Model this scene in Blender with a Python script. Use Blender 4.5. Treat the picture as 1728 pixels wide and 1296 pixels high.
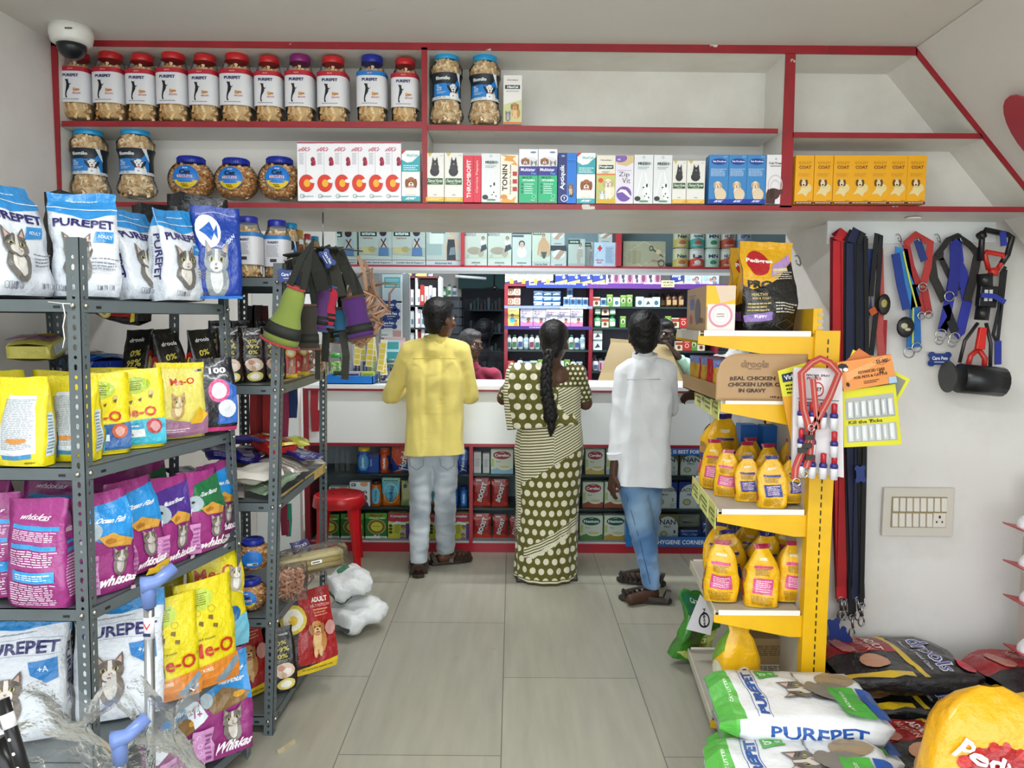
import bpy,bmesh,math,random
from math import sin,cos,pi,radians as R
from mathutils import Vector as V,Matrix,Euler,noise
for o in list(bpy.data.objects): bpy.data.objects.remove(o)
noise.seed_set(7)
SC = bpy.context.scene
COL = SC.collection
# ------------------------------------------------------------ camera
F = 1250.0
cam = bpy.data.cameras.new('camera'); cam.sensor_width = 36; cam.lens = 36*F/1728; cam.clip_start = .05
CAM = bpy.data.objects.new('camera',cam); COL.objects.link(CAM); SC.camera = CAM
CAM.location = (0,0,1.6)
CR = Euler((R(90-4.95),0,0)).to_matrix() @ Matrix.Rotation(R(.42),3,'Z')
CAM.rotation_euler = CR.to_euler()
# ------------------------------------------------------------ world, light, exposure
wd = bpy.data.worlds.new('daylight'); SC.world = wd; wd.use_nodes = True
wb = wd.node_tree.nodes['Background']; wb.inputs[0].default_value = (.90,.96,1,1); wb.inputs[1].default_value = 3.3
SC.view_settings.view_transform = 'Standard'; SC.view_settings.look = 'None'
SC.view_settings.gamma = 1; SC.view_settings.exposure = 0.12; SC.view_settings.use_curve_mapping = False
def area_lamp(name,loc,sx,sy,power,col=(1,1,1),rot=(0,0,0)):
    l = bpy.data.lights.new(name,'AREA'); l.shape = 'RECTANGLE'; l.size = sx; l.size_y = sy; l.energy = power; l.color = col
    o = bpy.data.objects.new(name,l); COL.objects.link(o); o.location = loc; o.rotation_euler = rot
    return o
# ------------------------------------------------------------ picture -> place
def ray(px,py):
    return CR @ V(((px-864)/F,-(py-648)/F,-1))
def W(px,py,Y):
    d = ray(px,py); t = Y/d.y
    return V((d.x*t,Y,1.6+d.z*t))
def WZ(px,py,z):
    d = ray(px,py); t = (z-1.6)/d.z
    return V((d.x*t,d.y*t,z))
def WX(px,py,x):
    d = ray(px,py); t = x/d.x
    return V((x,d.y*t,1.6+d.z*t))
def H(s):
    s = s.lstrip('#')
    if len(s) == 3: s = ''.join(c*2 for c in s)
    f = lambda v: v/12.92 if v <= .04045 else ((v+.055)/1.055)**2.4
    return tuple(f(int(s[i:i+2],16)/255) for i in (0,2,4))+(1.0,)
def mixc(a,b,t):
    return tuple(a[i]*(1-t)+b[i]*t for i in range(3))+(1.0,)
# ------------------------------------------------------------ materials
def newmat(name):
    m = bpy.data.materials.new(name); m.use_nodes = True
    nt = m.node_tree; b = nt.nodes['Principled BSDF']
    return m,nt,b
def N(nt,t,**k):
    n = nt.nodes.new(t)
    for a,b in k.items():
        if a.startswith('i_'): n.inputs[a[2:].replace('_',' ')].default_value = b
        else: setattr(n,a,b)
    return n
def bump(nt,b,scale,strength,dist=.01,detail=3,coord='Object'):
    tc = N(nt,'ShaderNodeTexCoord'); nz = N(nt,'ShaderNodeTexNoise'); nz.inputs['Scale'].default_value = scale; nz.inputs['Detail'].default_value = detail
    bp = N(nt,'ShaderNodeBump'); bp.inputs['Strength'].default_value = strength; bp.inputs['Distance'].default_value = dist
    nt.links.new(tc.outputs[coord],nz.inputs['Vector']); nt.links.new(nz.outputs['Fac'],bp.inputs['Height']); nt.links.new(bp.outputs[0],b.inputs['Normal'])
    return nz,tc
def colmat(name,rough=.5,metal=0,bs=None,spec=.5,coat=0,var=.06,sheen=0,vs=9):
    """colour comes from the mesh's printed colour layer, slightly mottled by noise"""
    m,nt,b = newmat(name)
    at = N(nt,'ShaderNodeAttribute'); at.attribute_name = 'Col'
    nz = N(nt,'ShaderNodeTexNoise'); nz.inputs['Scale'].default_value = vs; nz.inputs['Detail'].default_value = 4
    tc = N(nt,'ShaderNodeTexCoord'); nt.links.new(tc.outputs['Object'],nz.inputs['Vector'])
    mr = N(nt,'ShaderNodeMapRange'); mr.inputs[1].default_value = .3; mr.inputs[2].default_value = .7; mr.inputs[3].default_value = 1-var; mr.inputs[4].default_value = 1+var*.5
    mx = N(nt,'ShaderNodeMix',data_type='RGBA',blend_type='MULTIPLY'); mx.inputs[0].default_value = 1
    nt.links.new(nz.outputs['Fac'],mr.inputs[0]); nt.links.new(at.outputs['Color'],mx.inputs[6]); nt.links.new(mr.outputs[0],mx.inputs[7])
    nt.links.new(mx.outputs[2],b.inputs['Base Color'])
    b.inputs['Roughness'].default_value = rough; b.inputs['Metallic'].default_value = metal
    b.inputs['Specular IOR Level'].default_value = spec; b.inputs['Coat Weight'].default_value = coat; b.inputs['Coat Roughness'].default_value = .1
    if sheen: b.inputs['Sheen Weight'].default_value = sheen
    if bs: bump(nt,b,*bs)
    return m
M = {}
M['card'] = colmat('printed_card',.45,bs=(60,.05,.002),var=.03)
M['matte'] = colmat('matte_surface',.8,var=.05)
M['film'] = colmat('glossy_film',.3,bs=(26,.9,.012,5),spec=.55,coat=.25,var=.03)
M['filmsoft'] = colmat('woven_sack_film',.4,bs=(14,.6,.015,4),spec=.5,var=.04)
M['plastic'] = colmat('moulded_plastic',.3,var=.03)
M['metal'] = colmat('painted_steel',.42,bs=(40,.08,.002),spec=.5,var=.1)
M['chrome'] = colmat('bare_metal',.25,metal=1,var=.05)
M['cloth'] = colmat('woven_cloth',.85,bs=(18,.35,.01,6),sheen=.2,var=.06)
M['webbing'] = colmat('nylon_webbing',.7,bs=(220,.5,.002,1),var=.1)
M['skin'] = colmat('skin',.5,bs=(60,.1,.002),var=.08,spec=.35)
M['hair'] = colmat('black_hair',.45,bs=(150,.8,.004,3),var=.3,spec=.35,vs=90)
M['food'] = colmat('biscuit',.75,bs=(160,.4,.002),var=.25,vs=60)
M['leather'] = colmat('leather',.45,bs=(90,.25,.002),var=.12)
# peeling paint: red over white
def chipped(name,c1,c2,scale,thr,rough=.45):
    m,nt,b = newmat(name); tc = N(nt,'ShaderNodeTexCoord'); nz = N(nt,'ShaderNodeTexNoise'); nz.inputs['Scale'].default_value = scale; nz.inputs['Detail'].default_value = 6
    cr = N(nt,'ShaderNodeValToRGB'); cr.color_ramp.elements[0].position = thr; cr.color_ramp.elements[0].color = c1; cr.color_ramp.elements[1].position = thr+.012; cr.color_ramp.elements[1].color = c2
    n2 = N(nt,'ShaderNodeTexNoise'); n2.inputs['Scale'].default_value = 14; n2.inputs['Detail'].default_value = 3
    mx = N(nt,'ShaderNodeMix',data_type='RGBA',blend_type='MULTIPLY'); mx.inputs[0].default_value = .5
    nt.links.new(tc.outputs['Object'],nz.inputs['Vector']); nt.links.new(tc.outputs['Object'],n2.inputs['Vector']); nt.links.new(nz.outputs['Fac'],cr.inputs[0])
    nt.links.new(cr.outputs[0],mx.inputs[6]); nt.links.new(n2.outputs['Fac'],mx.inputs[7]); nt.links.new(mx.outputs[2],b.inputs['Base Color'])
    b.inputs['Roughness'].default_value = rough
    return m
M['redpaint'] = chipped('chipped_red_paint',H('a81e2a'),H('e8dcd4'),9,.655)
def wallmat(name,col,dirt,sc=1.6,amt=.5,rough=.65):
    m,nt,b = newmat(name); tc = N(nt,'ShaderNodeTexCoord')
    nz = N(nt,'ShaderNodeTexNoise'); nz.inputs['Scale'].default_value = sc; nz.inputs['Detail'].default_value = 8; nz.inputs['Roughness'].default_value = .6
    cr = N(nt,'ShaderNodeValToRGB'); cr.color_ramp.elements[0].position = .42; cr.color_ramp.elements[1].position = .72
    cr.color_ramp.elements[0].color = col; cr.color_ramp.elements[1].color = mixc(col,dirt,amt)
    n2 = N(nt,'ShaderNodeTexNoise'); n2.inputs['Scale'].default_value = sc*7; n2.inputs['Detail'].default_value = 5; n2.inputs['Distortion'].default_value = .6
    c2 = N(nt,'ShaderNodeValToRGB'); c2.color_ramp.elements[0].position = .71; c2.color_ramp.elements[0].color = (0,0,0,1); c2.color_ramp.elements[1].position = .78; c2.color_ramp.elements[1].color = (1,1,1,1)
    mx = N(nt,'ShaderNodeMix',data_type='RGBA'); mx.inputs[7].default_value = mixc(dirt,H('666'),.3)
    m2 = N(nt,'ShaderNodeMath',operation='MULTIPLY'); m2.inputs[1].default_value = amt
    for n in (nz,n2): nt.links.new(tc.outputs['Object'],n.inputs['Vector'])
    nt.links.new(nz.outputs['Fac'],cr.inputs[0]); nt.links.new(n2.outputs['Fac'],c2.inputs[0]); nt.links.new(c2.outputs[0],m2.inputs[0])
    nt.links.new(m2.outputs[0],mx.inputs[0]); nt.links.new(cr.outputs[0],mx.inputs[6]); nt.links.new(mx.outputs[2],b.inputs['Base Color'])
    bp = N(nt,'ShaderNodeBump'); bp.inputs['Strength'].default_value = .12; bp.inputs['Distance'].default_value = .01
    nt.links.new(nz.outputs['Fac'],bp.inputs['Height']); nt.links.new(bp.outputs[0],b.inputs['Normal'])
    b.inputs['Roughness'].default_value = rough
    return m
M['wall'] = wallmat('white_emulsion_wall',H('e6e3df'),H('bdb8ae'))
M['ceil'] = wallmat('ceiling_paint',H('dcd9d4'),H('c2beb6'),1,.3)
M['shelfpaint'] = wallmat('shelf_enamel',H('e4e1da'),H('b8b2a4'),2.3,.5,.4)
M['laminate'] = wallmat('white_laminate',H('eef2f2'),H('d8dede'),1,.2,.22)
def floormat():
    m,nt,b = newmat('vinyl_plank_floor'); tc = N(nt,'ShaderNodeTexCoord')
    mp = N(nt,'ShaderNodeMapping'); mp.inputs['Rotation'].default_value = (0,0,R(90)); mp.inputs['Location'].default_value = (.2,.03,0)
    br = N(nt,'ShaderNodeTexBrick'); br.offset = .5; br.inputs['Scale'].default_value = 1; br.inputs['Brick Width'].default_value = 1.2; br.inputs['Row Height'].default_value = .6
    br.inputs['Mortar Size'].default_value = .0025; br.inputs['Color1'].default_value = H('a8a595'); br.inputs['Color2'].default_value = H('a3a091'); br.inputs['Mortar'].default_value = H('6b695d'); br.inputs['Mortar Smooth'].default_value = .3
    wv = N(nt,'ShaderNodeTexNoise'); wv.inputs['Scale'].default_value = 3; wv.inputs['Detail'].default_value = 8
    mp2 = N(nt,'ShaderNodeMapping'); mp2.inputs['Scale'].default_value = (7,.8,1)
    mr = N(nt,'ShaderNodeMapRange'); mr.inputs[1].default_value = .3; mr.inputs[2].default_value = .7; mr.inputs[3].default_value = .9; mr.inputs[4].default_value = 1.06
    mx = N(nt,'ShaderNodeMix',data_type='RGBA',blend_type='MULTIPLY'); mx.inputs[0].default_value = 1
    n3 = N(nt,'ShaderNodeTexNoise'); n3.inputs['Scale'].default_value = 9; n3.inputs['Detail'].default_value = 5
    c3 = N(nt,'ShaderNodeValToRGB'); c3.color_ramp.elements[0].position = .7; c3.color_ramp.elements[0].color = (0,0,0,1); c3.color_ramp.elements[1].position = .8
    m3 = N(nt,'ShaderNodeMix',data_type='RGBA'); m3.inputs[7].default_value = H('6f6c5e')
    q = N(nt,'ShaderNodeMath',operation='MULTIPLY'); q.inputs[1].default_value = .35
    L = nt.links.new
    L(tc.outputs['Object'],mp.inputs[0]); L(mp.outputs[0],br.inputs['Vector']); L(tc.outputs['Object'],mp2.inputs[0]); L(mp2.outputs[0],wv.inputs['Vector']); L(wv.outputs['Fac'],mr.inputs[0])
    L(br.outputs['Color'],mx.inputs[6]); L(mr.outputs[0],mx.inputs[7]); L(tc.outputs['Object'],n3.inputs['Vector']); L(n3.outputs['Fac'],c3.inputs[0]); L(c3.outputs[0],q.inputs[0]); L(q.outputs[0],m3.inputs[0])
    L(mx.outputs[2],m3.inputs[6]); L(m3.outputs[2],b.inputs['Base Color'])
    b.inputs['Roughness'].default_value = .34
    return m
M['floor'] = floormat()
def clear(name,tint,gloss=.12,rough=.05,bs=None,alpha=0.0):
    """thin clear plastic / glass: mostly see-through with a glossy skin"""
    m,nt,b = newmat(name); nt.nodes.remove(b)
    out = nt.nodes['Material Output']; tr = N(nt,'ShaderNodeBsdfTransparent'); tr.inputs[0].default_value = tint
    gl = N(nt,'ShaderNodeBsdfGlossy'); gl.inputs['Roughness'].default_value = rough; gl.inputs[0].default_value = (1,1,1,1)
    fr = N(nt,'ShaderNodeLayerWeight'); fr.inputs['Blend'].default_value = gloss
    mx = N(nt,'ShaderNodeMixShader'); nt.links.new(fr.outputs['Fresnel'],mx.inputs[0]); nt.links.new(tr.outputs[0],mx.inputs[1]); nt.links.new(gl.outputs[0],mx.inputs[2])
    last = mx
    if alpha:
        df = N(nt,'ShaderNodeBsdfDiffuse'); df.inputs[0].default_value = (.85,.87,.88,1); m2 = N(nt,'ShaderNodeMixShader'); m2.inputs[0].default_value = alpha
        nt.links.new(mx.outputs[0],m2.inputs[1]); nt.links.new(df.outputs[0],m2.inputs[2]); last = m2
    nt.links.new(last.outputs[0],out.inputs[0])
    if bs:
        tc = N(nt,'ShaderNodeTexCoord'); nz = N(nt,'ShaderNodeTexNoise'); nz.inputs['Scale'].default_value = bs[0]; nz.inputs['Detail'].default_value = 5
        bp = N(nt,'ShaderNodeBump'); bp.inputs['Strength'].default_value = bs[1]; bp.inputs['Distance'].default_value = .02
        nt.links.new(tc.outputs['Object'],nz.inputs['Vector']); nt.links.new(nz.outputs['Fac'],bp.inputs['Height'])
        nt.links.new(bp.outputs[0],gl.inputs['Normal']); nt.links.new(bp.outputs[0],fr.inputs['Normal'])
    return m
M['glass'] = clear('clear_glass',(.93,.97,.97,1),.06,.03)
M['pet'] = clear('clear_jar_plastic',(.98,.98,.98,1),.12,.12,(14,.3))
M['poly'] = clear('crumpled_clear_polythene',(.985,.99,.99,1),.22,.1,(17,1.0),.035)
M['wrap'] = clear('clear_wrap',(.97,.97,.97,1),.3,.14,(40,.8))
def emis(name,col,s):
    m,nt,b = newmat(name); b.inputs['Emission Color'].default_value = col; b.inputs['Emission Strength'].default_value = s; b.inputs['Base Color'].default_value = col
    return m
M['tube'] = emis('lit_fill_lamp',(1,1,1,1),12)
def uvpat(name,kind,c1,c2,sx,sy,r=.3,objc=False):
    """printed dots or stripes laid along the cloth's own UV"""
    m,nt,b = newmat(name); L = nt.links.new
    uv = N(nt,'ShaderNodeUVMap'); mp = N(nt,'ShaderNodeMapping'); mp.inputs['Scale'].default_value = (sx,sy,1); L(uv.outputs[0],mp.inputs[0])
    sp = N(nt,'ShaderNodeSeparateXYZ')
    if objc:
        tc = N(nt,'ShaderNodeTexCoord'); rt = N(nt,'ShaderNodeMapping'); rt.inputs['Rotation'].default_value = (R(-90),0,0); L(tc.outputs['Object'],rt.inputs[0]); L(rt.outputs[0],mp.inputs[0])
    L(mp.outputs[0],sp.inputs[0])
    mx = N(nt,'ShaderNodeMix',data_type='RGBA'); mx.inputs[6].default_value = c1; mx.inputs[7].default_value = c2
    def ma(op,a,bb=None):
        n = N(nt,'ShaderNodeMath',operation=op)
        for i,x in enumerate((a,bb)):
            if x is None: continue
            if isinstance(x,(int,float)): n.inputs[i].default_value = x
            else: L(x,n.inputs[i])
        return n.outputs[0]
    if kind == 'dots':
        row = ma('FLOOR',sp.outputs['Y']); off = ma('MULTIPLY',ma('MODULO',row,2),.5)
        fx = ma('SUBTRACT',ma('FRACT',ma('ADD',sp.outputs['X'],off)),.5); fy = ma('SUBTRACT',ma('FRACT',sp.outputs['Y']),.5)
        d = ma('SQRT',ma('ADD',ma('MULTIPLY',fx,fx),ma('MULTIPLY',fy,fy))); fac = ma('LESS_THAN',d,r)
    else:
        fac = ma('LESS_THAN',ma('FRACT',sp.outputs['Y']),r)
    L(fac,mx.inputs[0]); L(mx.outputs[2],b.inputs['Base Color']); b.inputs['Roughness'].default_value = .75; b.inputs['Sheen Weight'].default_value = .15
    return m
# ------------------------------------------------------------ mesh builder
class MB:
    def __init__(s,col='fff'):
        s.bm = bmesh.new(); s.cl = s.bm.faces.layers.float_color.new('Col'); s.c = H(col) if isinstance(col,str) else col
    def col(s,c): s.c = H(c) if isinstance(c,str) else c; return s
    def f(s,pts,smooth=False):
        vs = [s.bm.verts.new(p) for p in pts]
        try: fc = s.bm.faces.new(vs)
        except ValueError: return
        fc[s.cl] = s.c; fc.smooth = smooth
        return fc
    def grid(s,rows,closed=False,smooth=True,cap=False):
        vr = [[s.bm.verts.new(p) for p in r] for r in rows]
        n = len(rows[0])
        for i in range(len(vr)-1):
            for j in range(n if closed else n-1):
                k = (j+1) % n
                try: fc = s.bm.faces.new((vr[i][j],vr[i][k],vr[i+1][k],vr[i+1][j]))
                except ValueError: continue
                fc[s.cl] = s.c; fc.smooth = smooth
        if cap and closed:
            for r_ in (list(reversed(vr[0])),vr[-1]):
                fc = s.bm.faces.new(r_); fc[s.cl] = s.c
        return s
    def box(s,lo,hi,mtx=None):
        x0,y0,z0 = lo; x1,y1,z1 = hi
        p = [V(q) for q in ((x0,y0,z0),(x1,y0,z0),(x1,y1,z0),(x0,y1,z0),(x0,y0,z1),(x1,y0,z1),(x1,y1,z1),(x0,y1,z1))]
        if mtx: p = [mtx @ q for q in p]
        v = [s.bm.verts.new(q) for q in p]
        for q in ((0,3,2,1),(4,5,6,7),(0,1,5,4),(1,2,6,5),(2,3,7,6),(3,0,4,7)):
            fc = s.bm.faces.new([v[i] for i in q]); fc[s.cl] = s.c
        return s
    def hexa(s,a,b):      # two quads (lists of 4 points) joined
        v = [s.bm.verts.new(q) for q in list(a)+list(b)]
        for q in ((3,2,1,0),(4,5,6,7),(0,1,5,4),(1,2,6,5),(2,3,7,6),(3,0,4,7)):
            fc = s.bm.faces.new([v[i] for i in q]); fc[s.cl] = s.c
        return s
    def prism(s,pts,dv):  # polygon extruded by a vector
        n = len(pts); a = [s.bm.verts.new(p) for p in pts]; b = [s.bm.verts.new(V(p)+V(dv)) for p in pts]
        for q in [list(a),list(reversed(b))]+[[a[(i+1) % n],a[i],b[i],b[(i+1) % n]] for i in range(n)]:
            fc = s.bm.faces.new(q); fc[s.cl] = s.c
        return s
    def rev(s,prof,seg=20,c=(0,0,0),sq=None,mtx=None,smooth=True):   # prof [(r,z)], sq = superellipse power
        rows = []
        for r,z in prof:
            row = []
            for i in range(seg):
                a = 2*pi*i/seg; k = 1
                if sq: k = (abs(cos(a))**sq+abs(sin(a))**sq)**(-1/sq)
                p = V((c[0]+r*k*cos(a),c[1]+r*k*sin(a),c[2]+z))
                row.append(mtx @ p if mtx else p)
            rows.append(row)
        return s.grid(rows,True,smooth,True)
    def tube(s,pts,r,seg=8,flat=None,cap=True,up=None):  # swept tube; r number or list; flat=(a,b) for straps
        pts = [V(p) for p in pts]; n = len(pts); rows = []; prev = None
        for i,p in enumerate(pts):
            t = (pts[min(i+1,n-1)]-pts[max(i-1,0)])
            if t.length < 1e-9: t = V((0,0,1))
            t.normalize()
            if prev is None:
                u = V(up) if up else (V((0,0,1)) if abs(t.z) < .9 else V((0,1,0)))
            else: u = prev
            u = (u-t*u.dot(t))
            if u.length < 1e-6: u = t.orthogonal()
            u.normalize(); w = t.cross(u); prev = u
            rr = r[i] if isinstance(r,(list,tuple)) else r
            if flat:
                a,b = flat[0]*rr,flat[1]*rr
                rows.append([p+u*x+w*y for x,y in ((-a,-b),(a,-b),(a,b),(-a,b))])
            else: rows.append([p+(u*cos(2*pi*k/seg)+w*sin(2*pi*k/seg))*rr for k in range(seg)])
        return s.grid(rows,True,not flat,cap)
    def ball(s,c,r,seg=12,sc=(1,1,1),rings=None):
        rings = rings or max(4,seg//2); c = V(c); rows = []
        for i in range(rings+1):
            t = pi*(i+.02)/(rings+.04);
            rows.append([c+V((r*sc[0]*sin(t)*cos(2*pi*k/seg),r*sc[1]*sin(t)*sin(2*pi*k/seg),-r*sc[2]*cos(t))) for k in range(seg)])
        return s.grid(rows,True,True,True)
    def mesh(s,name,mat,bev=0):
        bmesh.ops.recalc_face_normals(s.bm,faces=s.bm.faces) if bev != -1 else None
        me = bpy.data.meshes.new(name); s.bm.to_mesh(me); s.bm.free()
        for m in (mat if isinstance(mat,(list,tuple)) else [mat]): me.materials.append(M[m] if isinstance(m,str) else m)
        return me
    def build(s,name,mat='matte',parent=None,bev=0,**kw):
        o = bpy.data.objects.new(name,s.mesh(name,mat)); COL.objects.link(o)
        if parent: o.parent = parent
        if bev:
            b = o.modifiers.new('bevel','BEVEL'); b.width = bev; b.segments = 2; b.limit_method = 'ANGLE'
        return tag(o,**kw)
def tag(o,label=None,cat=None,group=None,kind=None):
    if label: o['label'] = label
    if cat: o['category'] = cat
    if group: o['group'] = group
    if kind: o['kind'] = kind
    return o
def E(name,loc=(0,0,0),rz=0,label=None,cat=None,group=None):
    o = bpy.data.objects.new(name,None); COL.objects.link(o); o.location = loc; o.rotation_euler = (0,0,rz); o.empty_display_size = .05
    return tag(o,label,cat,group)
def obj(name,me,parent=None,loc=(0,0,0),rot=(0,0,0),**kw):
    o = bpy.data.objects.new(name,me); COL.objects.link(o); o.parent = parent; o.location = loc; o.rotation_euler = rot
    return tag(o,**kw)
MOV = []
def kids(o): return [c for c in COL.objects if c.parent == o]
def copy_tree(o,parent=None,fam=None):
    fam = fam if fam is not None else kids(o)
    c = o.copy(); COL.objects.link(c); c.parent = parent
    for ch in fam:
        copy_tree(ch,c,[])
    return c
class Proto:
    """builds a thing once, then gives it out again and again; w,h are its real size"""
    def __init__(s,fn,w,h,d=.1): s.fn = fn; s.root = None; s.w = w; s.h = h; s.d = d; s.fam = []; s.first = True
    def get(s):
        if s.root is None:
            s.root = s.fn(); s.fam = kids(s.root); return s.root
        return copy_tree(s.root,None,s.fam)
def put(pr,x0,x1,yt,yb,Y,label,cat,group=None,rz=0,rx=0,ry=0,z=None,sd=None,name=None,nw=None):
    """stand a copy of a prototype where the picture box x0..x1, yt..yb lies at distance Y"""
    o = pr.get()
    a = W((x0+x1)/2,yb,Y); b = W((x0+x1)/2,yt,Y)
    if z is not None: a.z = z
    sw = abs(W(x1,yb,Y).x-W(x0,yb,Y).x)/pr.w*(nw or 1); sh = (b.z-a.z)/pr.h
    o.location = a; o.rotation_euler = (rx,ry,rz); o.scale = (sw,sd if sd else (sw+sh)/2,sh)
    if name: o.name = name
    for k in ('group',):
        if k in o: del o[k]
    return tag(o,label,cat,group)
ORD = ['leftmost','second from left','third from left','fourth from left','fifth from left','sixth from left','seventh from left','eighth from left','ninth from left','tenth from left','eleventh from left','twelfth from left','thirteenth from left','fourteenth from left','fifteenth from left','sixteenth from left']
# ------------------------------------------------------------ printed artwork
TXT = {}
def text_mesh(s,bold=0,res=2):
    k = (s,bold,res)
    if k not in TXT:
        c = bpy.data.curves.new('lettering','FONT'); c.body = s; c.size = 1; c.offset = bold; c.resolution_u = res
        o = bpy.data.objects.new('lettering',c); COL.objects.link(o)
        dg = bpy.context.evaluated_depsgraph_get(); me = bpy.data.meshes.new_from_object(o.evaluated_get(dg))
        vs = [v.co.to_2d() for v in me.vertices]; fs = [tuple(p.vertices) for p in me.polygons]
        bpy.data.objects.remove(o); bpy.data.curves.remove(c); bpy.data.meshes.remove(me)
        if vs:
            x0 = min(v.x for v in vs); x1 = max(v.x for v in vs); y0 = min(v.y for v in vs); y1 = max(v.y for v in vs)
        else: x0,x1,y0,y1 = 0,1,0,1
        TXT[k] = ([((v.x-x0)/max(1e-6,x1-x0)-.5,(v.y-y0)/max(1e-6,y1-y0)-.5) for v in vs],fs)
    return TXT[k]
class Art:
    """flat shapes in 0..1 coordinates of one face of a package"""
    def __init__(s): s.it = []
    def _a(s,face,vs,fs,col): s.it.append((face,vs,fs,H(col) if isinstance(col,str) else col)); return s
    def poly(s,face,pts,col): return s._a(face,pts,[tuple(range(len(pts)))],col)
    def rect(s,face,x0,y0,x1,y1,col): return s.poly(face,[(x0,y0),(x1,y0),(x1,y1),(x0,y1)],col)
    def ell(s,face,cx,cy,rx,ry,col,n=14,a0=0,rot=0):
        p = []
        for i in range(n):
            a = 2*pi*i/n; x,y = rx*cos(a),ry*sin(a)
            p.append((cx+x*cos(rot)-y*sin(rot),cy+x*sin(rot)+y*cos(rot)))
        return s.poly(face,p,col)
    def ring(s,face,cx,cy,rx,ry,t,col,n=16):
        vs = []; fs = []
        for i in range(n):
            a = 2*pi*i/n; vs += [(cx+rx*cos(a),cy+ry*sin(a)),(cx+rx*(1-t)*cos(a),cy+ry*(1-t)*sin(a))]
        for i in range(n): j = (i+1) % n; fs.append((2*i,2*j,2*j+1,2*i+1))
        return s._a(face,vs,fs,col)
    def text(s,face,t,cx,cy,w,h,col,rot=0,bold=.02,skew=0,res=2,asp=1):
        """w,h in face units of the box; rot in degrees (asp = face height/width keeps turned text square)"""
        vs,fs = text_mesh(t,bold,res); a = R(rot); out = []
        for x,y in vs:
            X,Y = (x+skew*y)*w,y*h*asp
            X,Y = X*cos(a)-Y*sin(a),X*sin(a)+Y*cos(a)
            out.append((cx+X,cy+Y/asp))
        return s._a(face,out,fs,col)
    def lines(s,face,x0,x1,y0,y1,n,col,seed=1,t=.45):
        """rows of fine print"""
        rd = random.Random(seed); vs = []; fs = []
        for i in range(n):
            y = y1-(i+.5)*(y1-y0)/n; hh = (y1-y0)/n*t/2; x = x0; e = x1-(x1-x0)*rd.random()*.25
            while x < e:
                w = (x1-x0)*rd.uniform(.06,.2); xe = min(e,x+w); k = len(vs)
                vs += [(x,y-hh),(xe,y-hh),(xe,y+hh),(x,y+hh)]; fs.append((k,k+1,k+2,k+3)); x = xe+(x1-x0)*.025
        return s._a(face,vs,fs,col)
    def cat(s,f,x,y,r,c='8a8078',c2='e8e2da',asp=1,body=True):
        ry = r/asp
        if body: s.ell(f,x,y-1.3*ry,r*.95,ry*1.3,c); s.ell(f,x,y-1.2*ry,r*.5,ry*1.0,c2)
        s.poly(f,[(x-r*.95,y+ry*1.35),(x-r*.95,y),(x-r*.2,y+ry*.6)],c); s.poly(f,[(x+r*.95,y+ry*1.35),(x+r*.2,y+ry*.6),(x+r*.95,y)],c)
        s.poly(f,[(x-r*.82,y+ry*1.1),(x-r*.8,y+ry*.4),(x-r*.35,y+ry*.6)],'caa79c'); s.poly(f,[(x+r*.82,y+ry*1.1),(x+r*.35,y+ry*.6),(x+r*.8,y+ry*.4)],'caa79c')
        s.ell(f,x,y,r,ry*.85,c); s.ell(f,x,y-ry*.35,r*.5,ry*.42,c2); s.poly(f,[(x-r*.12,y+ry*.8),(x-r*.16,y-.1*ry),(x+r*.16,y-.1*ry),(x+r*.12,y+ry*.8)],c2)
        for q in (-1,1):
            s.ell(f,x+q*r*.42,y+ry*.08,r*.2,ry*.17,'c8c080',8); s.ell(f,x+q*r*.42,y+ry*.08,r*.1,ry*.16,'111111',8)
            for k in (.5,.68): s.poly(f,[(x+q*r*.35,y+ry*k),(x+q*r*.8,y+ry*(k-.15)),(x+q*r*.78,y+ry*(k-.24)),(x+q*r*.35,y+ry*(k-.06))],mixc(H(c),H('222'),.6))
        s.poly(f,[(x-r*.12,y-ry*.2),(x+r*.12,y-ry*.2),(x,y-ry*.36)],'b8706a')
        return s.ell(f,x,y-ry*.52,r*.16,ry*.05,'5a4038',6)
    def dog(s,f,x,y,r,c='d8a860',c2='f0ddb8',asp=1,body=True,ear=None,tongue=True):
        ry = r/asp; ear = ear or mixc(H(c),H('5a3410'),.45)
        if body:
            s.ell(f,x+r*.35,y-1.7*ry,r*1.15,ry*1.6,c); s.ell(f,x,y-1.5*ry,r*.65,ry*1.2,c2)
            s.ell(f,x-r*.3,y-2.9*ry,r*.28,ry*.75,c2); s.ell(f,x+r*.45,y-2.9*ry,r*.28,ry*.75,c2)
        s.ell(f,x,y,r*.85,ry,c); s.ell(f,x-r*.82,y-ry*.1,r*.3,ry*.8,ear,rot=.15); s.ell(f,x+r*.82,y-ry*.1,r*.3,ry*.8,ear,rot=-.15)
        s.ell(f,x,y-ry*.35,r*.48,ry*.45,c2); s.ell(f,x,y-ry*.18,r*.2,ry*.14,'1c1410',8)
        for q in (-1,1): s.ell(f,x+q*r*.34,y+ry*.22,r*.11,ry*.11,'1c1410',8)
        s.ell(f,x,y-ry*.58,r*.3,ry*.12,'3a1a14',8)
        if tongue: s.ell(f,x,y-ry*.7,r*.15,ry*.2,'e08080',8)
        return s
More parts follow.
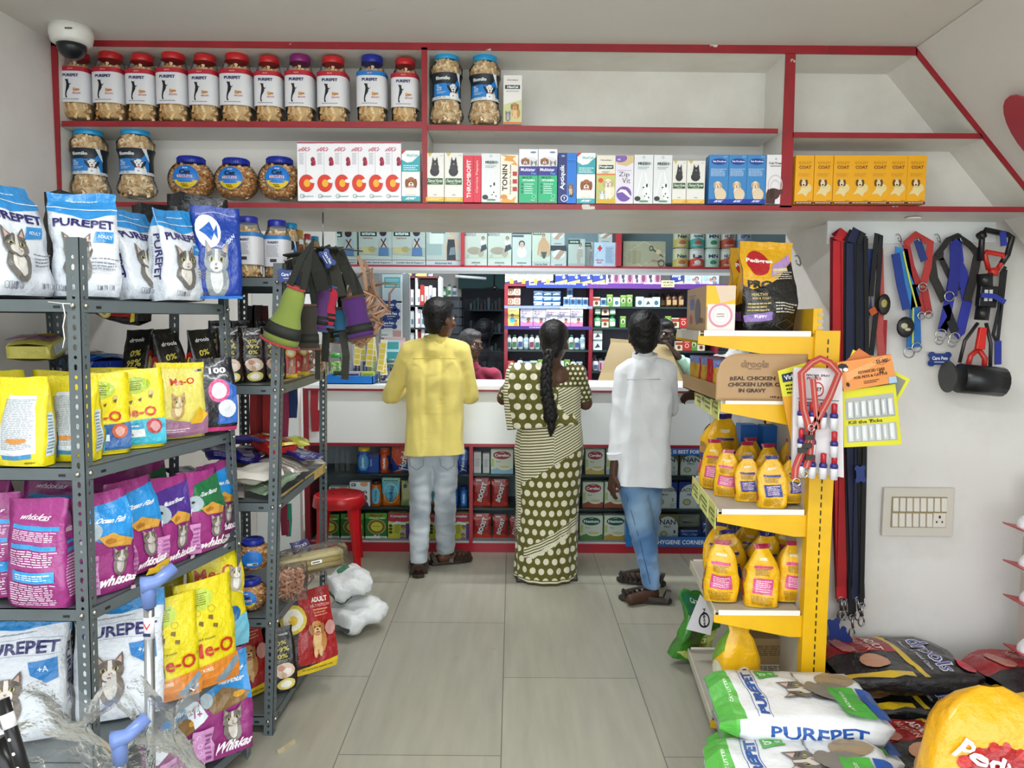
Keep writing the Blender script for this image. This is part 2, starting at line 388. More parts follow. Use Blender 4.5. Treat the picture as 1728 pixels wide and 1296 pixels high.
    def person(s,f,x,y,r,skin='c09070',cloth='f0f0f0',hair='2a1a14',asp=1):
        ry = r/asp
        s.ell(f,x,y-2.6*ry,r*1.6,ry*1.8,cloth); s.ell(f,x,y-1*ry,r*.35,ry*.6,skin); s.ell(f,x,y+.25*ry,r*1.02,ry*1.05,hair)
        s.ell(f,x,y,r*.72,ry*.9,skin)
        for q in (-1,1): s.ell(f,x+q*r*.3,y+.1*ry,r*.1,ry*.08,'20140f',6)
        return s.ell(f,x,y-ry*.45,r*.2,ry*.06,'8a3a30',6)
def printed(name,P,faces,art=None,mat='card',eps=.0004,smooth=True,seams=True):
    """P(face,u,v)->point; faces {face:(nu,nv,colour or list of (v,colour))}; art diced on the same grid and laid on"""
    bm = bmesh.new(); cl = bm.faces.layers.float_color.new('Col')
    for f,(nu,nv,col) in faces.items():
        vr = [[bm.verts.new(P(f,i/nu,j/nv)) for i in range(nu+1)] for j in range(nv+1)]
        for j in range(nv):
            if isinstance(col,list):
                c = H(col[0][1])
                for v0,cc in col:
                    if (j+.5)/nv >= v0: c = H(cc)
            else: c = H(col)
            for i in range(nu):
                for q in ([(vr[j][i],vr[j][i+1],vr[j+1][i+1]),(vr[j][i],vr[j+1][i+1],vr[j+1][i])] if nu > 1 and nv > 1 else [(vr[j][i],vr[j][i+1],vr[j+1][i+1],vr[j+1][i])]):
                    fc = bm.faces.new(q); fc[cl] = c; fc.smooth = smooth
    if seams: bmesh.ops.remove_doubles(bm,verts=bm.verts,dist=1e-4)
    if art:
        for f,(nu,nv,col) in faces.items():
            its = [q for q in art.it if q[0] == f]
            if not its: continue
            b2 = bmesh.new(); c2 = b2.faces.layers.float_color.new('Col'); ly = b2.faces.layers.int.new('ly')
            for k,(_,vs,fs,c) in enumerate(its):
                vv = [b2.verts.new((min(1,max(0,x)),min(1,max(0,y)),0)) for x,y in vs]
                for t in fs:
                    try: fc = b2.faces.new([vv[i] for i in t])
                    except ValueError: continue
                    fc[c2] = c; fc[ly] = k+1
            def cut(co,no):
                bmesh.ops.bisect_plane(b2,geom=b2.verts[:]+b2.edges[:]+b2.faces[:],plane_co=co,plane_no=no,dist=1e-7)
            if nu > 1:
                for i in range(1,nu): cut((i/nu,0,0),(1,0,0))
            if nv > 1:
                for i in range(1,nv): cut((0,i/nv,0),(0,1,0))
            if nu > 1 and nv > 1:
                for k in range(1-nv,nu): cut((k/nu,0,0),V((nu,-nv,0)).normalized())
                bmesh.ops.triangulate(b2,faces=[q for q in b2.faces if len(q.verts) > 4])
            cache = {}
            def pn(u,v):
                k = (round(u,6),round(v,6))
                if k not in cache:
                    iu = min(nu-1,int(u*nu+1e-9)); iv = min(nv-1,int(v*nv+1e-9)); a,b = u*nu-iu,v*nv-iv
                    p00,p10,p01,p11 = P(f,iu/nu,iv/nv),P(f,(iu+1)/nu,iv/nv),P(f,iu/nu,(iv+1)/nv),P(f,(iu+1)/nu,(iv+1)/nv)
                    p = (p00+(p10-p00)*a+(p11-p10)*b if a >= b else p00+(p01-p00)*b+(p11-p01)*a) if nu > 1 and nv > 1 else p00*(1-a)*(1-b)+p10*a*(1-b)+p01*(1-a)*b+p11*a*b
                    n = ((p10-p00)*(1-b)+(p11-p01)*b).cross((p01-p00)*(1-a)+(p11-p10)*a)
                    if n.length > 1e-12: n.normalize()
                    cache[k] = (p,n)
                return cache[k]
            for fc in b2.faces:
                k = fc[ly]; pts = []
                for v in fc.verts:
                    p,n = pn(v.co.x,v.co.y); pts.append(p+n*eps*(k+.5))
                try: nf = bm.faces.new([bm.verts.new(p) for p in pts])
                except ValueError: continue
                nf[cl] = fc[c2]; nf.smooth = False
            b2.free()
    me = bpy.data.meshes.new(name); bm.to_mesh(me); bm.free(); me.materials.append(M[mat] if isinstance(mat,str) else mat)
    return me
def boxP(w,d,h):
    """box standing on z=0, centred in x, front face at y=-d/2"""
    a = w/2; b = d/2
    def P(f,u,v):
        if f == 'F': return V((-a+w*u,-b,h*v))
        if f == 'B': return V((a-w*u,b,h*v))
        if f == 'R': return V((a,-b+d*u,h*v))
        if f == 'L': return V((-a,b-d*u,h*v))
        if f == 'T': return V((-a+w*u,-b+d*v,h))
        return V((-a+w*u,b-d*v,0))
    return P
def pbox(name,w,d,h,base,art=None,mat='card',side=None,top=None,eps=.0003):
    side = side or base; top = top or base
    return printed(name,boxP(w,d,h),{'F': (1,1,base),'B': (1,1,side),'R': (1,1,side),'L': (1,1,side),'T': (1,1,top),'D': (1,1,side)},art,mat,eps,False)
def interp(t,v):
    for (a,x),(b,y) in zip(t,t[1:]):
        if v <= b: return x+(y-x)*(v-a)/max(1e-9,b-a)
    return t[-1][1]
def bagP(w,h,d,seed=0,wr=.006,style='stand',lean=0,fr=9,slump=0):
    """pouch: filled body, flattened sealed top"""
    if style == 'stand': pr = [(0,.8),(.06,1),(.3,1),(.6,.78),(.84,.22),(.9,.05),(1,.03)]; wp = [(0,.93),(.3,.97),(.7,.93),(.88,.99),(1,1)]
    elif style == 'peak': pr = [(0,.85),(.05,1),(.5,.95),(.72,.6),(.88,.25),(1,.06)]; wp = [(0,.95),(.3,1),(.6,.95),(.84,.6),(.92,.42),(1,.5)]
    elif style == 'mound': pr = [(0,.9),(.4,1),(.7,.85),(.9,.5),(1,.15)]; wp = [(0,.95),(.4,1),(.7,.9),(.86,.66),(.95,.36),(1,.16)]
    elif style == 'pillow': pr = [(0,.03),(.04,.05),(.2,.85),(.5,1),(.8,.85),(.96,.05),(1,.03)]; wp = [(0,1),(.1,.98),(.5,.93),(.9,.98),(1,1)]
    elif style == 'sack': pr = [(0,.25),(.05,.7),(.15,.95),(.5,1),(.85,.95),(.95,.7),(1,.25)]; wp = [(0,.85),(.06,.97),(.5,1),(.94,.97),(1,.85)]
    else: pr = [(0,.85),(.05,1),(.4,1),(.62,.8),(.78,.3),(.84,.14),(1,.1)]; wp = [(0,.92),(.3,1),(.6,.9),(.78,.55),(.84,.45),(1,.8)]
    off = V((seed*3.7,seed*1.3,seed*7.1))
    def P(f,u,v):
        hd = d/2*interp(pr,v); hw = w/2*interp(wp,v); c = .72
        cc = c+(1-c)*cos(pi*(u-.5)); fold = .12*hd*sin(pi*u)*min(1,max(0,(v-.25)/.5)) if style == 'stand' else 0
        z = h*v
        if f == 'F': p = V((-hw+2*hw*u,-hd*cc,z))
        elif f == 'B': p = V((hw-2*hw*u,hd*cc,z))
        elif f == 'R': p = V((hw-fold+.12*hd*sin(pi*u)*(style != 'stand'),-hd*c+2*hd*c*u,z))
        elif f == 'L': p = V((-hw+fold-.12*hd*sin(pi*u)*(style != 'stand'),hd*c-2*hd*c*u,z))
        else: p = V((-hw+2*hw*u,(hd*c)*(1-2*v)*1.0,0)); z = 0
        if f == 'D':
            hd = d/2*pr[0][1]; hw = w/2*wp[0][1]; p = V((-hw+2*hw*u,hd*c*(1-2*v),0)); v = 0
        nv = noise.noise_vector(p*fr+off)*wr*1.6+noise.noise_vector(p*fr*3+off)*wr*.6
        k = min(1,v*6+.15) if style != 'pillow' and style != 'sack' else 1
        p = p+V((nv.x*.7,nv.y,nv.z*.5*(v > .02)))*k
        p.y += lean*v*v*h; p.z -= slump*v*v*h*.3
        if style not in ('pillow','sack'): p.z = max(p.z,0)
        return p
    return P
def bag(name,w,h,d,base,art=None,seed=0,wr=.006,style='stand',mat='film',side=None,nu=10,nv=14,back=None,eps=.0006,**k):
    P = bagP(w,h,d,seed,wr,style,**k); side = side or base
    fc = {'F': (nu,nv,base),'B': (nu,nv,back or base),'R': (4,nv,side),'L': (4,nv,side)}
    if style not in ('pillow','sack'): fc['D'] = (nu,1,base[0][1] if isinstance(base,list) else base)
    return printed(name,P,fc,art,mat,eps)
def single(name,fn): return lambda: obj(name,fn())

def putY(pr,px,Y,z,rz,label,cat,group=None,s=1,rx=0,ry=0,dz=0,py=600):
    """stand a copy at distance Y, seen at picture column px, on height z"""
    o = pr.get(); p = W(px,py,Y)
    for _ in range(3):
        d = (V((p.x,Y,z))-V((0,0,1.6))); c = CR.transposed() @ d; yy = 648+F*c.y/c.z; p = W(px,yy,Y)
    o.location = (p.x,Y,z+dz); o.rotation_euler = (R(rx),R(ry),R(rz)); o.scale = (s,)*3 if not isinstance(s,tuple) else s
    mx = Euler(o.rotation_euler).to_matrix() @ Matrix.Diagonal(o.scale)
    lo = 9
    for q in [o]+(kids(o) if o.type == 'EMPTY' else []):
        if q.type == 'MESH': lo = min(lo,min((mx @ v.co).z for v in q.data.vertices))
    o.location.z = z+dz-lo+.0015; MOV.append((o,z))
    if 'group' in o: del o['group']
    return tag(o,label,cat,group)
# ============================================================ THE ROOM
def struct(o): o['kind'] = 'structure'; return o
def wparent(o,p):
    o.parent = p; o.matrix_parent_inverse = Matrix.Translation(-p.location); return o
def wb_(mb,name,mat,parent,**k):      # world-built part of a thing whose Empty is moved but not turned
    return wparent(mb.build(name,mat,None,**k),parent)
YL,YB = 2.9,3.12                         # loft front and back
ZC = W(864,73,YL).z                      # ceiling
XL = lambda Y: W(90,200,YL).x+.02*(Y-YL) # left wall
Y0 = -.4
ZB = W(864,346,YL).z                     # top of loft floor board
YW = 3.2                                   # hook wall
YR = 3.68                                  # end of the short return wall
XR = 2.35
YC = 5.0                                   # counter front
b = MB(); b.box((-6,-7,-.02),(6,9.2,0)); struct(b.build('floor','floor'))
PD1,PD2 = W(1547,80,YL),W(1728,307,YL)
sl = (PD2-PD1)/(PD2.x-PD1.x)
PD3 = PD1+sl*(XR-PD1.x)
b = MB(); b.box((-2.2,Y0,ZC),(PD1.x+.12,YL+.5,ZC+.1)); struct(b.build('ceiling','ceil'))
b = MB(); b.box((-2.2,YL+.5,ZC),(XR+.1,9.2,ZC+.1)); struct(b.build('ceiling_rear','ceil'))
b = MB(); q = [V((PD1.x-.08,Y0,ZC)),V((XR,Y0,PD3.z)),V((XR,YL,PD3.z)),PD1]
b.hexa(q,[p+V((.05,0,.05)) for p in q]); struct(b.build('ceiling_slope','ceil'))
b = MB(); b.hexa([V((XL(Y0),Y0,0)),V((XL(9.2),9.2,0)),V((XL(9.2),9.2,ZC)),V((XL(Y0),Y0,ZC))],[V((-2.3,Y0,0)),V((-2.3,9.2,0)),V((-2.3,9.2,ZC)),V((-2.3,Y0,ZC))]); struct(b.build('wall_left','wall'))
b = MB(); b.box((XR,Y0,0),(XR+.1,9.2,ZC)); struct(b.build('wall_right','wall'))
xe = W(1397,700,YW).x; xf = W(1322,500,YR).x
b = MB(); b.prism([V((xe,YW,0)),V((XR,YW,0)),V((XR,YR,0)),V((xf,YR,0))],(0,0,ZB+.01)); struct(b.build('wall_front','wall'))
b = MB(); b.box((-2.3,8.6,0),(XR+.1,8.7,ZC)); struct(b.build('wall_back','wall'))
b = MB('3a5a5c'); b.box((-.62,8.5,1.95),(.5,8.59,ZC)); struct(b.build('trim_1','matte'))
# flat panel for the back doorway, its unlit depth put into the colour
dr = MB('15191f'); dr.box((-.58,8.45,0),(.02,8.585,1.95)); struct(dr.build('doorway_shade_1','matte'))
# ------------------------------------------------------------ loft
LF = E('wall_shelf',(0,YL,ZB),label='white loft shelf with chipped red edges spanning the top of the shop',cat='shelf')
def wq(x0,y0,x1,y1,Y): return [W(x0,y0,Y),W(x1,y0,Y),W(x1,y1,Y),W(x0,y1,Y)]
def board(name,pts_px,ya=YL,yb=YB,mat='redpaint',inner='shelfpaint'):
    """shelf board: red front edge strip plus painted body"""
    a = [W(x,y,ya) for x,y in pts_px]
    b = MB(); b.prism([p+V((0,.004,0)) for p in a],(0,yb-ya-.004,0)); o = wb_(b,name,inner,LF)
    b = MB(); b.prism([p+V((0,0,0)) for p in a],(0,.006,0)); c = b.build('edge',mat); c.parent = o
    return o
board('board',[(86,60),(1548,79),(1548,93),(86,77)])
board('board',[(104,204),(712,205),(712,216),(104,213)])
board('board',[(722,210),(1313,217),(1313,225),(722,219)])
board('board',[(1338,223),(1655,225),(1660,234),(1338,232)])
board('board',[(100,340),(1730,349),(1900,351),(1900,359),(1730,358),(100,348)],YL,YR)
board('side_board',[(85,62),(96,62),(104,346),(98,346)])
board('divider',[(711,80),(721,80),(721,344),(713,344)])
board('divider',[(1326,90),(1343,90),(1336,350),(1316,350)])
board('slanted_board',[(1546,80),(1554,82),(1900,527),(1892,537),(1546,95)][:4] if 0 else [(1546,80),(1556,82),(1860,466),(1848,470),(1546,93)])
b = MB(); b.prism([W(86,62,YB),W(1560,82,YB),W(1560,362,YB),W(86,352,YB)],(0,.02,0)); b.prism([W(1560,82,YB),W(1768,352,YB),W(1560,352,YB)],(0,.02,0))
wb_(b,'back_panel','shelfpaint',LF)
b = MB('8a9296'); b.prism([W(1549,76,YL-.008),W(1557,82,YL-.008),W(1860,464,YL-.008),W(1866,460,YL-.008)],(0,.008,0)); b.c = H('e8e8e4')
wb_(b,'metal_trim','matte',LF)
# wall above the loft's rear edge down to soffit end
b = MB(); b.box((-2.2,YL+.5-.0,ZB+.02),(XR,YL+.55,ZC)); struct(b.build('trim_2','wall'))
# dome camera
dc = E('security_camera',W(120,52,2.78),label='white dome security camera in the upper left ceiling corner',cat='camera')
c = dc.location.copy(); c.z = ZC
b = MB('e8e6e0'); b.rev([(.072,0),(.073,-.028),(.068,-.05),(.066,-.056),(.05,-.062)],28,c); wb_(b,'housing','plastic',dc)
b = MB('14181e'); b.rev([(.05,-.06),(.048,-.078),(.038,-.096),(.022,-.108),(.001,-.112)],24,c); wb_(b,'dome','plastic',dc)
b = MB('555555'); b.box((c.x+.02,c.y-.074,c.z-.03),(c.x+.045,c.y-.071,c.z-.026)); wb_(b,'nameplate','plastic',dc)
# downlight in soffit
b = MB('f0f0f0'); p = W(1541,364,3.05); b.rev([(.03,0),(.03,-.006),(.02,-.008),(.018,-.002)],18,(p.x,p.y,W(1541,358,2.93).z-.004)); b.build('downlight','plastic',label='small round downlight under the loft above the hook board',cat='light')
# ------------------------------------------------------------ ceiling tubes out of view, added to light the shop
def fill_tube(x,y,L_,power,rz=0,lab='',col=(1,1,1),on_z=None):
    z = (on_z or ZC)-.03
    t = E('fill_tube',(x,y,z),rz,lab,'light')
    b = MB('e8e8e8'); b.box((-L_/2,-.02,0),(L_/2,.02,.03)); b.build('batten','plastic',t)
    b = MB(); b.tube([(-L_/2+.02,0,-.018),(L_/2-.02,0,-.018)],.013,10); b.build('tube','tube',t)
    l = area_lamp('tube_glow',(0,0,-.04),L_,.05,power,col); l.parent = t; l.visible_camera = False
    return t
fill_tube(-.2,5.7,1.2,36,0,'tube light on the ceiling behind the counter, front one',(.93,.97,1))
fill_tube(1.0,5.5,1.2,32,0,'tube light on the ceiling behind the counter, right one',(.93,.97,1))
fill_tube(0,4.3,1.2,22,0,'tube light on the ceiling over the customers',(.95,.98,1))
fill_tube(-.1,1.3,1.2,26,0,'tube light on the ceiling near the shop entrance',(.97,.99,1))
# ============================================================ SLOTTED ANGLE RACKS
def flange(mb,a,b_,u,n,wd_=.036,pitch=.026,t=.0022):
    """slotted strip from a to b_ whose width runs along u"""
    a = V(a); b_ = V(b_); u = V(u).normalized(); d = b_-a; L_ = d.length; d.normalize(); n = V(n).normalized()*t
    hw = .0045; hh = .0085
    def q(p): mb.f(p)
    def P_(s,w): return a+d*s+u*w
    c = wd_/2
    for s0,s1 in ((0,c-hw),(c+hw,wd_)):
        mb.prism([P_(0,s0),P_(0,s1),P_(L_,s1),P_(L_,s0)],n)
    s = .012; prev = 0; k = 0
    while s+pitch < L_:
        h_ = hh if k % 2 == 0 else hh*.62
        mb.prism([P_(prev,c-hw),P_(prev,c+hw),P_(s-h_,c+hw),P_(s-h_,c-hw)],n)
        for sg in (-1,1):
            for e in (-1,1):
                mb.prism([P_(s+e*h_,c+sg*hw),P_(s+e*(h_-.0035),c+sg*hw),P_(s+e*h_,c+sg*(hw-.0035))],n)
        prev = s+h_; s += pitch; k += 1
    mb.prism([P_(prev,c-hw),P_(prev,c+hw),P_(L_,c+hw),P_(L_,c-hw)],n)
STEEL = '5e676a'
def rack(name,near,far,wid,shelves,label,top,bot=.0,lean=(0,0,0,0),col=STEEL,ztop=None,paper=()):
    """near,far: (x,y) of the right-hand posts; wid: depth towards the left wall"""
    r_ = E(name,((near[0]+far[0])/2-wid/2,(near[1]+far[1])/2,0),0,label,'rack')
    C4 = {'nr': (near[0],near[1],1,1,lean[0]),'fr': (far[0],far[1],1,-1,lean[1]),'nl': (near[0]-wid,near[1],-1,1,lean[2]),'fl': (far[0]-wid,far[1],-1,-1,lean[3])}
    for k,(x,y,sx,sy,ln) in C4.items():
        b = MB(col); a = V((x,y,bot)); t = V((x+ln,y,(ztop or {}).get(k,top)))
        flange(b,a,t,(-sx,0,0),(0,sy,0)); flange(b,a,t,(0,sy,0),(-sx,0,0))
        wb_(b,'post','metal',r_)
    for z in shelves:
        lx = lambda l: l*z/top
        A = V((near[0]+lx(lean[0])-.003,near[1]+.003,z)); B = V((far[0]+lx(lean[1])-.003,far[1]-.003,z)); Cc = V((far[0]-wid+lx(lean[3])+.003,far[1]-.003,z)); D = V((near[0]-wid+lx(lean[2])+.003,near[1]+.003,z))
        b = MB(col); Q = [A,B,Cc,D]
        b.prism([q-V((0,0,.003)) for q in Q],(0,0,.003))
        cen = (A+B+Cc+D)/4
        for i in range(4):
            p,q = Q[i],Q[(i+1) % 4]; n = (cen-(p+q)/2); n.z = 0; n.normalize(); n *= .002
            b.prism([p,q,q-V((0,0,.036)),p-V((0,0,.036))],n)
            n2 = n*7; b.prism([p-V((0,0,.036)),q-V((0,0,.036)),q-V((0,0,.036))+n2,p-V((0,0,.036))+n2],(0,0,.0015))
        b.c = H('1c2022')
        for i in range(4):        # slots at the ends of each rail
            p,q = Q[i],Q[(i+1) % 4]; d = (q-p).normalized(); n = (cen-(p+q)/2); n.z = 0; n.normalize()
            for s in (.055,(q-p).length-.07):
                m = p+d*s-V((0,0,.018))-n*.0006; b.prism([m,m+d*.018,m+d*.018-V((0,0,.007)),m-V((0,0,.007))],-n*.0005)
        wb_(b,'shelf','metal',r_)
        for Cn,sx,sy in ((A,1,1),(B,1,-1),(D,-1,1)):
            for dx,dy in ((-.018*sx,-.004*sy),(.004*sx,.018*sy)):
                b = MB('b8b4a8'); m = Cn+V((dx,dy,-.018));
                b.ball(m,.0075,8,(1,1,1)); wb_(b,'bolt','chrome',r_)
    return r_
AN = W(137,600,1.93); AF = W(398,700,2.6)
sA = [W(145,y,1.93).z for y in (504,789.5,1028,1288)]+[.07]
lA = W(134,400,1.93).x-W(150,1150,1.93).x,W(386,520,2.6).x-W(424,1290,2.6).x
AN.x = W(155,1290,1.93).x; AF.x = W(424,1290,2.6).x
ra = rack('steel_rack',(AN.x,1.93),(AF.x,2.6),.62,sA,'grey slotted steel rack nearest the camera, filled with cat food bags',W(130,400,1.93).z,0,(lA[0],lA[1],lA[0],lA[1]),ztop={'fr': sA[0]+.02,'fl': sA[0]+.02,'nl': sA[0]+.2})
BN = W(462,1270,2.72); BN.x = W(461,1270,2.72).x
sB = [W(440,y,2.72).z for y in (467,650,848,1044)]+[.075]
rb = rack('steel_rack',(BN.x,2.72),(W(552,1090,3.48).x,3.48),.40,sB,'grey slotted steel rack behind the nearest one, with jars on top',W(480,446,2.72).z,0,(W(478,460,2.72).x-W(461,1270,2.72).x,.02,.06,.02),ztop={'fr': sB[1]+.06,'nr': W(480,444,2.72).z})
b = MB('f0eee6'); p = W(104,512,1.925)
b.tube([p+V((-.035,0,.004)),p,p+V((.03,0,-.001))],.0012,5); b.tube([p+V((.005,-.004,0)),p+V((.01,-.004,-.03)),p+V((.003,-.004,-.06)),p+V((.006,-.004,-.09)),p+V((0,-.004,-.115))],.0014,5)
b.build('string','cloth',label='white string tied round the near post of the front steel rack',cat='string')
# ============================================================ YELLOW GONDOLA
GN,GF = 2.7,3.28
gx = lambda t: W(1213,860,GN).x*(1-t)+W(1171,800,GF).x*t
gw = .325
GA = 0
def G(a,t,z):
    a = GA+(1-GA)*a
    return V((gx(t)+a*gw,GN+(GF-GN)*t,z))
gz = [W(1215,y,GN).z for y in (578,676,862,1032)]+[.10]
gz[0] = W(1290,562,GN).z
yr = E('display_gondola',(gx(.5)+gw/2,3,0),0,'yellow metal gondola with grey shelves of dog food on the right','shelf')
YEL = 'e8b40c'
for i,z in enumerate(gz):
    GA = -.27 if i == 0 else 0
    b = MB('b5afa2'); b.hexa([G(0,0,z-.004),G(.98,0,z-.004),G(.98,1,z-.004),G(0,1,z-.004)],[G(0,0,z),G(.98,0,z),G(.98,1,z),G(0,1,z)])
    wb_(b,'shelf','metal',yr)
    for t,s in ((0,-1),(1,1)):
        y_ = .004*s
        b = MB(YEL); q = [G(-.02,t,z-.012),G(1,t,z-.012),G(1,t,z-.095),G(.86,t,z-.095),G(-.02,t,z-.04)]; b.prism(q,(0,y_,0)); wb_(b,'bracket','metal',yr)
        b = MB('efece2'); q = [G(.03,t,z+.008),G(.97,t,z+.008),G(.97,t,z-.012),G(.03,t,z-.012)]; b.prism([p+V((0,y_,0)) for p in q],(0,y_*.6,0)); wb_(b,'edge_strip','plastic',yr)
    b = MB('c8c4b4'); b.prism([G(0,0,z+.006),G(0,0,z-.03),G(0,1,z-.03),G(0,1,z+.006)],(-.006,0,0)); wb_(b,'front_lip','metal',yr)
    if i in (1,2):
        for t0,t1,cc in ((.03,.27,'d8d878'),(.3,.62,'e2e68c'),(.68,.97,'dede80')):
            b = MB(cc); b.prism([G(-.02,t0,z+.012),G(-.02,t0,z-.075),G(-.02,t1,z-.075),G(-.02,t1,z+.012)],(-.003,0,0))
            b.c = H('5a7a30');
            for k in range(3): b.prism([G(-.03,t0+.03,z-.012-.018*k),G(-.03,t0+.03,z-.019-.018*k),G(-.03,t1-.06-.03*k,z-.019-.018*k),G(-.03,t1-.06-.03*k,z-.012-.018*k)],(-.001,0,0))
            b.c = H('a08040'); p = G(-.034,t1-.05,z-.03); b.ball(p,.012,8,(.1,1,1))
            wb_(b,'price_card','card',yr)
GA = 0
b = MB('cfc8b8'); b.hexa([G(1,0,.02),G(1.03,0,.02),G(1.03,1,.02),G(1,1,.02)],[G(1,0,gz[0]),G(1.03,0,gz[0]),G(1.03,1,gz[0]),G(1,1,gz[0])]); wb_(b,'back_panel','metal',yr)
for t in (0,1):
    pz = gz[0]+.1
    b = MB(YEL); b.box((gx(t)+gw*1.0-.002,GN+(GF-GN)*t-.02,0),(gx(t)+gw*1.27,GN+(GF-GN)*t+.02,gz[0]+.01 if t == 0 else pz))
    b.c = H('30280c'); z = .05
    while z < gz[0]-.02:
        b.box((gx(t)+gw*1.13,GN+(GF-GN)*t-.0212,z),(gx(t)+gw*1.145,GN+(GF-GN)*t-.02,z+.018)); z += .03
    wb_(b,'upright','metal',yr)
b = MB(YEL); b.hexa([G(1,0,gz[0]),G(1.02,0,gz[0]),G(1.02,1,gz[0]),G(1,1,gz[0])],[G(1,0,gz[0]+.09),G(1.02,0,gz[0]+.09),G(1.02,1,gz[0]+.09),G(1,1,gz[0]+.09)])
b.box((gx(0)+gw*.98,GN-.006,gz[0]),(gx(0)+gw*1.08,GN+.002,gz[0]+.09)); b.c = H('b8b0a0')
for k in range(3): b.box((gx(0)+gw*1.03,GN-.009,gz[0]+.015+.024*k),(gx(0)+gw*1.09,GN-.005,gz[0]+.026+.024*k))
wb_(b,'top_guard','metal',yr)
# ============================================================ PACKAGES
def ops(a,f,L_,asp=1):
    for o in L_:
        k = o[0]
        if k == 'r': a.rect(f,*o[1:])
        elif k == 'e': a.ell(f,*o[1:5],o[5],*(o[6:]))
        elif k == 'p': a.poly(f,o[1],o[2])
        elif k == 't': a.text(f,*o[1:7],**(o[7] if len(o) > 7 else {}))
        elif k == 'v': # downward text: txt,cx,cy,len_v,thick_u,col
            a.text(f,o[1],o[2],o[3],o[4]*asp,o[5]/asp,o[6],rot=(o[7] if len(o) > 7 else -90),asp=asp,bold=.025)
        elif k == 'l': a.lines(f,*o[1:])
        elif k == 'g': a.ring(f,*o[1:])
        elif k == 'c': a.cat(f,*o[1:4],*(o[4:6]),asp=asp,body=(o[6] if len(o) > 6 else True))
        elif k == 'd': a.dog(f,*o[1:4],*(o[4:6]),asp=asp,body=(o[6] if len(o) > 6 else True))
        elif k == 'h': a.person(f,*o[1:4],*(o[4:7]),asp=asp)
    return a
def carton(name,w,h,d,base,F_=(),R_=(),L_=(),T_=(),mat='card',side=None,top=None,Bk=()):
    a = Art(); ops(a,'F',F_,h/w); ops(a,'R',R_,h/d); ops(a,'L',L_,h/d); ops(a,'T',T_,d/w); ops(a,'B',Bk,h/w)
    return Proto(lambda: obj(name,pbox(name,w,d,h,base,a,mat,side,top)),w,h,d)
def pouch(name,w,h,d,base,F_=(),L_=(),R_=(),B_=(),seed=0,wr=.006,style='stand',mat='film',side=None,back=None,nu=9,nv=12,**k):
    def fn():
        a = Art(); ops(a,'F',F_,h/w); ops(a,'L',L_,h/d/.72); ops(a,'R',R_,h/d/.72); ops(a,'B',B_,h/w)
        return obj(name,bag(name,w,h,d,base,a,seed,wr,style,mat,side,nu,nv,back,**k))
    return Proto(fn,w,h,d)
# ---- jars
def wrapP(prof,sq=None):
    """prof: function z->radius ; v runs z0..z1"""
    z0,z1,rf = prof
    def P(f,u,v):
        a = -pi/2+(u-.5)*2*pi; k = 1
        if sq: k = (abs(cos(a))**sq+abs(sin(a))**sq)**(-1/sq)
        z = z0+(z1-z0)*v; r = rf(z)*k
        return V((r*cos(a),r*sin(a),z))
    return P
def bone(b,c,s,rot,col):
    m = Matrix.Translation(c) @ Euler(rot).to_matrix().to_4x4() @ Matrix.Scale(s,4)
    o = [(-1,.25),(-.8,.5),(-.45,.3),(.45,.3),(.8,.5),(1,.25),(1,-.25),(.8,-.5),(.45,-.3),(-.45,-.3),(-.8,-.5),(-1,-.25)]
    b.col(col); b.prism([m @ V((x,-.18,y)) for x,y in o],(m.to_3x3() @ V((0,.36,0))))
def fill(rf,z0,z1,n,s,cols,seed,sq=None,kind='bone'):
    rd = random.Random(seed); b = MB(cols[0])
    prof = [(.001,z0)]+[(rf(z0+(z1-z0)*t/8)*.84,z0+(z1-z0)*t/8) for t in range(9)]+[(.001,z1)]
    b.col(mixc(H(cols[0]),H('3a2410'),.15)); b.rev(prof,16,sq=sq)
    for i in range(n):
        a = rd.uniform(-pi,0) if i % 5 else rd.uniform(0,pi); z = rd.uniform(z0+s*.3,z1); k = 1
        if sq: k = (abs(cos(a))**sq+abs(sin(a))**sq)**(-1/sq)
        r = rf(z)*k-s*.55
        c = V((r*cos(a),r*sin(a),z))
        if kind == 'bone': bone(b,c,s,(rd.uniform(-.6,.6),rd.uniform(-1.6,1.6),a+pi/2+rd.uniform(-.5,.5)),rd.choice(cols))
        else: b.col(rd.choice(cols)); b.ball(c,s*rd.uniform(.5,.8),6,(1,.6,rd.uniform(.5,.9)),4)
    return b
def jar_common(name,w,h,rf,sq,lidc,lidr,lidh,fillz,lab,ribs=False,kind='bone',n=110,s=.017,cols=('c9a06c','b98a56','d8b684','a87848')):
    t = E(name)
    zt = h-lidh
    b = MB('ffffff'); b.rev([(rf(0)*.9,0)]+[(rf(z*zt/16),z*zt/16) for z in range(1,17)]+[(lidr*.9,zt+.004)],28,sq=sq); b.build('jar_body','pet',t)
    rr = lambda z: max(.004,(rf(z) if z < zt else lidr)-.004)
    f_ = fill(rr,*fillz,n,s,cols,3,sq,kind).build('biscuits','food',t,kind='stuff',label='biscuits seen through the clear jar')
    b = MB(lidc); b.rev([(lidr*.98,zt-.002),(lidr,zt),(lidr,h-.006),(lidr*.93,h-.001),(lidr*.6,h),(lidr*.55,h-.002),(.001,h-.002)],28)
    if ribs:
        for i in range(40):
            a = 2*pi*i/40; b.tube([(lidr*1.005*cos(a),lidr*1.005*sin(a),zt+.001),(lidr*1.005*cos(a),lidr*1.005*sin(a),h-.006)],.0013,4)
    b.build('lid','plastic',t)
    lab(t)
    return t
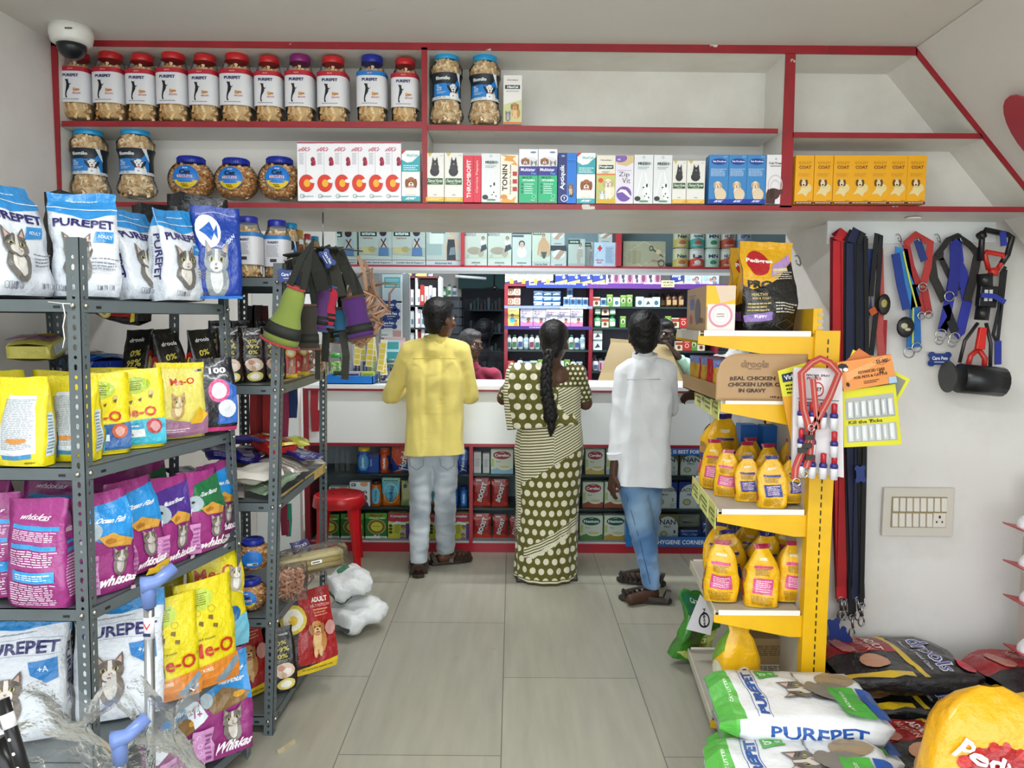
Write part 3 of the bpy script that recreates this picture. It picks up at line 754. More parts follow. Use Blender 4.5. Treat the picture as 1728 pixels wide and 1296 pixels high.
def pp_jar(lidc,band,backside=False):
    w,h = .126,.262; zt = .235
    def rf(z): return interp([(0,.052),(.012,.06),(.165,.0615),(.195,.058),(.215,.046),(.235,.043)],z)
    def lab(t):
        a = Art(); f = 'W'; asp = .137/.40
        a.rect(f,0,.87,1,1,band)
        for cx in ((.5,) if not backside else (.5,)):
            if not backside:
                a.text(f,'BISCUITS',cx,.935,.05,.035,'f0c0c0')
                a.text(f,'PUREPET',cx,.75,.155,.085,'1c1a5e',bold=.05)
                x = cx-.035
                a.poly(f,[(x-.02,.62),(x-.012,.65),(x-.002,.625),(x+.014,.64),(x+.012,.6),(x+.018,.5),(x+.022,.43),(x+.01,.36),(x-.004,.3),(x-.012,.2),(x-.004,.12),(x-.02,.12),(x-.024,.2),(x-.02,.3),(x-.014,.38),(x-.008,.5),(x-.012,.58)],'101014')
                a.poly(f,[(x+.012,.54),(x+.03,.5),(x+.045,.55),(x+.03,.47),(x+.012,.49)],'101014')
                for k in range(5): a.ell(f,cx+.035+.012*(k % 4),.33+.02*(k//2),.014,.03,['c88a48','d8a060','b87838'][k % 3],8)
                a.text(f,'BISCUITS',cx+.055,.25,.07,.045,'c05050')
                a.lines(f,cx-.08,cx+.08,.06,.1,1,'888888')
            else:
                a.text(f,'PUREPET',cx,.76,.13,.07,'1c1a5e',bold=.05)
                a.lines(f,cx-.08,cx+.07,.3,.68,11,'9a9aa0'); a.rect(f,cx-.04,.14,cx+.04,.24,'404040')
        me = printed('label',wrapP((.055,.192,lambda z: .0628+.0006),3.4),{'W': (48,1,'e6e6ea')},a,'card',.0003,True,False)
        obj('label',me,t)
    return Proto(lambda: jar_common('biscuit_jar',w,h,rf,3.4,lidc,.046,.027,(.004,.205),lab,False,'bone',90,.015,('ecc890','d8aa6c','f2d8ac','c89458')),w,h)
JP = {k: pp_jar(*v) for k,v in {'red': ('c8242a','bb1e36'),'purple': ('8a2070','bb1e36'),'blue': ('1c2c9c','1f7ac8'),'bluebk': ('1c2c9c','2f80c4',True)}.items()}
def filo():
    w,h = .145,.27; zt = .245
    def rf(z): return interp([(0,.05),(.01,.064),(.03,.072),(.055,.066),(.08,.057),(.1,.055),(.16,.057),(.185,.066),(.215,.067),(.232,.055),(.245,.048)],z)
    def lab(t):
        a = Art(); f = 'W'; asp = .1/.37
        a.rect(f,0,0,1,.12,'e4ecf0'); a.poly(f,[(.34,.5),(.6,.62),(.64,.8),(.68,.8),(.68,.12),(.34,.12)],'1a84d8')
        a.rect(f,.35,.12,.5,.6,'1a84d8'); a.text(f,'filomilo',.46,.8,.16,.13,'f4f8fa',bold=.03)
        a.text(f,'milo',.5,.8,.075,.13,'38b0e8',bold=.03) if 0 else None
        a.text(f,'REAL',.405,.52,.035,.06,'ffffff'); a.text(f,'CHICKEN',.42,.44,.06,.06,'ffffff'); a.text(f,'BISCUITS',.42,.36,.06,.06,'ffffff')
        a.lines(f,.39,.5,.2,.3,2,'c0e0f4'); a.poly(f,[(.6,1),(.64,1),(.68,.62),(.68,.5)],'e8eef2')
        a.dog(f,.575,.4,.05,'f0f0f0','ffffff',asp,True,H('181818'))
        for x,y in ((.55,.55),(.6,.5),(.545,.3),(.61,.25),(.57,.12)): a.ell(f,x,y,.007,.02,'141414',7)
        for x in (.4,.44,.48): a.ring(f,x,.07,.012,.04,.3,'303840',10)
        obj('label',printed('label',wrapP((.085,.185,lambda z: max(rf(z),.0575)+.0012)),{'W': (40,6,'16202a')},a,'card',.0003,True,False),t)
    return jar_common('bone_shaped_biscuit_jar',w,h,rf,None,'1e9cd8',.05,.025,(.006,.24),lab,False,'bone',210,.014,('ecd2a8','dcbc90','f4e0bc','c8a474'))
JF = Proto(filo,.145,.27)
def stickP(R0,zc,rad,c0):
    """round sticker on a globe of radius R0 centred at height zc; c0=(azimuth offset, elevation)"""
    def P(f,u,v):
        x = (u-.5)*2*rad; z = (v-.5)*2*rad; r = math.hypot(x,z)
        if r > rad: x *= rad/r; z *= rad/r
        a = -pi/2+c0[0]+x/R0; e = c0[1]+z/R0
        return V((R0*cos(e)*cos(a),R0*cos(e)*sin(a),zc+R0*sin(e)*.92))
    return P
def globe(back=False):
    w,h = .172,.152; R0 = .086; zt = .125
    def rf(z):
        t = min(1,abs(z-.066)/.078); return max(.045,R0*math.sqrt(max(0,1-t*t)))
    def lab(t):
        a = Art(); f = 'S'
        n = 28
        a.ell(f,.5,.5,.5,.5,'1a78d0',n)
        if not back:
            a.poly(f,[(.5+.49*cos(x),.5+.49*sin(x)) for x in [pi+.28+i*(pi-.56)/10 for i in range(11)]],'e8c61c')
            a.ell(f,.5,.32,.3,.06,'1a78d0',12); a.text(f,'drools',.5,.86,.2,.07,'ffffff'); a.text(f,'Cat',.5,.68,.42,.2,'14183c',bold=.05)
            a.text(f,'BISCUITS',.5,.5,.55,.1,'f4e8d0',bold=.04); a.text(f,'BISCUITS',.5,.5,.5,.07,'d03070',bold=0)
            for k in range(6): a.ell(f,.38+.08*(k % 3)+.04*(k//3),.2-.06*(k//3),.035,.025,'7a5a10',7)
        else:
            a.lines(f,.2,.8,.45,.9,8,'0f4f98'); a.rect(f,.25,.2,.75,.34,'e8e8e8'); a.rect(f,.5,.22,.72,.32,'555555')
        def Pn(ff,u,v): return stickP(R0+.0012,.066,.05,(.12,.02))(ff,u,v)
        bm_ = printed('label',Pn,{'S': (8,8,'1a78d0')},a,'card',.0004,True,False)
        obj('label',bm_,t)
    return jar_common('globe_biscuit_jar',w,h,rf,None,'1a2ea0',.051,.026,(.002,.118),lab,True,'nut',330,.012,('dcaa74','c89058','ecc898','b07840'))
JG = Proto(lambda: globe(),.172,.152); JGb = Proto(lambda: globe(True),.172,.152)
# ---- tall medicine boxes of the loft (0.072 wide)
WB,HB = .072,.187
def mb_(base,F_,name='medicine_box',h=HB,w=WB,**k): return carton(name,w,h,w*.8,base,F_,**k)
PB = {}
PB['arbce'] = mb_('f2f0f4',[('r',0,.98,1,1,'b02048'),('t','aRBCe',.42,.88,.6,.07,'c03060',{'skew': .3}),('l',.1,.38,.62,.82,8,'b0b0b8'),('e',.85,.7,.12,.05,'98183c'),('e',.9,.65,.13,.05,'b02048'),('e',.82,.63,.08,.035,'801030'),('r',.46,.3,.48,.85,'c8c8cc'),('e',.5,.3,.42,.15,'d8341c',20),('e',.52,.3,.18,.066,'f2b020',16),('e',.86,.34,.2,.035,'f2f0f4'),('t','100 ml',.5,.17,.2,.015,'c02020'),('g',.25,.08,.12,.035,.2,'3a9a70'),('t','vetoquinol',.55,.075,.6,.03,'3a8a78')],h=.224)
PB['skycal'] = mb_('f4f2f0',[('p',[(0,1),(0,.8),(.3,.78),(.6,.84),(1,.9),(1,1)],'f6f6f6'),('p',[(0,.82),(.3,.76),(.6,.78),(1,.92),(1,.58),(0,.58)],'2fa8b4'),('p',[(0,1),(.25,1),(0,.92)],'d02830'),('t','SkyCal',.58,.9,.6,.06,'38b0b8'),('l',.1,.95,.6,.72,3,'e0f4f4'),('d',.52,.36,.3,'a8602c','f4ece4',False),('p',[(.2,.12),(.8,.12),(.7,.26),(.3,.26)],'f0e8e0'),('r',0,0,1,.09,'2fa8b4'),('t','SKYEC',.5,.045,.5,.04,'ffffff',{'skew': .3,'bold': .05})])
def tetrol(b): return mb_(b,[('p',[(.08,1),(.35,1),(.2,.92)],'d8b838'),('t','30ml',.85,.95,.15,.015,'888888'),('e',.48,.62,.26,.1,'26262a'),('e',.5,.7,.22,.1,'303034'),('e',.5,.78,.18,.07,'2c2c30'),('p',[(.34,.82),(.38,.92),(.47,.83)],'1c1c20'),('p',[(.52,.83),(.62,.92),(.66,.82)],'1c1c20'),('e',.5,.77,.05,.02,'a08070',6),('r',.05,.35,.93,.48,'2c5c28'),('t','Tetrol Forte',.5,.425,.82,.06,'f0f4ec',{'skew': .1}),('t','SYRUP',.5,.37,.4,.025,'c0d0b8'),('t','vet',.5,.14,.2,.02,'606060'),('r',0,0,1,.09,'e8b030'),('l',.1,.9,.02,.08,2,'f8e8b0')])
PB['tetrol'] = tetrol('ece9e2')
PB['thrombofit'] = mb_('dc2c44',[('v','THROMBOFIT',.3,.5,.82,.24,'f8eef0',90),('v','Carrica Papaya',.78,.55,.7,.16,'f0b8b0',90),('r',.55,0,.58,1,'a81830')],w=.066)
PB['fresh'] = mb_('e6e8ea',[('p',[(.4,.95),(.5,.99),(.6,.95),(.5,.91)],'c8d0d4'),('g',.55,.82,.36,.04,.12,'5a9090',18),('t','FRESH',.5,.82,.6,.05,'203838',{'bold': .05}),('l',.2,.8,.7,.76,2,'88a0a0'),('p',[(.4,.65),(.45,.65),(.2,.15),(.1,.15)],'f6f8fa'),('p',[(.55,.65),(.6,.65),(.9,.15),(.7,.15)],'f6f8fa'),('e',.2,.1,.16,.05,'30302e'),('e',.62,.22,.14,.13,'f8f8f8'),('e',.6,.36,.12,.05,'f8f8f8'),('e',.5,.33,.05,.015,'202020'),('e',.68,.37,.05,.04,'202020'),('e',.66,.2,.04,.02,'202020',6),('e',.57,.15,.03,.02,'202020',6),('e',.72,.12,.12,.07,'f8f8f8'),('e',.78,.12,.04,.02,'202020',6),('r',.3,.03,.75,.06,'4a9a50')])
PB['tonin'] = mb_('f4ead8',[('p',[(0,1),(.3,.95),(.2,.88),(.8,.85),(.6,.8),(1,.78),(.7,.92),(.9,.97)],'e8a040'),('v','TONIN',.25,.52,.55,.3,'181410',90),('v','A Jump Start To Growth',.58,.48,.62,.1,'3a3020',90),('r',.7,.56,.95,.65,'c03030'),('r',.7,.4,.95,.49,'c03030'),('r',.7,.24,.95,.33,'c03030'),('p',[(0,0),(.2,.12),(.6,.05),(.9,.14),(.8,0)],'e8a848'),('e',.2,.12,.2,.05,'d89048')])
PB['multi'] = mb_('f4f4f4',[('e',.75,.94,.16,.018,'7080b0'),('e',.5,.78,.5,.08,'e6e6ea'),('d',.33,.77,.2,'a86a3c','f0e4d8',False),('c',.78,.72,.17,'8c8c8c','f4f4f4',False),('r',0,.5,1,.67,'2c2c94'),('t','Multistar',.48,.61,.78,.06,'f4f4f8'),('t','Pet',.78,.54,.25,.045,'38b8d8'),('r',0,0,1,.5,'26b47c'),('t','MULTI',.42,.46,.5,.04,'105038',{'bold': .04}),('t','VITAMIN',.5,.41,.66,.04,'e0f8f0',{'bold': .04}),('e',.17,.33,.06,.025,'14705a',8),('e',.17,.26,.06,.025,'14705a',8),('e',.17,.19,.06,.025,'14705a',8),('l',.28,.8,.15,.36,5,'c0f0e0'),('g',.8,.11,.11,.04,.15,'c0f0e0'),('t','200 ml',.75,.04,.2,.02,'ffffff')],h=.206)
PB['aptiquik'] = mb_('1478d8',[('r',0,0,.48,1,'1c2c74'),('v','Aptiquik',.25,.52,.5,.3,'f4f6fa',90),('g',.35,.1,.2,.07,.2,'e8f0ff'),('t','T',.35,.1,.12,.05,'ffffff'),('e',.26,.94,.1,.02,'9ab0e0'),('e',.72,.22,.14,.1,'28201c'),('d',.68,.34,.13,'8a6a4a','d0b898',True),('l',.52,.95,.82,.88,2,'3c98f0')])
PB['furglow'] = mb_('ece6d4',[('t','Himalaya',.5,.9,.6,.03,'404840',{'bold': .03}),('r',.12,.72,.9,.8,'16403c'),('t','Furglow',.5,.76,.7,.05,'f0f4f0',{'bold': .05}),('l',.3,.7,.62,.68,2,'909088'),('p',[(0,.58),(1,.6),(1,.09),(0,.09)],'c8cc70'),('r',0,.59,1,.62,'e88040'),('e',.22,.48,.13,.05,'e05020'),('d',.62,.42,.25,'f0e2c0','f8f2e0'),('c',.3,.2,.17,'d0d0cc','f4f4f4'),('r',0,0,1,.08,'d8b030')])
PB['zipvit'] = mb_('e8e2ee',[('p',[(0,1),(1,1),(1,.86),(.6,.78),(.1,.82),(0,.88)],'d8c08c'),('e',.25,.95,.38,.09,'8060b0'),('t','vi',.17,.92,.15,.04,'ffffff'),('t','Zip',.48,.6,.6,.12,'282430',{'bold': -.005}),('t','Vit',.6,.48,.45,.11,'282430',{'bold': -.005}),('e',.48,.2,.42,.16,'7450a8',18),('p',[(.1,.22),(.4,.24),(.8,.12),(.9,.14),(.6,.28),(.3,.3)],'f4f0f8'),('l',.1,.9,.68,.7,1,'a090b8')])
PB['petprod'] = mb_('3c88c8',[('t','60 ml',.82,.96,.18,.018,'d8e8f8'),('e',.5,.86,.4,.065,'1c3c94',16),('t','Pet Produce',.52,.865,.68,.035,'f4f8ff',{'bold': .04}),('l',.08,.92,.56,.72,6,'c4dcf0'),('d',.45,.38,.2,'f0d8b4','f8ecd8'),('e',.6,.18,.3,.13,'e8d0b0'),('r',0,0,1,.085,'2038a8'),('t','SKYEC',.5,.043,.4,.04,'f0f4ff',{'skew': .3,'bold': .05})])
PB['caltreat'] = mb_('eeebee',[('p',[(.45,.9),(.5,.95),(.55,.9)],'a0a0a4'),('t','Cal-Treat',.5,.83,.78,.045,'282430',{'bold': .03}),('l',.2,.8,.75,.79,1,'707070'),('g',.5,.38,.42,.22,.12,'d4cccc'),('g',.5,.3,.3,.2,.15,'d8d0d0'),('e',.4,.2,.38,.12,'4a2820'),('p',[(0,0),(.5,0),(.55,.2),(.1,.3),(0,.2)],'4a2820'),('p',[(.5,.28),(.92,.3),(.95,.22),(.5,.14)],'54302a'),('e',.32,.2,.12,.1,'331a14'),('e',.62,.29,.04,.015,'0c0808',6)])
PB['himcal'] = mb_('f0ece8',[('t','Himalaya',.5,.9,.6,.03,'6a4a44',{'bold': .03}),('r',.08,.72,.9,.8,'1c4844'),('t','HimCal',.5,.76,.6,.05,'f4f4f0',{'bold': .05}),('l',.15,.85,.66,.69,1,'b08080'),('p',[(0,.4),(1,.5),(1,.04),(0,.04)],'d4d8a0'),('d',.62,.36,.2,'c89050','e8c890'),('c',.25,.2,.15,'8c8884','c0bcb8'),('r',0,0,1,.03,'e07828')])
PB['gold'] = mb_('f0ac10',[('t','GOLDY',.52,.85,.74,.055,'c08810',{'bold': .03}),('t','COAT',.52,.76,.66,.07,'8a5408',{'bold': .045}),('l',.15,.85,.57,.64,3,'c89030'),('e',.62,.33,.3,.1,'e6d090'),('e',.45,.43,.2,.1,'dcc080'),('p',[(.1,.2),(.4,.36),(.8,.3),(.62,.16),(.4,.22)],'e8d49c'),('e',.32,.44,.09,.07,'6a3c14'),('e',.6,.44,.09,.07,'6a3c14'),('e',.46,.43,.12,.06,'f0e0b4'),('e',.46,.4,.05,.02,'201008',7),('e',.41,.45,.02,.01,'201008',5),('e',.52,.45,.02,.01,'201008',5),('r',0,0,1,.055,'5a1c28'),('l',.08,.92,.01,.05,1,'e8c8b0'),('t','200ml',.8,.08,.25,.015,'6a4008')])
# ---- support boxes of the glass case
def act(F_,base='c4c8c2',w=.22,h=.245,**k): return carton('support_box',w,h,.06,base,F_,**k)
LB = [('r',0,.16,1,1,'bcc2be'),('p',[(0,.3),(1,.25),(1,.5),(0,.5)],'a8b0aa'),('e',.25,.42,.22,.1,'c8b888'),('e',.4,.45,.12,.08,'b0a070'),('r',.05,.8,.55,.99,'203a38'),('t','acturaa',.3,.87,.4,.08,'e8f0ee',{'bold': .03}),('t','Dual Force',.28,.75,.3,.04,'a05050'),('e',.74,.9,.11,.1,'382430'),('p',[(.6,.28),(.62,.7),(.7,.8),(.8,.8),(.9,.7),(.9,.28)],'a8bcd4'),('p',[(.62,.5),(.68,.74),(.82,.74),(.88,.5)],'d0b8ac'),('p',[(.66,.72),(.69,.74),(.86,.5),(.82,.5)],'202838'),('p',[(.84,.74),(.81,.76),(.66,.5),(.7,.5)],'202838'),('p',[(.6,.28),(.62,.5),(.9,.5),(.92,.28)],'5878a8'),('r',0,0,1,.16,'b8c2c6'),('r',0,.155,1,.17,'a83848'),('t','Lumbo Sacral Support',.55,.09,.82,.06,'303848')]
PA = {'lumbo': act(LB)}
PA['abdo'] = act([('r',0,.16,1,1,'b8beba'),('r',.02,.3,.45,.62,'a0b0b0'),('r',.1,.6,.5,.98,'d8dcd8'),('r',.15,.88,.55,.99,'203a38'),('t','acturaa',.35,.93,.34,.06,'e8f0ee'),('e',.75,.93,.1,.1,'d0a890'),('p',[(.58,.2),(.55,.5),(.62,.78),(.86,.8),(.98,.5),(.88,.45),(.86,.16)],'d0ac98'),('p',[(.6,.16),(.6,.5),(.63,.72),(.82,.72),(.84,.5),(.86,.16)],'30343c'),('p',[(.66,.3),(.7,.5),(.84,.52),(.84,.32)],'78808c'),('r',0,0,1,.155,'b8c2c6'),('r',0,.155,1,.17,'a83848'),('t','Abdominal Belt',.5,.09,.5,.06,'303848')],w=.235)
PA['cerv'] = act([('r',0,.92,1,1,'303c40'),('r',0,.84,.5,.9,'606870'),('t','Cervical Pillow',.3,.87,.5,.04,'e0e0e0'),('p',[(.1,.3),(.9,.32),(1,.45),(1,.25),(0,.24)],'b8c0b0'),('e',.42,.44,.32,.1,'9c9080'),('e',.72,.38,.14,.12,'a89c8c'),('h',.82,.77,.07,'b89080','e8e8e8','303030'),('p',[(.7,.4),(1,.5),(.95,.62),(.75,.58)],'38404c'),('g',.15,.3,.06,.04,.2,'8a9090'),('t','acturaa',.5,.12,.4,.04,'586068'),('e',.5,0,.1,.05,'303840')],'bec2ba',w=.16)
PA['collar'] = act([('r',0,.9,1,1,'303c40'),('r',0,.82,.6,.88,'505860'),('h',.5,.62,.16,'ccaa9c','e4dcd8','28242a'),('r',.4,.4,.62,.5,'e8e4e0'),('t','acturaa',.5,.12,.5,.04,'586068'),('e',.5,0,.1,.05,'303840')],'bcc2c0',w=.127)
PA['hernia'] = act([('r',.04,.88,.5,.98,'304440'),('t','acturaa',.27,.93,.36,.05,'e0e8e0'),('h',.62,.86,.09,'c09474','c09474','30201c'),('p',[(.35,.65),(.45,.74),(.8,.74),(.95,.62),(.98,.35),(.9,.3),(.85,.55),(.82,.3),(.45,.3),(.46,.55),(.36,.34),(.28,.34)],'c09878'),('p',[(.48,.42),(.82,.42),(.7,.25),(.6,.25)],'4a5450'),('r',0,0,1,.16,'aab4b0'),('t','Hernia Belt',.5,.08,.7,.06,'404848')],'bcc4b8',w=.13)
PA['small'] = act([('r',0,.75,1,1,'303440'),('e',.5,.6,.4,.2,'d8dcd8'),('p',[(.2,.4),(.6,.8),(.9,.7),(.5,.35)],'b09080'),('t','acturaa',.5,.12,.5,.07,'586068')],'b4bcbc',w=.12,h=.14)
PA['knee'] = act([('r',0,.82,.7,.98,'304440'),('t','acturaa',.35,.9,.5,.06,'e0e8e0'),('h',.72,.78,.08,'b08c78','d0d0d0','30201c'),('p',[(.55,.2),(.5,.45),(.6,.65),(.85,.65),(.85,.4),(.72,.38),(.7,.1),(.6,.1)],'a89c94'),('r',0,0,1,.14,'98a2a2')],'b0b8b4',w=.16,h=.19)
PA['aid'] = act([('g',.5,.5,.46,.46,.03,'88a0c0',4),('r',.22,.66,.3,.88,'d02030'),('r',.16,.73,.36,.81,'d02030'),('t','FIRST AID',.25,.3,.36,.06,'c03040'),('t','BOX',.25,.2,.2,.06,'c03040'),('r',.5,.15,.9,.85,'a8bcd4'),('l',.54,.86,.2,.8,9,'7890b0')],'b8cce4',w=.16,h=.165)
PA['tan'] = act([('g',.5,.5,.5,.5,.02,'f0ece0',4),('g',.15,.75,.04,.07,.2,'908c78'),('r',.1,.2,.2,.64,'a8a088'),('r',.22,.15,.32,.66,'a09878'),('r',.34,.2,.42,.64,'a8a088'),('g',.25,.78,.04,.08,.2,'908c78'),('g',.66,.74,.05,.1,.35,'303030'),('p',[(.68,.68),(.94,.4),(.95,.44),(.7,.72)],'505048'),('e',.83,.6,.06,.1,'e0c8a0'),('t','STRONG',.78,.27,.22,.08,'d07060'),('g',.9,.18,.08,.14,.25,'404440'),('e',.55,.17,.05,.07,'c0b898')],'b2ac94',w=.285,h=.155)
def tin(top,bot,txt,lid='d8d0b8',acc='c06040'):
    def fn():
        t = E('formula_tin'); a = Art(); f = 'W'
        a.rect(f,0,0,1,.45,bot); a.poly(f,[(.3,.45),(.5,.6),(.7,.4)],bot); a.text(f,txt,.5,.68,.2,.22,'203060',bold=.04); a.ell(f,.5,.3,.07,.14,acc); a.lines(f,.4,.6,.1,.2,2,'e8e8e8')
        b = MB('c8c8c0'); b.rev([(.048,0),(.05,.003),(.05,.118),(.048,.12)],24); b.build('can_body','chrome',t)
        obj('label',printed('label',wrapP((.006,.114,lambda z: .0505)),{'W': (28,1,top)},a,'card',.0003,True,False),t)
        b = MB(lid); b.rev([(.0505,.114),(.051,.116),(.051,.126),(.047,.128),(.001,.1275)],24); b.build('lid','plastic',t)
        return t
    return Proto(fn,.102,.128)
TN = [tin('d8d4b0','c8b468','Nan'),tin('e4ecec','48a8a8','Aptamil'),tin('dde6e2','c8dcd4','MN','cfe0d0','3a8a5a'),tin('e8e0dc','c85838','NUSO','d8d0c8','c03020'),tin('c8d4e8','98b0d8','SEPTA','d0d8e0','4060a0'),tin('f0ecec','d84838','La','d8d8d8','e8e0e0')]
# ---- counter display
def dbox(w,h,base,F_,name='food_box',**k): return carton(name,w,h,.06,base,F_,**k)
PC = {}
PC['women'] = dbox(.165,.135,'f0eef0',[('r',.08,.82,.3,.95,'303c68'),('t','PRO',.18,.885,.12,.06,'ffffff'),('t',"Women's",.48,.6,.76,.15,'282c40',{'bold': .04}),('t','PLUS',.26,.43,.38,.13,'282c40',{'bold': .05}),('e',.72,.92,.2,.1,'e8a070'),('h',.78,.3,.1,'b08070','5a2850','301820'),('l',.1,.45,.1,.3,3,'a0a0a8')])
PC['womens'] = PC['women']
PC['manna'] = dbox(.17,.24,'2c6a24',[('r',0,.78,1,1,'58a030'),('t','Manna',.5,.92,.62,.1,'c02820',{'bold': .05}),('t','HEALTH MIX',.55,.8,.75,.06,'e8f0c0',{'bold': .03}),('e',.52,.46,.42,.3,'c8c05c',20),('e',.52,.46,.39,.275,'7a5a28',20),('e',.52,.46,.27,.19,'d8c83c',18),('t','100% Natural',.52,.48,.34,.04,'483010',{'bold': .03}),('r',0,0,1,.08,'e8e8e0'),('h',.45,.16,.05,'d0a080','e0e0e0'),('h',.62,.14,.05,'d0a080','e8e8e8'),('t','MANNA',.8,.04,.25,.04,'406030')])
PC['complan'] = dbox(.165,.235,'d8d07c',[('r',0,.72,1,1,'b83040'),('e',.5,.72,.55,.08,'b83040'),('t','Complan',.5,.87,.8,.12,'f8ecec',{'bold': .03}),('p',[(0,.5),(.4,.68),(1,.6),(1,.52),(.4,.58)],'e8ecec'),('p',[(0,0),(1,0),(1,.5),(.5,.56),(0,.45)],'c8c030'),('e',.12,.5,.09,.06,'303020'),('e',.12,.37,.09,.06,'303020'),('e',.12,.24,.09,.06,'303020'),('l',.3,.58,.2,.55,7,'807830'),('h',.72,.45,.1,'a87860','c8b0a0','201410'),('h',.68,.14,.1,'a87860','8050a0','201410'),('r',.84,0,1,.6,'583080')])
def boost(s): return pouch('malt_drink_pouch',.16,.24,.03,'a8201c',[('p',[(0,.1),(.4,.3),(1,.1),(1,0),(0,0)],'d03424'),('p',[(0,.95),(.5,.7),(1,.9),(1,.8),(.5,.6),(0,.8)],'c83428'),('v','BOOST',.56,.5,.7,.34,'101010',72),('v','BOOST',.54,.51,.7,.28,'e4ece8',72),('r',.2,.9,.5,.94,'e8d8c8')],seed=s,wr=.003,style='pillow',nu=6,nv=8)
PC['boost'] = boost(1)
def horl(b1,b2,txt='Horlicks',rc='ffffff'):
    return pouch('malt_drink_pouch',.16,.2,.035,b1,[('p',[(0,0),(.3,.1),(.6,0)],b2),('p',[(0,.55),(.25,.25),(1,.5),(1,.85),(.3,1),(0,.9)],b2),('v',txt,.55,.52,.8,.3,rc,78),('p',[(.1,.02),(.5,.16),(.95,.05),(.5,.1)],'f0f0e8')],seed=3,wr=.003,style='pillow',nu=6,nv=8)
PC['horl_bo'] = horl('1c3c9c','d8481c'); PC['horl_b'] = horl('1c3a94','2c5cc8')
def bott(cap,body,lab,txt,tc='ffffff',w=.08,h=.2,mid=None):
    def fn():
        t = E('malt_drink_bottle'); b = MB(body); r = w/2
        b.rev([(r*.9,0),(r,.01*h),(r*.93,.3*h),(r*.88,.5*h),(r*.96,.72*h),(r*.9,.84*h),(r*.78,.87*h)],22); b.build('bottle_body','plastic',t)
        b = MB(cap); b.rev([(r*.82,.86*h),(r*.84,.87*h),(r*.84,.985*h),(r*.78,h),(.001,h)],22); b.build('cap','plastic',t)
        a = Art(); ops(a,'W',[('e',.5,.5,.14,.55,mid or lab,18),('v',txt,.5,.5,.7,.08,tc,90)],h*.6/(pi*w))
        obj('label',printed('label',wrapP((.12*h,.74*h,lambda z: r*.985)),{'W': (24,3,lab)},a,'card',.0004,True,False),t)
        return t
    return Proto(fn,w,h)
PC['b_yellow'] = bott('e0b01c','2858a8','1c3c94','Junior','f0f0f0',.1,.2,'4890c8'); PC['b_orange'] = bott('d8501c','c8481c','1c3890','Horlicks','ffffff',.1,.22,'d8501c')
PC['b_cyan'] = bott('3a2418','d06018','d86a1c','Horlicks','203878',.1,.235,'6cc0dc'); PC['b_blue'] = bott('16307c','2a68c0','1c50a8','Horlicks','ffffff',.09,.17,'3c88d8')
PC['horl_o'] = pouch('malt_drink_pouch',.17,.25,.05,'d87020',[('r',0,.85,1,1,'98c8b0'),('l',.1,.9,.86,.93,1,'2a4858'),('p',[(0,.85),(1,.85),(1,.5),(.5,.1),(0,.5)],'58b4d4'),('g',.5,.45,.42,.36,.06,'e8d8a0',20),('v','Horlicks',.52,.45,.55,.24,'1c3468',85)],seed=5,wr=.003,style='pillow',nu=6,nv=8)
PC['horl_y'] = pouch('malt_drink_pouch',.17,.23,.05,'c8c48c',[('r',0,.88,1,1,'a8a850'),('e',.22,.8,.12,.08,'305088'),('v','Horlicks',.6,.5,.6,.26,'285078',85),('p',[(0,.3),(1,.2),(1,0),(0,0)],'a0b070')],seed=6,wr=.003,style='pillow',nu=6,nv=8)
PC['blue_box'] = dbox(.09,.165,'1c4496',[('r',0,.94,1,1,'6a3038'),('v','Apsara',.3,.55,.4,.25,'98b0d8',90)])
def cere(c2,name,acc='b02838'): return dbox(.15,.195,'e6e2d0',[('p',[(0,1),(1,1),(1,.9),(0,.8)],'d8dcc8'),('e',.5,.76,.4,.17,acc,18),('t',name,.5,.76,.66,.12,'f8f0f0',{'bold': .04}),('t','Nestle',.5,.89,.2,.04,'f0e0e0'),('p',[(0,0),(1,0),(1,.22),(.5,.3),(0,.16)],c2),('e',.62,.25,.3,.1,'f0ece0'),('e',.62,.28,.26,.06,'e0c890'),('t','Rice',.35,.5,.2,.05,'707050'),('r',.02,.3,.14,.6,'c8d070')])
PC['cer1'] = cere('d8b060','Cerelac'); PC['cer2'] = cere('a84828','Cerelac'); PC['nest1'] = cere('58883c','Nestum','14583c'); PC['nest2'] = cere('c89838','Nestum','14583c'); PC['cer3'] = cere('98b8d0','Cerelac')
def nan(base,txt,n,w=.165,h=.19): return dbox(w,h,base,[('e',.5,.5,.47,.42,'e2e4e6',20),('r',.03,0,.97,.5,'e2e4e6'),('t',txt,.5,.7,.72 if len(txt) < 5 else .84,.2 if len(txt) < 5 else .13,'283050',{'bold': .02}),('t','PRO',.48,.52,.3,.08,'283050'),('t',n,.82,.33,.08,.12,'283050'),('e',.32,.24,.17,.13,'b0a070',14),('e',.32,.24,.11,.08,'d0c8a0',12),('l',.72,.95,.05,.2,3,'808890')])
PC['nan2'] = nan('7a7048','NAN','2'); PC['nan3'] = nan('7a7048','NAN','3'); PC['nan1'] = nan('7a7048','NAN','1')
PC['lac2'] = nan('243a8c','LACTOGEN','2'); PC['lac3'] = nan('243a8c','LACTOGEN','3')
PC['every'] = pouch('dairy_whitener_pouch',.14,.12,.03,'1c3890',[('t','EveryDay',.5,.5,.8,.25,'b8ccf0',{'skew': .2}),('l',.1,.9,.8,.95,1,'b8ccf0')],seed=9,wr=.003,style='pillow',nu=6,nv=6)
PC['beige'] = pouch('milk_powder_pouch',.15,.15,.02,'a8a494',[('p',[(.05,.5),(.95,.35),(.3,.3)],'5a5040'),('l',.1,.9,.75,.9,2,'807c70')],seed=9,wr=.002,style='pillow',nu=6,nv=6)
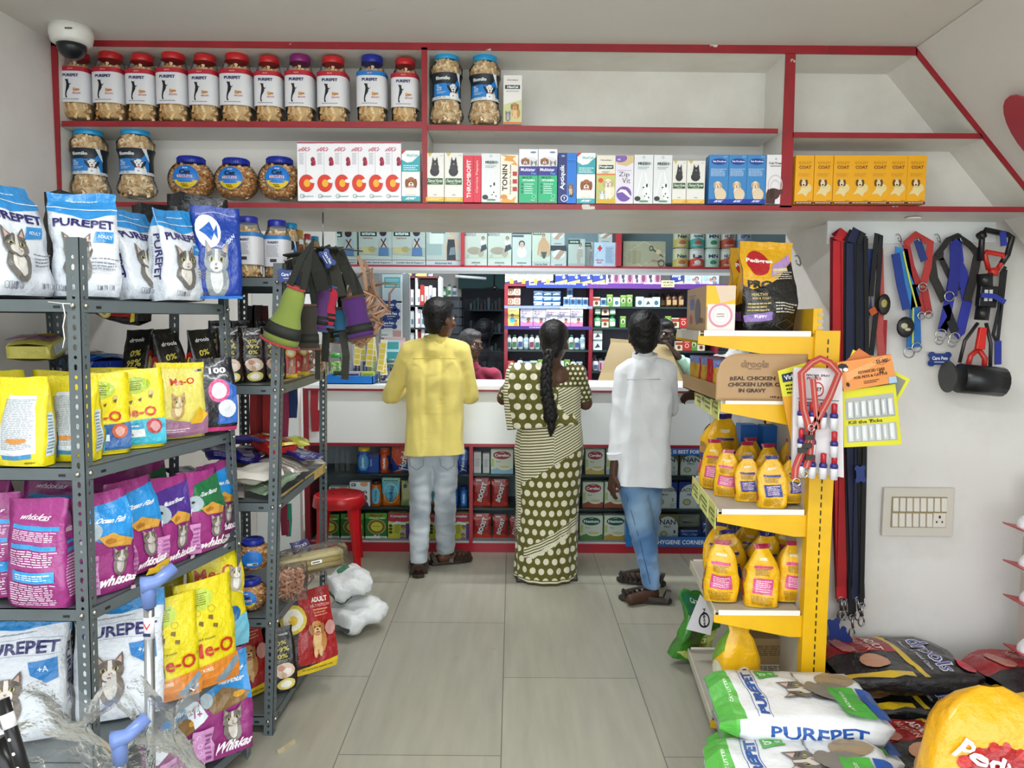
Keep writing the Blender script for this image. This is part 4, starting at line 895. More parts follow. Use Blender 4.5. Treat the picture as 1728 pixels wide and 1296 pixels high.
# ---- pet food bags
NAVY = '2a2368'
pw,ph = .175,.29
PUREF = [('r',0,.8,1,1,'2e8fd4'),('p',[(0,.8),(.5,.74),(1,.8),(1,.82),(0,.82)],'2e8fd4'),('l',.3,.7,.9,.93,1,'c8e0f0'),('r',0,.83,1,.838,'e8f2f8'),('t','PUREPET',.5,.68,.86,.085,NAVY,{'bold': .03}),('p',[(.62,.5),(.9,.52),(.92,.62),(.66,.6)],'2e8fd4'),('t','ADULT',.78,.56,.2,.03,'e8f4fc'),('c',.4,.42,.2,'6e6a64','d8d4cc'),('l',.58,.92,.24,.36,4,'7a7a88'),('t','OCEAN FISH',.22,.08,.24,.025,'6a6a78'),('t','Net Wt. 1.2kg',.76,.08,.22,.02,'6a6a78')]
PURES = [('r',0,.8,1,1,'2e8fd4'),('v','PUREPET',.55,.46,.5,.46,NAVY),('v','CAT ADULT | OCEAN FISH',.2,.44,.5,.12,'9aa0b0')]
def pure(seed,lean=0): return pouch('cat_food_bag',pw,ph,.11,'dfe5ec',PUREF,PURES,PURES,seed=seed,wr=.014,lean=lean)
BG = {}
BG['pure'] = pure(1); BG['pure2'] = pure(7,.1); BG['pureB'] = pouch('large_cat_food_bag',.34,.5,.14,'e2e7ee',[('r',0,.86,1,1,'2e8fd4'),('p',[(0,.87),(.55,.82),(1,.87)],'2e8fd4'),('t','smart food for a smart pet',.4,.8,.5,.02,'505870',{'skew': .3}),('t','PUREPET',.5,.7,.86,.085,NAVY,{'bold': .03}),('r',.1,.76,.95,.763,'a0a0b8'),('r',.1,.645,.95,.648,'a0a0b8'),('p',[(.62,.6),(.92,.62),(.92,.46),(.78,.42),(.64,.5)],'2580c8'),('t','+A',.76,.54,.1,.05,'e0f0ff'),('c',.4,.4,.16,'6a5c50','e4dcd4')],PURES,PURES,seed=4,wr=.01,nu=12,nv=16)
MEO_Y = 'ecd914'
def meo(seed,strip,s2,obj_,txt): return pouch('cat_food_bag',.14,.235,.07,MEO_Y,[('e',.45,.8,.3,.1,'b0c82c',16),('l',.3,.6,.74,.86,5,'506010'),('e',.2,.68,.05,.03,'c8b868',8),('e',.75,.7,.05,.03,'c8b868',8),('p',[(.3,.6),(.36,.57),(.4,.62)],'5a4a10'),('p',[(.5,.62),(.56,.6),(.58,.65)],'5a4a10'),('p',[(.7,.66),(.76,.63),(.78,.68)],'5a4a10'),('t','Me-O',.48,.47,.72,.13,'cc3414',{'bold': .02}),('p',[(0,.35),(1,.38),(1,.06),(0,.06)],strip),('r',.08,.26,.55,.33,s2),('t',txt,.3,.295,.3,.03,'e8f4f8'),('r',.08,.16,.55,.25,'e8ecec'),('t','Adult',.22,.2,.22,.04,'303038'),('e',.76,.28,.16,.09,obj_),('e',.76,.28,.1,.06,mixc(H(obj_),H('fff'),.3))],R_=[('r',.2,.1,.8,.6,'d0e4ec'),('l',.25,.75,.12,.58,12,'7090a8')],L_=[('r',.2,.1,.8,.6,'d8e4e8'),('l',.25,.75,.12,.58,12,'7090a8')],
    B_=[('p',[(.12,.14),(.88,.14),(.78,.8),(.26,.8)],'dfe4e8'),('l',.2,.8,.2,.76,30,'98a0a8'),('e',.5,.3,.2,.03,'d89040'),('r',.2,.09,.8,.14,'3a88b8'),('t','400g',.75,.045,.22,.03,'403c10',{'bold': .03})],seed=seed,wr=.009)
BG['meo_t'] = meo(2,'2cb0c8','2a90b8','b82c34','Tuna'); BG['meo_o'] = meo(3,'2c62a0','2a4c98','c85a30','OCEAN FISH'); BG['meo_t2'] = meo(8,'30b4c8','2a90b8','b82c34','Tuna')
BG['meo_k'] = pouch('cat_food_bag',.14,.235,.07,'e8dc6a',[('r',0,.93,1,1,MEO_Y),('t','Me-O',.5,.76,.55,.09,'cc3414',{'bold': .02}),('r',.8,.88,.95,.91,'303010'),('c',.35,.5,.15,'c8a060','e8d8a8'),('p',[(0,.3),(.6,.22),(1,.34),(1,.06),(0,.06)],'9c6a88'),('p',[(.6,.2),(.8,.4),(1,.3),(.85,.2)],'e0b020'),('l',.1,.6,.1,.16,2,'e8d0e0')],R_=[('r',.2,.1,.8,.7,'d0e4ec')],L_=[('r',.15,.25,.85,.62,'98c8dc'),('r',.15,.62,.85,.66,'c04848'),('l',.2,.8,.28,.58,8,'5080a0')],seed=5,wr=.006)
BG['meoB'] = pouch('large_cat_food_bag',.22,.4,.1,MEO_Y,[('e',.4,.82,.24,.1,'c4d84c',16),('l',.25,.55,.76,.88,6,'70801c'),('g',.3,.7,.08,.03,.12,'a8a020'),('g',.6,.72,.07,.03,.12,'a8a020'),('p',[(.3,.6),(.38,.58),(.4,.62),(.32,.63)],'7a6010'),('p',[(.5,.64),(.58,.62),(.6,.66),(.52,.67)],'7a6010'),('p',[(.55,.56),(.63,.54),(.65,.58),(.57,.59)],'7a6010'),('t','CAT FOOD',.4,.46,.34,.02,'5a5010'),('t','Me-O',.5,.35,.84,.14,'c83010',{'bold': .02}),('p',[(0,.2),(1,.24),(1,0),(0,0)],'e0862c'),('t','MACKEREL',.3,.17,.35,.03,'f8e0c0'),('p',[(.5,.04),(.95,.22),(1,.16),(.7,.02)],'8098a8')],R_=[('l',.2,.8,.3,.8,10,'a89818'),('r',0,0,1,.2,'e0862c')],L_=[('v','Me-O',.5,.4,.3,.6,'c83010'),('r',0,0,1,.2,'e0862c')],seed=6,wr=.009)
BG['meoB2'] = pouch('large_cat_food_bag',.22,.4,.1,MEO_Y,[('t','Me-O',.45,.74,.7,.12,'c83010',{'bold': .02}),('l',.2,.7,.58,.66,3,'a09818'),('p',[(0,.5),(.3,.42),(.7,.56),(1,.48),(1,.5),(.7,.58),(.3,.44),(0,.52)],'f4e890'),('e',.4,.4,.12,.03,'7a5420'),('e',.5,.38,.08,.03,'8a6430'),('p',[(0,.2),(1,.3),(1,0),(0,0)],'74c0dc'),('e',.72,.32,.13,.08,'1868b0'),('t','creamy',.4,.16,.4,.03,'204878'),('c',.82,.7,.12,'b0a898','e8e4dc')],R_=[('l',.2,.8,.3,.8,10,'a89818')],seed=11,wr=.012)
WH = 'a03280'
def whis(seed,top,txt,extra=()): return pouch('cat_food_bag',.15,.26,.08,WH,[('p',[(.1,.55),(.3,.85),(1,.92),(1,.5),(.6,.48)],top),('t',txt,.62,.72,.5,.05,'f0f4f8',{'skew': .2,'bold': .03}),('e',.25,.62,.18,.1,'a8b8c0'),('e',.22,.64,.04,.02,'202830',6),('p',[(.35,.55),(.6,.6),(.95,.52),(.9,.45),(.5,.46)],'d8a040'),('e',.55,.52,.1,.03,'b87828',8),('p',[(0,.56),(.2,.56),(.12,.4),(0,.42)],'e8ecf4'),('t','1+',.08,.5,.1,.05,WH),('c',.68,.36,.13,'78706c','c8c0bc'),('r',.04,.05,.3,.4,'d48cc4'),('g',.1,.35,.04,.02,.2,'f0e0f0',8),('g',.1,.28,.04,.02,.2,'f0e0f0',8),('g',.1,.21,.04,.02,.2,'f0e0f0',8),('g',.1,.14,.04,.02,.2,'f0e0f0',8),('l',.17,.29,.08,.37,6,'a05090'),('t','whiskas',.62,.14,.66,.09,'f6eef4',{'skew': .15,'bold': .04}),('r',.82,.03,.92,.07,'e0c8e0')]+list(extra),
    B_=[('r',.08,.72,.92,.76,'3098d8'),('l',.1,.9,.62,.71,6,'f0d8ec'),('r',.1,.55,.85,.59,'3098d8'),('l',.1,.9,.4,.54,7,'f0d8ec'),('r',.15,.26,.85,.36,'2c9ce0'),('l',.2,.8,.28,.34,3,'e0f0fc'),('l',.1,.9,.04,.25,10,'f0d8ec'),('t','whiskas',.5,.84,.5,.05,'f4e4f0',{'skew': .2})],R_=[('l',.15,.85,.1,.6,14,'e8c8e0'),('r',.1,.62,.9,.66,'3098d8')],L_=[('l',.15,.85,.1,.5,14,'e8c8e0'),('r',.1,.52,.9,.56,'3098d8'),('r',.1,.6,.9,.63,'3098d8'),('t','whiskas',.5,.74,.7,.06,'f4e4f0',{'skew': .2})],seed=seed,wr=.011)
BG['wh_o'] = whis(2,'2490d8','Ocean Fish',[('p',[(.5,0),(1,0),(1,.1),(.55,.07)],'e8c020')]); BG['wh_m'] = whis(5,'4a2c88','Mackerel Flavour'); BG['wh_t'] = whis(9,'1c7040','Tuna Flavour'); BG['wh_o2'] = whis(12,'2490d8','Ocean Fish')
BG['whB'] = pouch('large_cat_food_bag',.24,.36,.1,'98307c',[('p',[(.2,.6),(.4,.92),(1,.98),(1,.5),(.6,.55)],'2490d8'),('t','ocean fish',.68,.8,.5,.055,'f0f4f8',{'skew': .2,'bold': .03}),('t','flavour',.74,.71,.36,.05,'f0f4f8',{'skew': .2,'bold': .03}),('p',[(.25,.55),(.6,.66),(.98,.58),(.9,.5),(.4,.46)],'8a6a3c'),('e',.8,.58,.1,.03,'e0a030',8),('e',.3,.58,.1,.06,'b0c0c8'),('p',[(0,.62),(.16,.6),(.3,.46),(.1,.36),(.05,.36)],'e8ecf4'),('t','1+',.16,.5,.1,.06,'98307c'),('c',.68,.36,.14,'807870','d8d0c8'),('r',.1,.04,.36,.36,'d090c4'),('g',.17,.3,.035,.02,.2,'f8e8f8',8),('g',.17,.22,.035,.02,.2,'f8e8f8',8),('g',.17,.14,.035,.02,.2,'f8e8f8',8),('l',.24,.34,.06,.33,6,'8a4080'),('t','Whiskas',.66,.12,.56,.08,'f6eef4',{'skew': .15,'bold': .04})],L_=[('l',.15,.85,.1,.5,14,'d8b0d0'),('v','Whiskas',.5,.7,.3,.5,'6080d0')],seed=3,wr=.012)
DZ = [('t','0%',.5,.76,.42,.06,'d8c850',{'bold': .02}),('t','99%',.5,.66,.6,.07,'d8c850',{'bold': .02}),('t','0%',.5,.56,.42,.07,'d8c850',{'bold': .02}),('l',.2,.8,.46,.51,2,'c0b8a0'),('e',.5,.33,.4,.12,'e0c8b0',12),('e',.4,.37,.15,.05,'c88870',8),('e',.62,.31,.15,.05,'f0e4d8',8),('e',.45,.26,.12,.04,'d0a890',8),('e',.5,.12,.38,.09,'e0d070',14),('e',.5,.12,.24,.055,'f4f0e0',12),('t','drools',.5,.88,.6,.04,'e8e8e8')]
def drl(seed,red=True):
    sd = [('r',0,.03,1,.1,'e0c830'),('r',0 if red else .3,.1,1,.78,'a81a1e'),('e',.5,.6,.45,.13,'e8d050',16),('e',.5,.6,.32,.09,'f4f0e0',16),('e',.5,.59,.18,.05,'e0c030',10)]
    return pouch('dog_food_pouch',.1,.25,.085,'14120f',DZ,sd,sd,seed=seed,wr=.01)
BG['drl'] = drl(2); BG['drl2'] = drl(6,False)
BG['drlB'] = pouch('large_dog_food_bag',.26,.36,.1,'1a1412',[('p',[(.25,.12),(.4,1),(1,1),(1,.1)],'a3161c'),('p',[(0,0),(1,0),(1,.13),(0,.06)],'e0c020'),('t','for an active healthy dog',.6,.055,.6,.03,'4a3a08'),('e',.25,.68,.24,.17,'d8c030',18),('e',.25,.68,.18,.13,'f0ecd8',16),('e',.25,.67,.08,.06,'e8c020',10),('t','ADULT',.78,.86,.3,.06,'f4e8e0',{'bold': .04}),('t','NUTRITION',.78,.79,.36,.035,'e0a0a0'),('l',.64,.92,.66,.76,3,'e09070'),('d',.62,.52,.13,'c8884c','e8c088'),('e',.88,.5,.12,.09,'c89088',10)],L_=[('t','0%',.5,.62,.6,.07,'d8c850',{'bold': .02}),('l',.2,.8,.5,.56,3,'a8a090'),('e',.5,.3,.4,.09,'e0c8b8',12),('e',.5,.12,.36,.06,'e0d070',12),('t','drools',.5,.74,.6,.04,'e8e8e8')],seed=8,wr=.008)
BG['ocean'] = pouch('cat_food_bag',.19,.3,.13,'143c9c',[('e',.3,.72,.28,.18,'e8f0f8',18),('p',[(.1,.72),(.35,.82),(.42,.72),(.5,.8),(.5,.64),(.42,.7),(.35,.62)],'1a60c0'),('t','OCEAN',.72,.62,.3,.05,'d8e4f4',{'bold': .03,'rot': 30}),('c',.45,.4,.26,'8c9498','d0d4d4'),('r',0,0,1,.03,'2878d0')],L_=[('r',0,0,1,1,'101318'),('t','0%',.5,.72,.5,.07,'2a8cd8',{'bold': .02}),('r',.2,.64,.8,.65,'2a8cd8'),('t','0%',.5,.5,.5,.07,'2a8cd8',{'bold': .02}),('l',.3,.7,.1,.35,5,'606870')],seed=3,wr=.007)
BG['black'] = pouch('black_pet_food_bag',.2,.3,.1,'0c0e12',[('l',.2,.7,.5,.7,4,'282c34')],seed=5,wr=.02)
BG['pink'] = pouch('cat_food_bag',.15,.26,.09,'141420',[('p',[(.5,.1),(1,.1),(1,.6),(.7,.7)],'1e60b8'),('e',.6,.55,.24,.16,'d8508c',16),('e',.6,.55,.17,.11,'f0e0e8',14),('e',.75,.3,.2,.12,'d8dce4'),('t','100',.6,.82,.4,.08,'f0f0f4',{'bold': .04}),('r',0,0,1,.06,'c03070')],L_=[('t','100',.5,.66,.6,.06,'d8508c'),('t','0%',.5,.54,.5,.06,'d8508c'),('l',.2,.8,.2,.4,5,'706880')],seed=2,wr=.01)
PD = 'f0b810'
def pedi(seed,pink=True,lean=0):
    c = 'd84a88' if pink else '2c3a8c'; hp = 'a8244c' if pink else '28246c'
    return pouch('dog_food_pouch',.125,.24,.085,PD,[('r',0,.93,1,1,hp),('l',.32,.7,.74,.8,4,'d8b8a0'),('r',.3,.74,.7,.79,'f0dca8'),('l',.25,.75,.5,.6,5,'8a6a10'),('r',.2,.61,.8,.65,c),('r',.22,.24,.78,.46,c),('l',.3,.75,.26,.44,6,'f4d8e4'),('l',.15,.85,.05,.2,7,'a07c10')],L_=[('r',0,.93,1,1,hp),('e',.5,.45,.4,.14,'b08850'),('r',.1,.3,.6,.42,hp),('e',.4,.2,.3,.1,'c03048')],R_=[('r',.1,.3,.8,.62,'c02c20'),('l',.2,.8,.32,.6,4,'f0c8a0')],seed=seed,wr=.015,style='peak',nu=8,nv=12,lean=lean)
PE = {'pk': pedi(1),'pk2': pedi(4),'bl': pedi(2,False),'bl2': pedi(6,False)}
PE['plain'] = pouch('dog_food_pouch',.13,.25,.09,PD,[('e',.5,.42,.22,.11,'e8e0d0',12),('e',.5,.42,.14,.09,'a01c24',10),('t','Pedigree',.5,.42,.4,.05,'f8f4f0',{'bold': .04}),('e',.5,.06,.28,.1,'6a4020',12)],L_=[('p',[(0,1),(1,1),(1,.7),(0,.5)],'70a030'),('e',.5,.4,.4,.16,'e0e0c8'),('e',.5,.15,.3,.08,'3c8a58')],seed=7,wr=.009,style='peak')
# ============================================================ ON THE LOFT
LZ = W(400,210,YL).z  # mid shelf top reference
jars = [(108,163,89.5,203),(162,219,91,203.5),(217,271,94.5,205.5),(268,324,91,206),(322,376,95,207),(373,432,93,208),(431,482,98,208.5),(482,535,96,210),(535.5,592,98,210),(601,657,97,210),(658.6,710,101.7,210)]
kd = ['red']*7+['purple','red','blue','red']
jl = ['clear biscuit jar with red lid, %s on the upper left loft shelf' % ORD[i] for i in range(11)]
jl[7] = 'clear biscuit jar with purple lid on the upper left loft shelf'; jl[9] = 'clear biscuit jar with dark blue lid and blue label band on the loft'; jl[10] = 'clear biscuit jar with red lid beside the red divider, right end of the row'
jl[8] = 'clear biscuit jar with red lid between the purple lidded and blue lidded jars'
for i,(x0,x1,a,c) in enumerate(jars):
    put(JP[kd[i]],x0,x1,a,W(0,0,1) and c,2.985,jl[i],'jar','square biscuit jars on the upper loft shelf',rz=R(random.Random(i).uniform(-2,3)),nw=.89,sd=.93)
for i,(x0,x1,a,c,lb) in enumerate([(724,783,93,211,'bone shaped biscuit jar with light blue lid right of the red divider'),(789,847,96,212,'bone shaped biscuit jar with light blue lid beside the single white box'),(122,186,219,334,'bone shaped biscuit jar with light blue lid, leftmost on the lower loft shelf'),(200,265,219,334,'bone shaped biscuit jar with light blue lid, second on the lower loft shelf')]):
    put(JF,x0,x1,a,c,2.985,lb,'jar','bone shaped biscuit jars on the loft',rz=R([4,-6,8,5][i]))
for i,(x0,x1,a,c) in enumerate([(287,362,266,335),(364,436,269,336),(437,509,267,336)]):
    put(JG,x0,x1,a,c,2.99,'round cat biscuit jar with blue ribbed lid, %s of the three on the loft' % ['left','middle','right'][i],'jar','round cat biscuit jars on the lower loft shelf',rz=R([0,-4,3][i]))
bx = []
for i,(a,c) in enumerate([(506.5,537),(537,567),(566.5,595),(595,623),(623,651),(651,679)]): bx.append(('arbce',a,c,243,341,'%s of six tall white boxes with an orange red letter C' % ORD[i] if i else 'leftmost of six tall white boxes with an orange red letter C'))
bx += [('skycal',680,710,257,341,'white and teal box with beagle head, left of the red divider'),('tetrol',720.5,750.5,261,342,'cream box with black terrier, leftmost right of the divider'),('tetrol',751.5,782,261,342.5,'cream box with black terrier next to the crimson box'),
  ('thrombofit',783,812,265,343,'crimson box with upright white lettering'),('fresh',813,844,262,343,'grey white box with dalmatian between crimson box and orange splashed box'),('tonin',844.5,873.5,264,344,'cream box with orange splashes and upright black lettering'),
  ('multi',875.5,906.5,254.5,344,'left of two white, blue and green boxes with puppy and kitten'),('multi',907.5,938.5,254.5,344,'right of two white, blue and green boxes with puppy and kitten'),('aptiquik',940.5,971,261,345,'navy and bright blue box with small sitting dog'),
  ('skycal',972,1002,261,345,'white and teal box with beagle head right of the navy blue box'),('furglow',1004.5,1035.5,265,345.5,'cream and green box with fluffy dog and kitten'),('zipvit',1036,1066,265.5,345.5,'white box with purple circle and thin black lettering'),
  ('fresh',1067,1098.5,264,345.5,'grey white box with dalmatian beside the purple circle box'),('fresh',1099.5,1130,264.5,345.5,'grey white box with dalmatian, rightmost one of its kind'),('tetrol',1131,1154,274,345.5,'cream box with black terrier half hidden by the dalmatian box'),('tetrol',1155,1185,274,345.5,'cream box with black terrier left of the sky blue boxes'),
  ('petprod',1192,1224,264,345.5,'left of three sky blue boxes with pale retriever'),('petprod',1224.5,1254.5,264,345.5,'middle of three sky blue boxes with pale retriever'),('petprod',1255,1286,264,345.5,'right of three sky blue boxes with pale retriever'),('caltreat',1287.5,1317,264,346,'white box with dark brown dog head beside the red divider')]
for k,a,c,t,bt,lb in bx:
    put(PB[k],a,c,t,bt,2.93,lb,'box',{'arbce': 'tall white boxes on the loft','petprod': 'sky blue boxes on the loft'}.get(k),sd=1)
put(PB['himcal'],849.5,880,131,213,2.95,'single white and green box with golden dog on the upper loft shelf','box')
for i,(a,c) in enumerate([(1335.5,1366),(1367,1398),(1399,1429),(1429,1460),(1460,1491),(1490.5,1521.5),(1522,1553)]):
    put(PB['gold'],a,c,265,347,2.93,'golden yellow box with lying retriever, %s in the row of seven' % ORD[i],'box','golden yellow boxes on the right of the loft',sd=1)
# ============================================================ LEFT RACKS: GOODS
S1,S2,S3,S4,S5 = sA
CF = 'cat food bag'
for pr,px,Y,rz,s,rx,lb in [('pure',284,2.42,72,1.0,-4,'white and blue cat food bag beside the blue and black bag on top'),('pure2',226,2.36,74,1.0,-5,'white and blue cat food bag, second from right on the top rack shelf'),
   ('pure',118,2.16,30,1.06,-6,'widest white and blue cat food bag behind the near rack post, front facing out'),('pure2',46,2.08,72,1.08,-4,'white and blue cat food bag left of the near post, lettered side out'),('pure',-18,2.1,60,1.08,0,'white and blue cat food bag cut off by the left edge, top rack shelf'),('pure2',180,2.52,30,1.0,0,'white and blue cat food bag at the back of the top rack shelf')]:
    putY(BG[pr],px,Y,S1+.001,rz,lb,CF,'white and blue cat food bags on the top rack shelf',s,rx)
putY(BG['ocean'],352,2.52,S1,28,'blue and black cat food bag at the right end of the top rack shelf',CF,s=(.8,.9,1.0))
for px,Y,rz,s,lb in [(150,2.36,10,(1,.8,1.12),'black bag behind the widest white and blue bag'),(268,2.55,-20,(1,.8,1.12),'black bag behind the white and blue bags, right of centre'),(340,2.6,10,(1,.8,1.18),'black bag with folded top behind the blue and black bag')]:
    putY(BG['black'],px,Y,S1,rz,lb,'bag','black bags at the back of the top rack shelf',s)
# second shelf
G2 = 'yellow cat food bags on the second rack shelf'
for k,px,Y,rz,s,lb in [('meo_t',2,1.99,186,1.0,'yellow cat food bag at the left picture edge, white text panel facing out'),('meo_o',60,1.99,176,1.0,'yellow cat food bag left of the near post, white text panel facing out'),('meo_t2',108,2.03,182,1.0,'yellow cat food bag half behind the near post, white text panel facing out'),
   ('meo_o',158,2.10,38,1.0,'yellow cat food bag with dark blue lower band right of the near post'),('meo_t',212,2.2,32,1.02,'yellow cat food bag with cyan lower band, frontmost on the second shelf'),('meo_t2',250,2.33,40,1.0,'yellow cat food bag with cyan band squeezed behind the frontmost'),('meo_k',302,2.42,42,1.05,'pale yellow kitten food bag with mauve band on the second rack shelf'),
   ('meo_o',20,2.2,170,1.0,'yellow cat food bag in the back row, far left'),('meo_t',90,2.22,185,1.0,'yellow cat food bag in the back row behind the near post'),('meo_t2',200,2.36,20,1.0,'yellow cat food bag in the back row behind the cyan banded one')]:
    putY(BG[k],px,Y,S2+.001,rz,lb,CF,G2,s)
putY(BG['meo_k'],45,2.42,S2+.24,10,'pale yellow cat food bag lying on top of the back row',CF,s=1.0,rx=-80)
putY(BG['pink'],352,2.5,S2,36,'black and blue bag with pink ring, right end of second rack shelf',CF,s=.95)
for i,(px,Y,rz) in enumerate([(238,2.5,-10),(275,2.56,60),(305,2.52,62),(345,2.56,64)]):
    o = putY(BG['drl'],px,Y,S2,rz,'black dog food pouch behind the yellow bags, %s' % ORD[i],'dog food pouch','black dog food pouches on the second rack shelf',(1,1,1.38),-6)
for i,(px,Y,z,rz) in enumerate([(255,2.5,.27,80),(190,2.55,.13,60)]):
    putY(BG['drl2' if i == 0 else 'ocean'],px,Y,S2+z+.03,rz,['black dog food pouch lying on the standing black pouches','blue bag lying behind the near rack post'][i],'bag',None,(.8,.8,.8),-84)
# third shelf
G3 = 'magenta cat food bags on the third rack shelf'
for k,px,Y,rz,s,lb in [('wh_o',20,2.0,186,1.12,'magenta cat food bag at the left picture edge, text side facing out'),('wh_m',86,2.0,176,1.12,'magenta cat food bag left of the near post, text side facing out'),('wh_o2',150,2.06,56,1.1,'magenta cat food bag with blue corner just right of the near post'),('wh_o',212,2.17,64,1.1,'magenta cat food bag with yellow price patch on the third shelf'),('wh_m',272,2.29,62,1.05,'magenta cat food bag with purple patch reading Mackerel Flavour'),('wh_t',324,2.42,62,1.05,'magenta cat food bag with green patch reading Tuna Flavour'),('wh_o2',368,2.53,64,1.0,'magenta cat food bag with blue patch at the right end of the third shelf'),
    ('wh_t',10,2.24,170,1.15,'magenta cat food bag in the back row at far left'),('wh_o',80,2.26,190,1.15,'magenta cat food bag in the back row behind the text side bags'),('wh_m',180,2.32,60,1.1,'magenta cat food bag in the back row, right of the near post'),('wh_t',232,2.45,50,1.1,'magenta cat food bag in the middle of the back row')]:
    putY(BG[k],px,Y,S3+.001,rz,lb,CF,G3,s)
for i,(px,Y,z,rz) in enumerate([(200,2.48,.285,30),(262,2.52,.275,70),(318,2.56,.265,50)]):
    putY(BG['wh_o2'],px,Y,S3+z,rz,'magenta cat food bag lying on the back row, %s' % ['left','middle','right'][i],CF,'magenta bags lying on top of the back row',.9,-86)
# fourth shelf
putY(BG['pureB'],60,2.06,S4,16,'large white and blue cat food bag with kitten, left of the near post','cat food bag','large white and blue cat food bags on the fourth shelf',.74,-8)
putY(BG['pureB'],205,2.18,S4,22,'large white and blue cat food bag with kitten, right of near post','cat food bag','large white and blue cat food bags on the fourth shelf',.74,-8)
for k,px,Y,rz,s,rx,lb in [('meoB',275,2.27,38,.8,-6,'large yellow cat food bag beside the blue crutch handle'),('meoB',330,2.36,46,.86,-6,'large yellow cat food bag, middle one of the fourth shelf'),('meoB2',378,2.47,40,.88,-8,'large yellow cat food bag with light blue lower band'),('meoB',262,2.52,20,.92,0,'large yellow cat food bag in shadow at the back of the fourth shelf')]:
    putY(BG[k],px,Y,S4+.002,rz,lb,CF,'large yellow cat food bags on the fourth shelf',s,rx)
putY(BG['whB'],372,2.44,S5,38,'large magenta cat food bag on the bottom shelf of the near rack',CF,s=.98,rx=-6)
putY(BG['whB'],318,2.36,S5,60,'large magenta cat food bag behind the plastic bag, bottom shelf',CF,s=.85,rx=-4)
putY(BG['drl'],372,2.56,S5+.0,60,'black dog food pouch behind the large magenta bag','dog food pouch',s=1.5)
# ------------------------------------------------------------ rack B
T1,T2,T3,T4,T5 = sB
put(JP['bluebk'],395,445,366,466,2.84,'dark blue lidded biscuit jar, middle of three on the second rack','jar','blue lidded biscuit jars on the rack',z=T1+.0015,nw=.9)
put(JP['bluebk'],446,492,372,466,2.97,'dark blue lidded biscuit jar, rightmost of three on the second rack','jar','blue lidded biscuit jars on the rack',z=T1+.0015,nw=.9)
put(JP['bluebk'],358,402,364,466,2.95,'dark blue lidded biscuit jar half hidden by the blue and black bag','jar','blue lidded biscuit jars on the rack',z=T1+.0015,nw=.86)
for k,a,c,t,Y,lb in [('F',482,506,377,3.1,'small biscuit jar with light blue lid behind the blue lidded jars'),('red',513,527,395,3.36,'small biscuit jar with dark red lid at the far end of the second rack'),('F',524,541,399,3.44,'smallest biscuit jar with light blue lid, last in the row')]:
    put(JF if k == 'F' else JP[k],a,c,t,466 if Y < 3 else 470,Y,lb,'jar',z=T1+.0015)
JY = Proto(lambda: jar_common('biscuit_jar',.1,.15,lambda z: interp([(0,.042),(.01,.048),(.11,.048),(.128,.038)],z),None,'d8a020',.036,.022,(.003,.11),lambda t: None,False,'nut',120,.011,('b07030','8c5020')),.1,.15)
put(JY,500,514,389,470,3.22,'small biscuit jar with yellow lid at the far end of the second rack','jar',z=T1+.0015)
GB = 'black dog food pouches on the second shelf of the back rack'
for i,(px,Y,rz) in enumerate([(398,2.79,30),(422,2.83,30),(447,2.87,30),(378,2.98,25),(410,3.02,30),(437,3.05,30)]):
    putY(BG['drl'],px,Y,T2,rz,'black pouch with 99%% lettering, %s in the %s row' % (ORD[i % 3],'front' if i < 3 else 'back'),'dog food pouch',GB,(.82,.82,.84 if i < 3 else .95))
RP = pouch('dog_treat_pouch',.16,.2,.05,'b82420',[('r',0,0,1,.12,'e0c028'),('t','ADULT',.32,.82,.4,.09,'f4e0d0',{'bold': .04}),('t','NUTRITION',.32,.72,.45,.05,'f0a090'),('e',.4,.35,.16,.12,'e8b8a8',10),('e',.75,.75,.2,.14,'e0c050',14),('e',.75,.75,.13,.09,'f0ead0',12),('p',[(.6,.1),(.9,.1),(.95,.6),(.7,.6)],'a06850'),('e',.78,.45,.06,.1,'d8b090')],seed=4,wr=.008)
putY(RP,488,2.95,T2,24,'red dog treat pouch reading ADULT next to the black pouches','pouch','red dog treat pouches',.66)
putY(RP,514,3.12,T2,40,'red dog treat pouch behind the one reading ADULT','pouch','red dog treat pouches',.66)
def clearbag(name,w,h,d,cols,n,s,seed):
    t = E(name); rd = random.Random(seed)
    P = bagP(w,h,d,seed,.008,'pillow')
    obj('wrapper',printed('wrapper',P,{'F': (8,8,'fff'),'B': (8,8,'fff'),'R': (2,8,'fff'),'L': (2,8,'fff')},None,'wrap'),t)
    b = MB()
    for i in range(n):
        b.col(rd.choice(cols)); c = V((rd.uniform(-.38,.38)*w,rd.uniform(-.2,.2)*d,rd.uniform(.15,.85)*h))
        m = Matrix.Translation(c) @ Euler((rd.uniform(0,6),rd.uniform(0,6),0)).to_matrix().to_4x4()
        pts = [m @ V((s*x,s*.3*sin(x*3),0)) for x in (-1,-.5,0,.5,1)]; b.tube(pts,[s*.35,s*.28,s*.34,s*.28,s*.35],7)
    b.build('treats','food',t,kind='stuff')
    return t
CB = Proto(lambda: clearbag('treat_bag',.16,.14,.07,['e0bc98','d0a47c','eccdb0'],60,.018,2),.16,.14)
CB2 = Proto(lambda: clearbag('treat_bag',.24,.26,.08,['d09878','b87c5c','e0b094'],110,.022,3),.24,.26)
putY(CB,540,3.3,T2,20,'clear bag of pale biscuits at the far end of the second shelf','bag',s=.9)
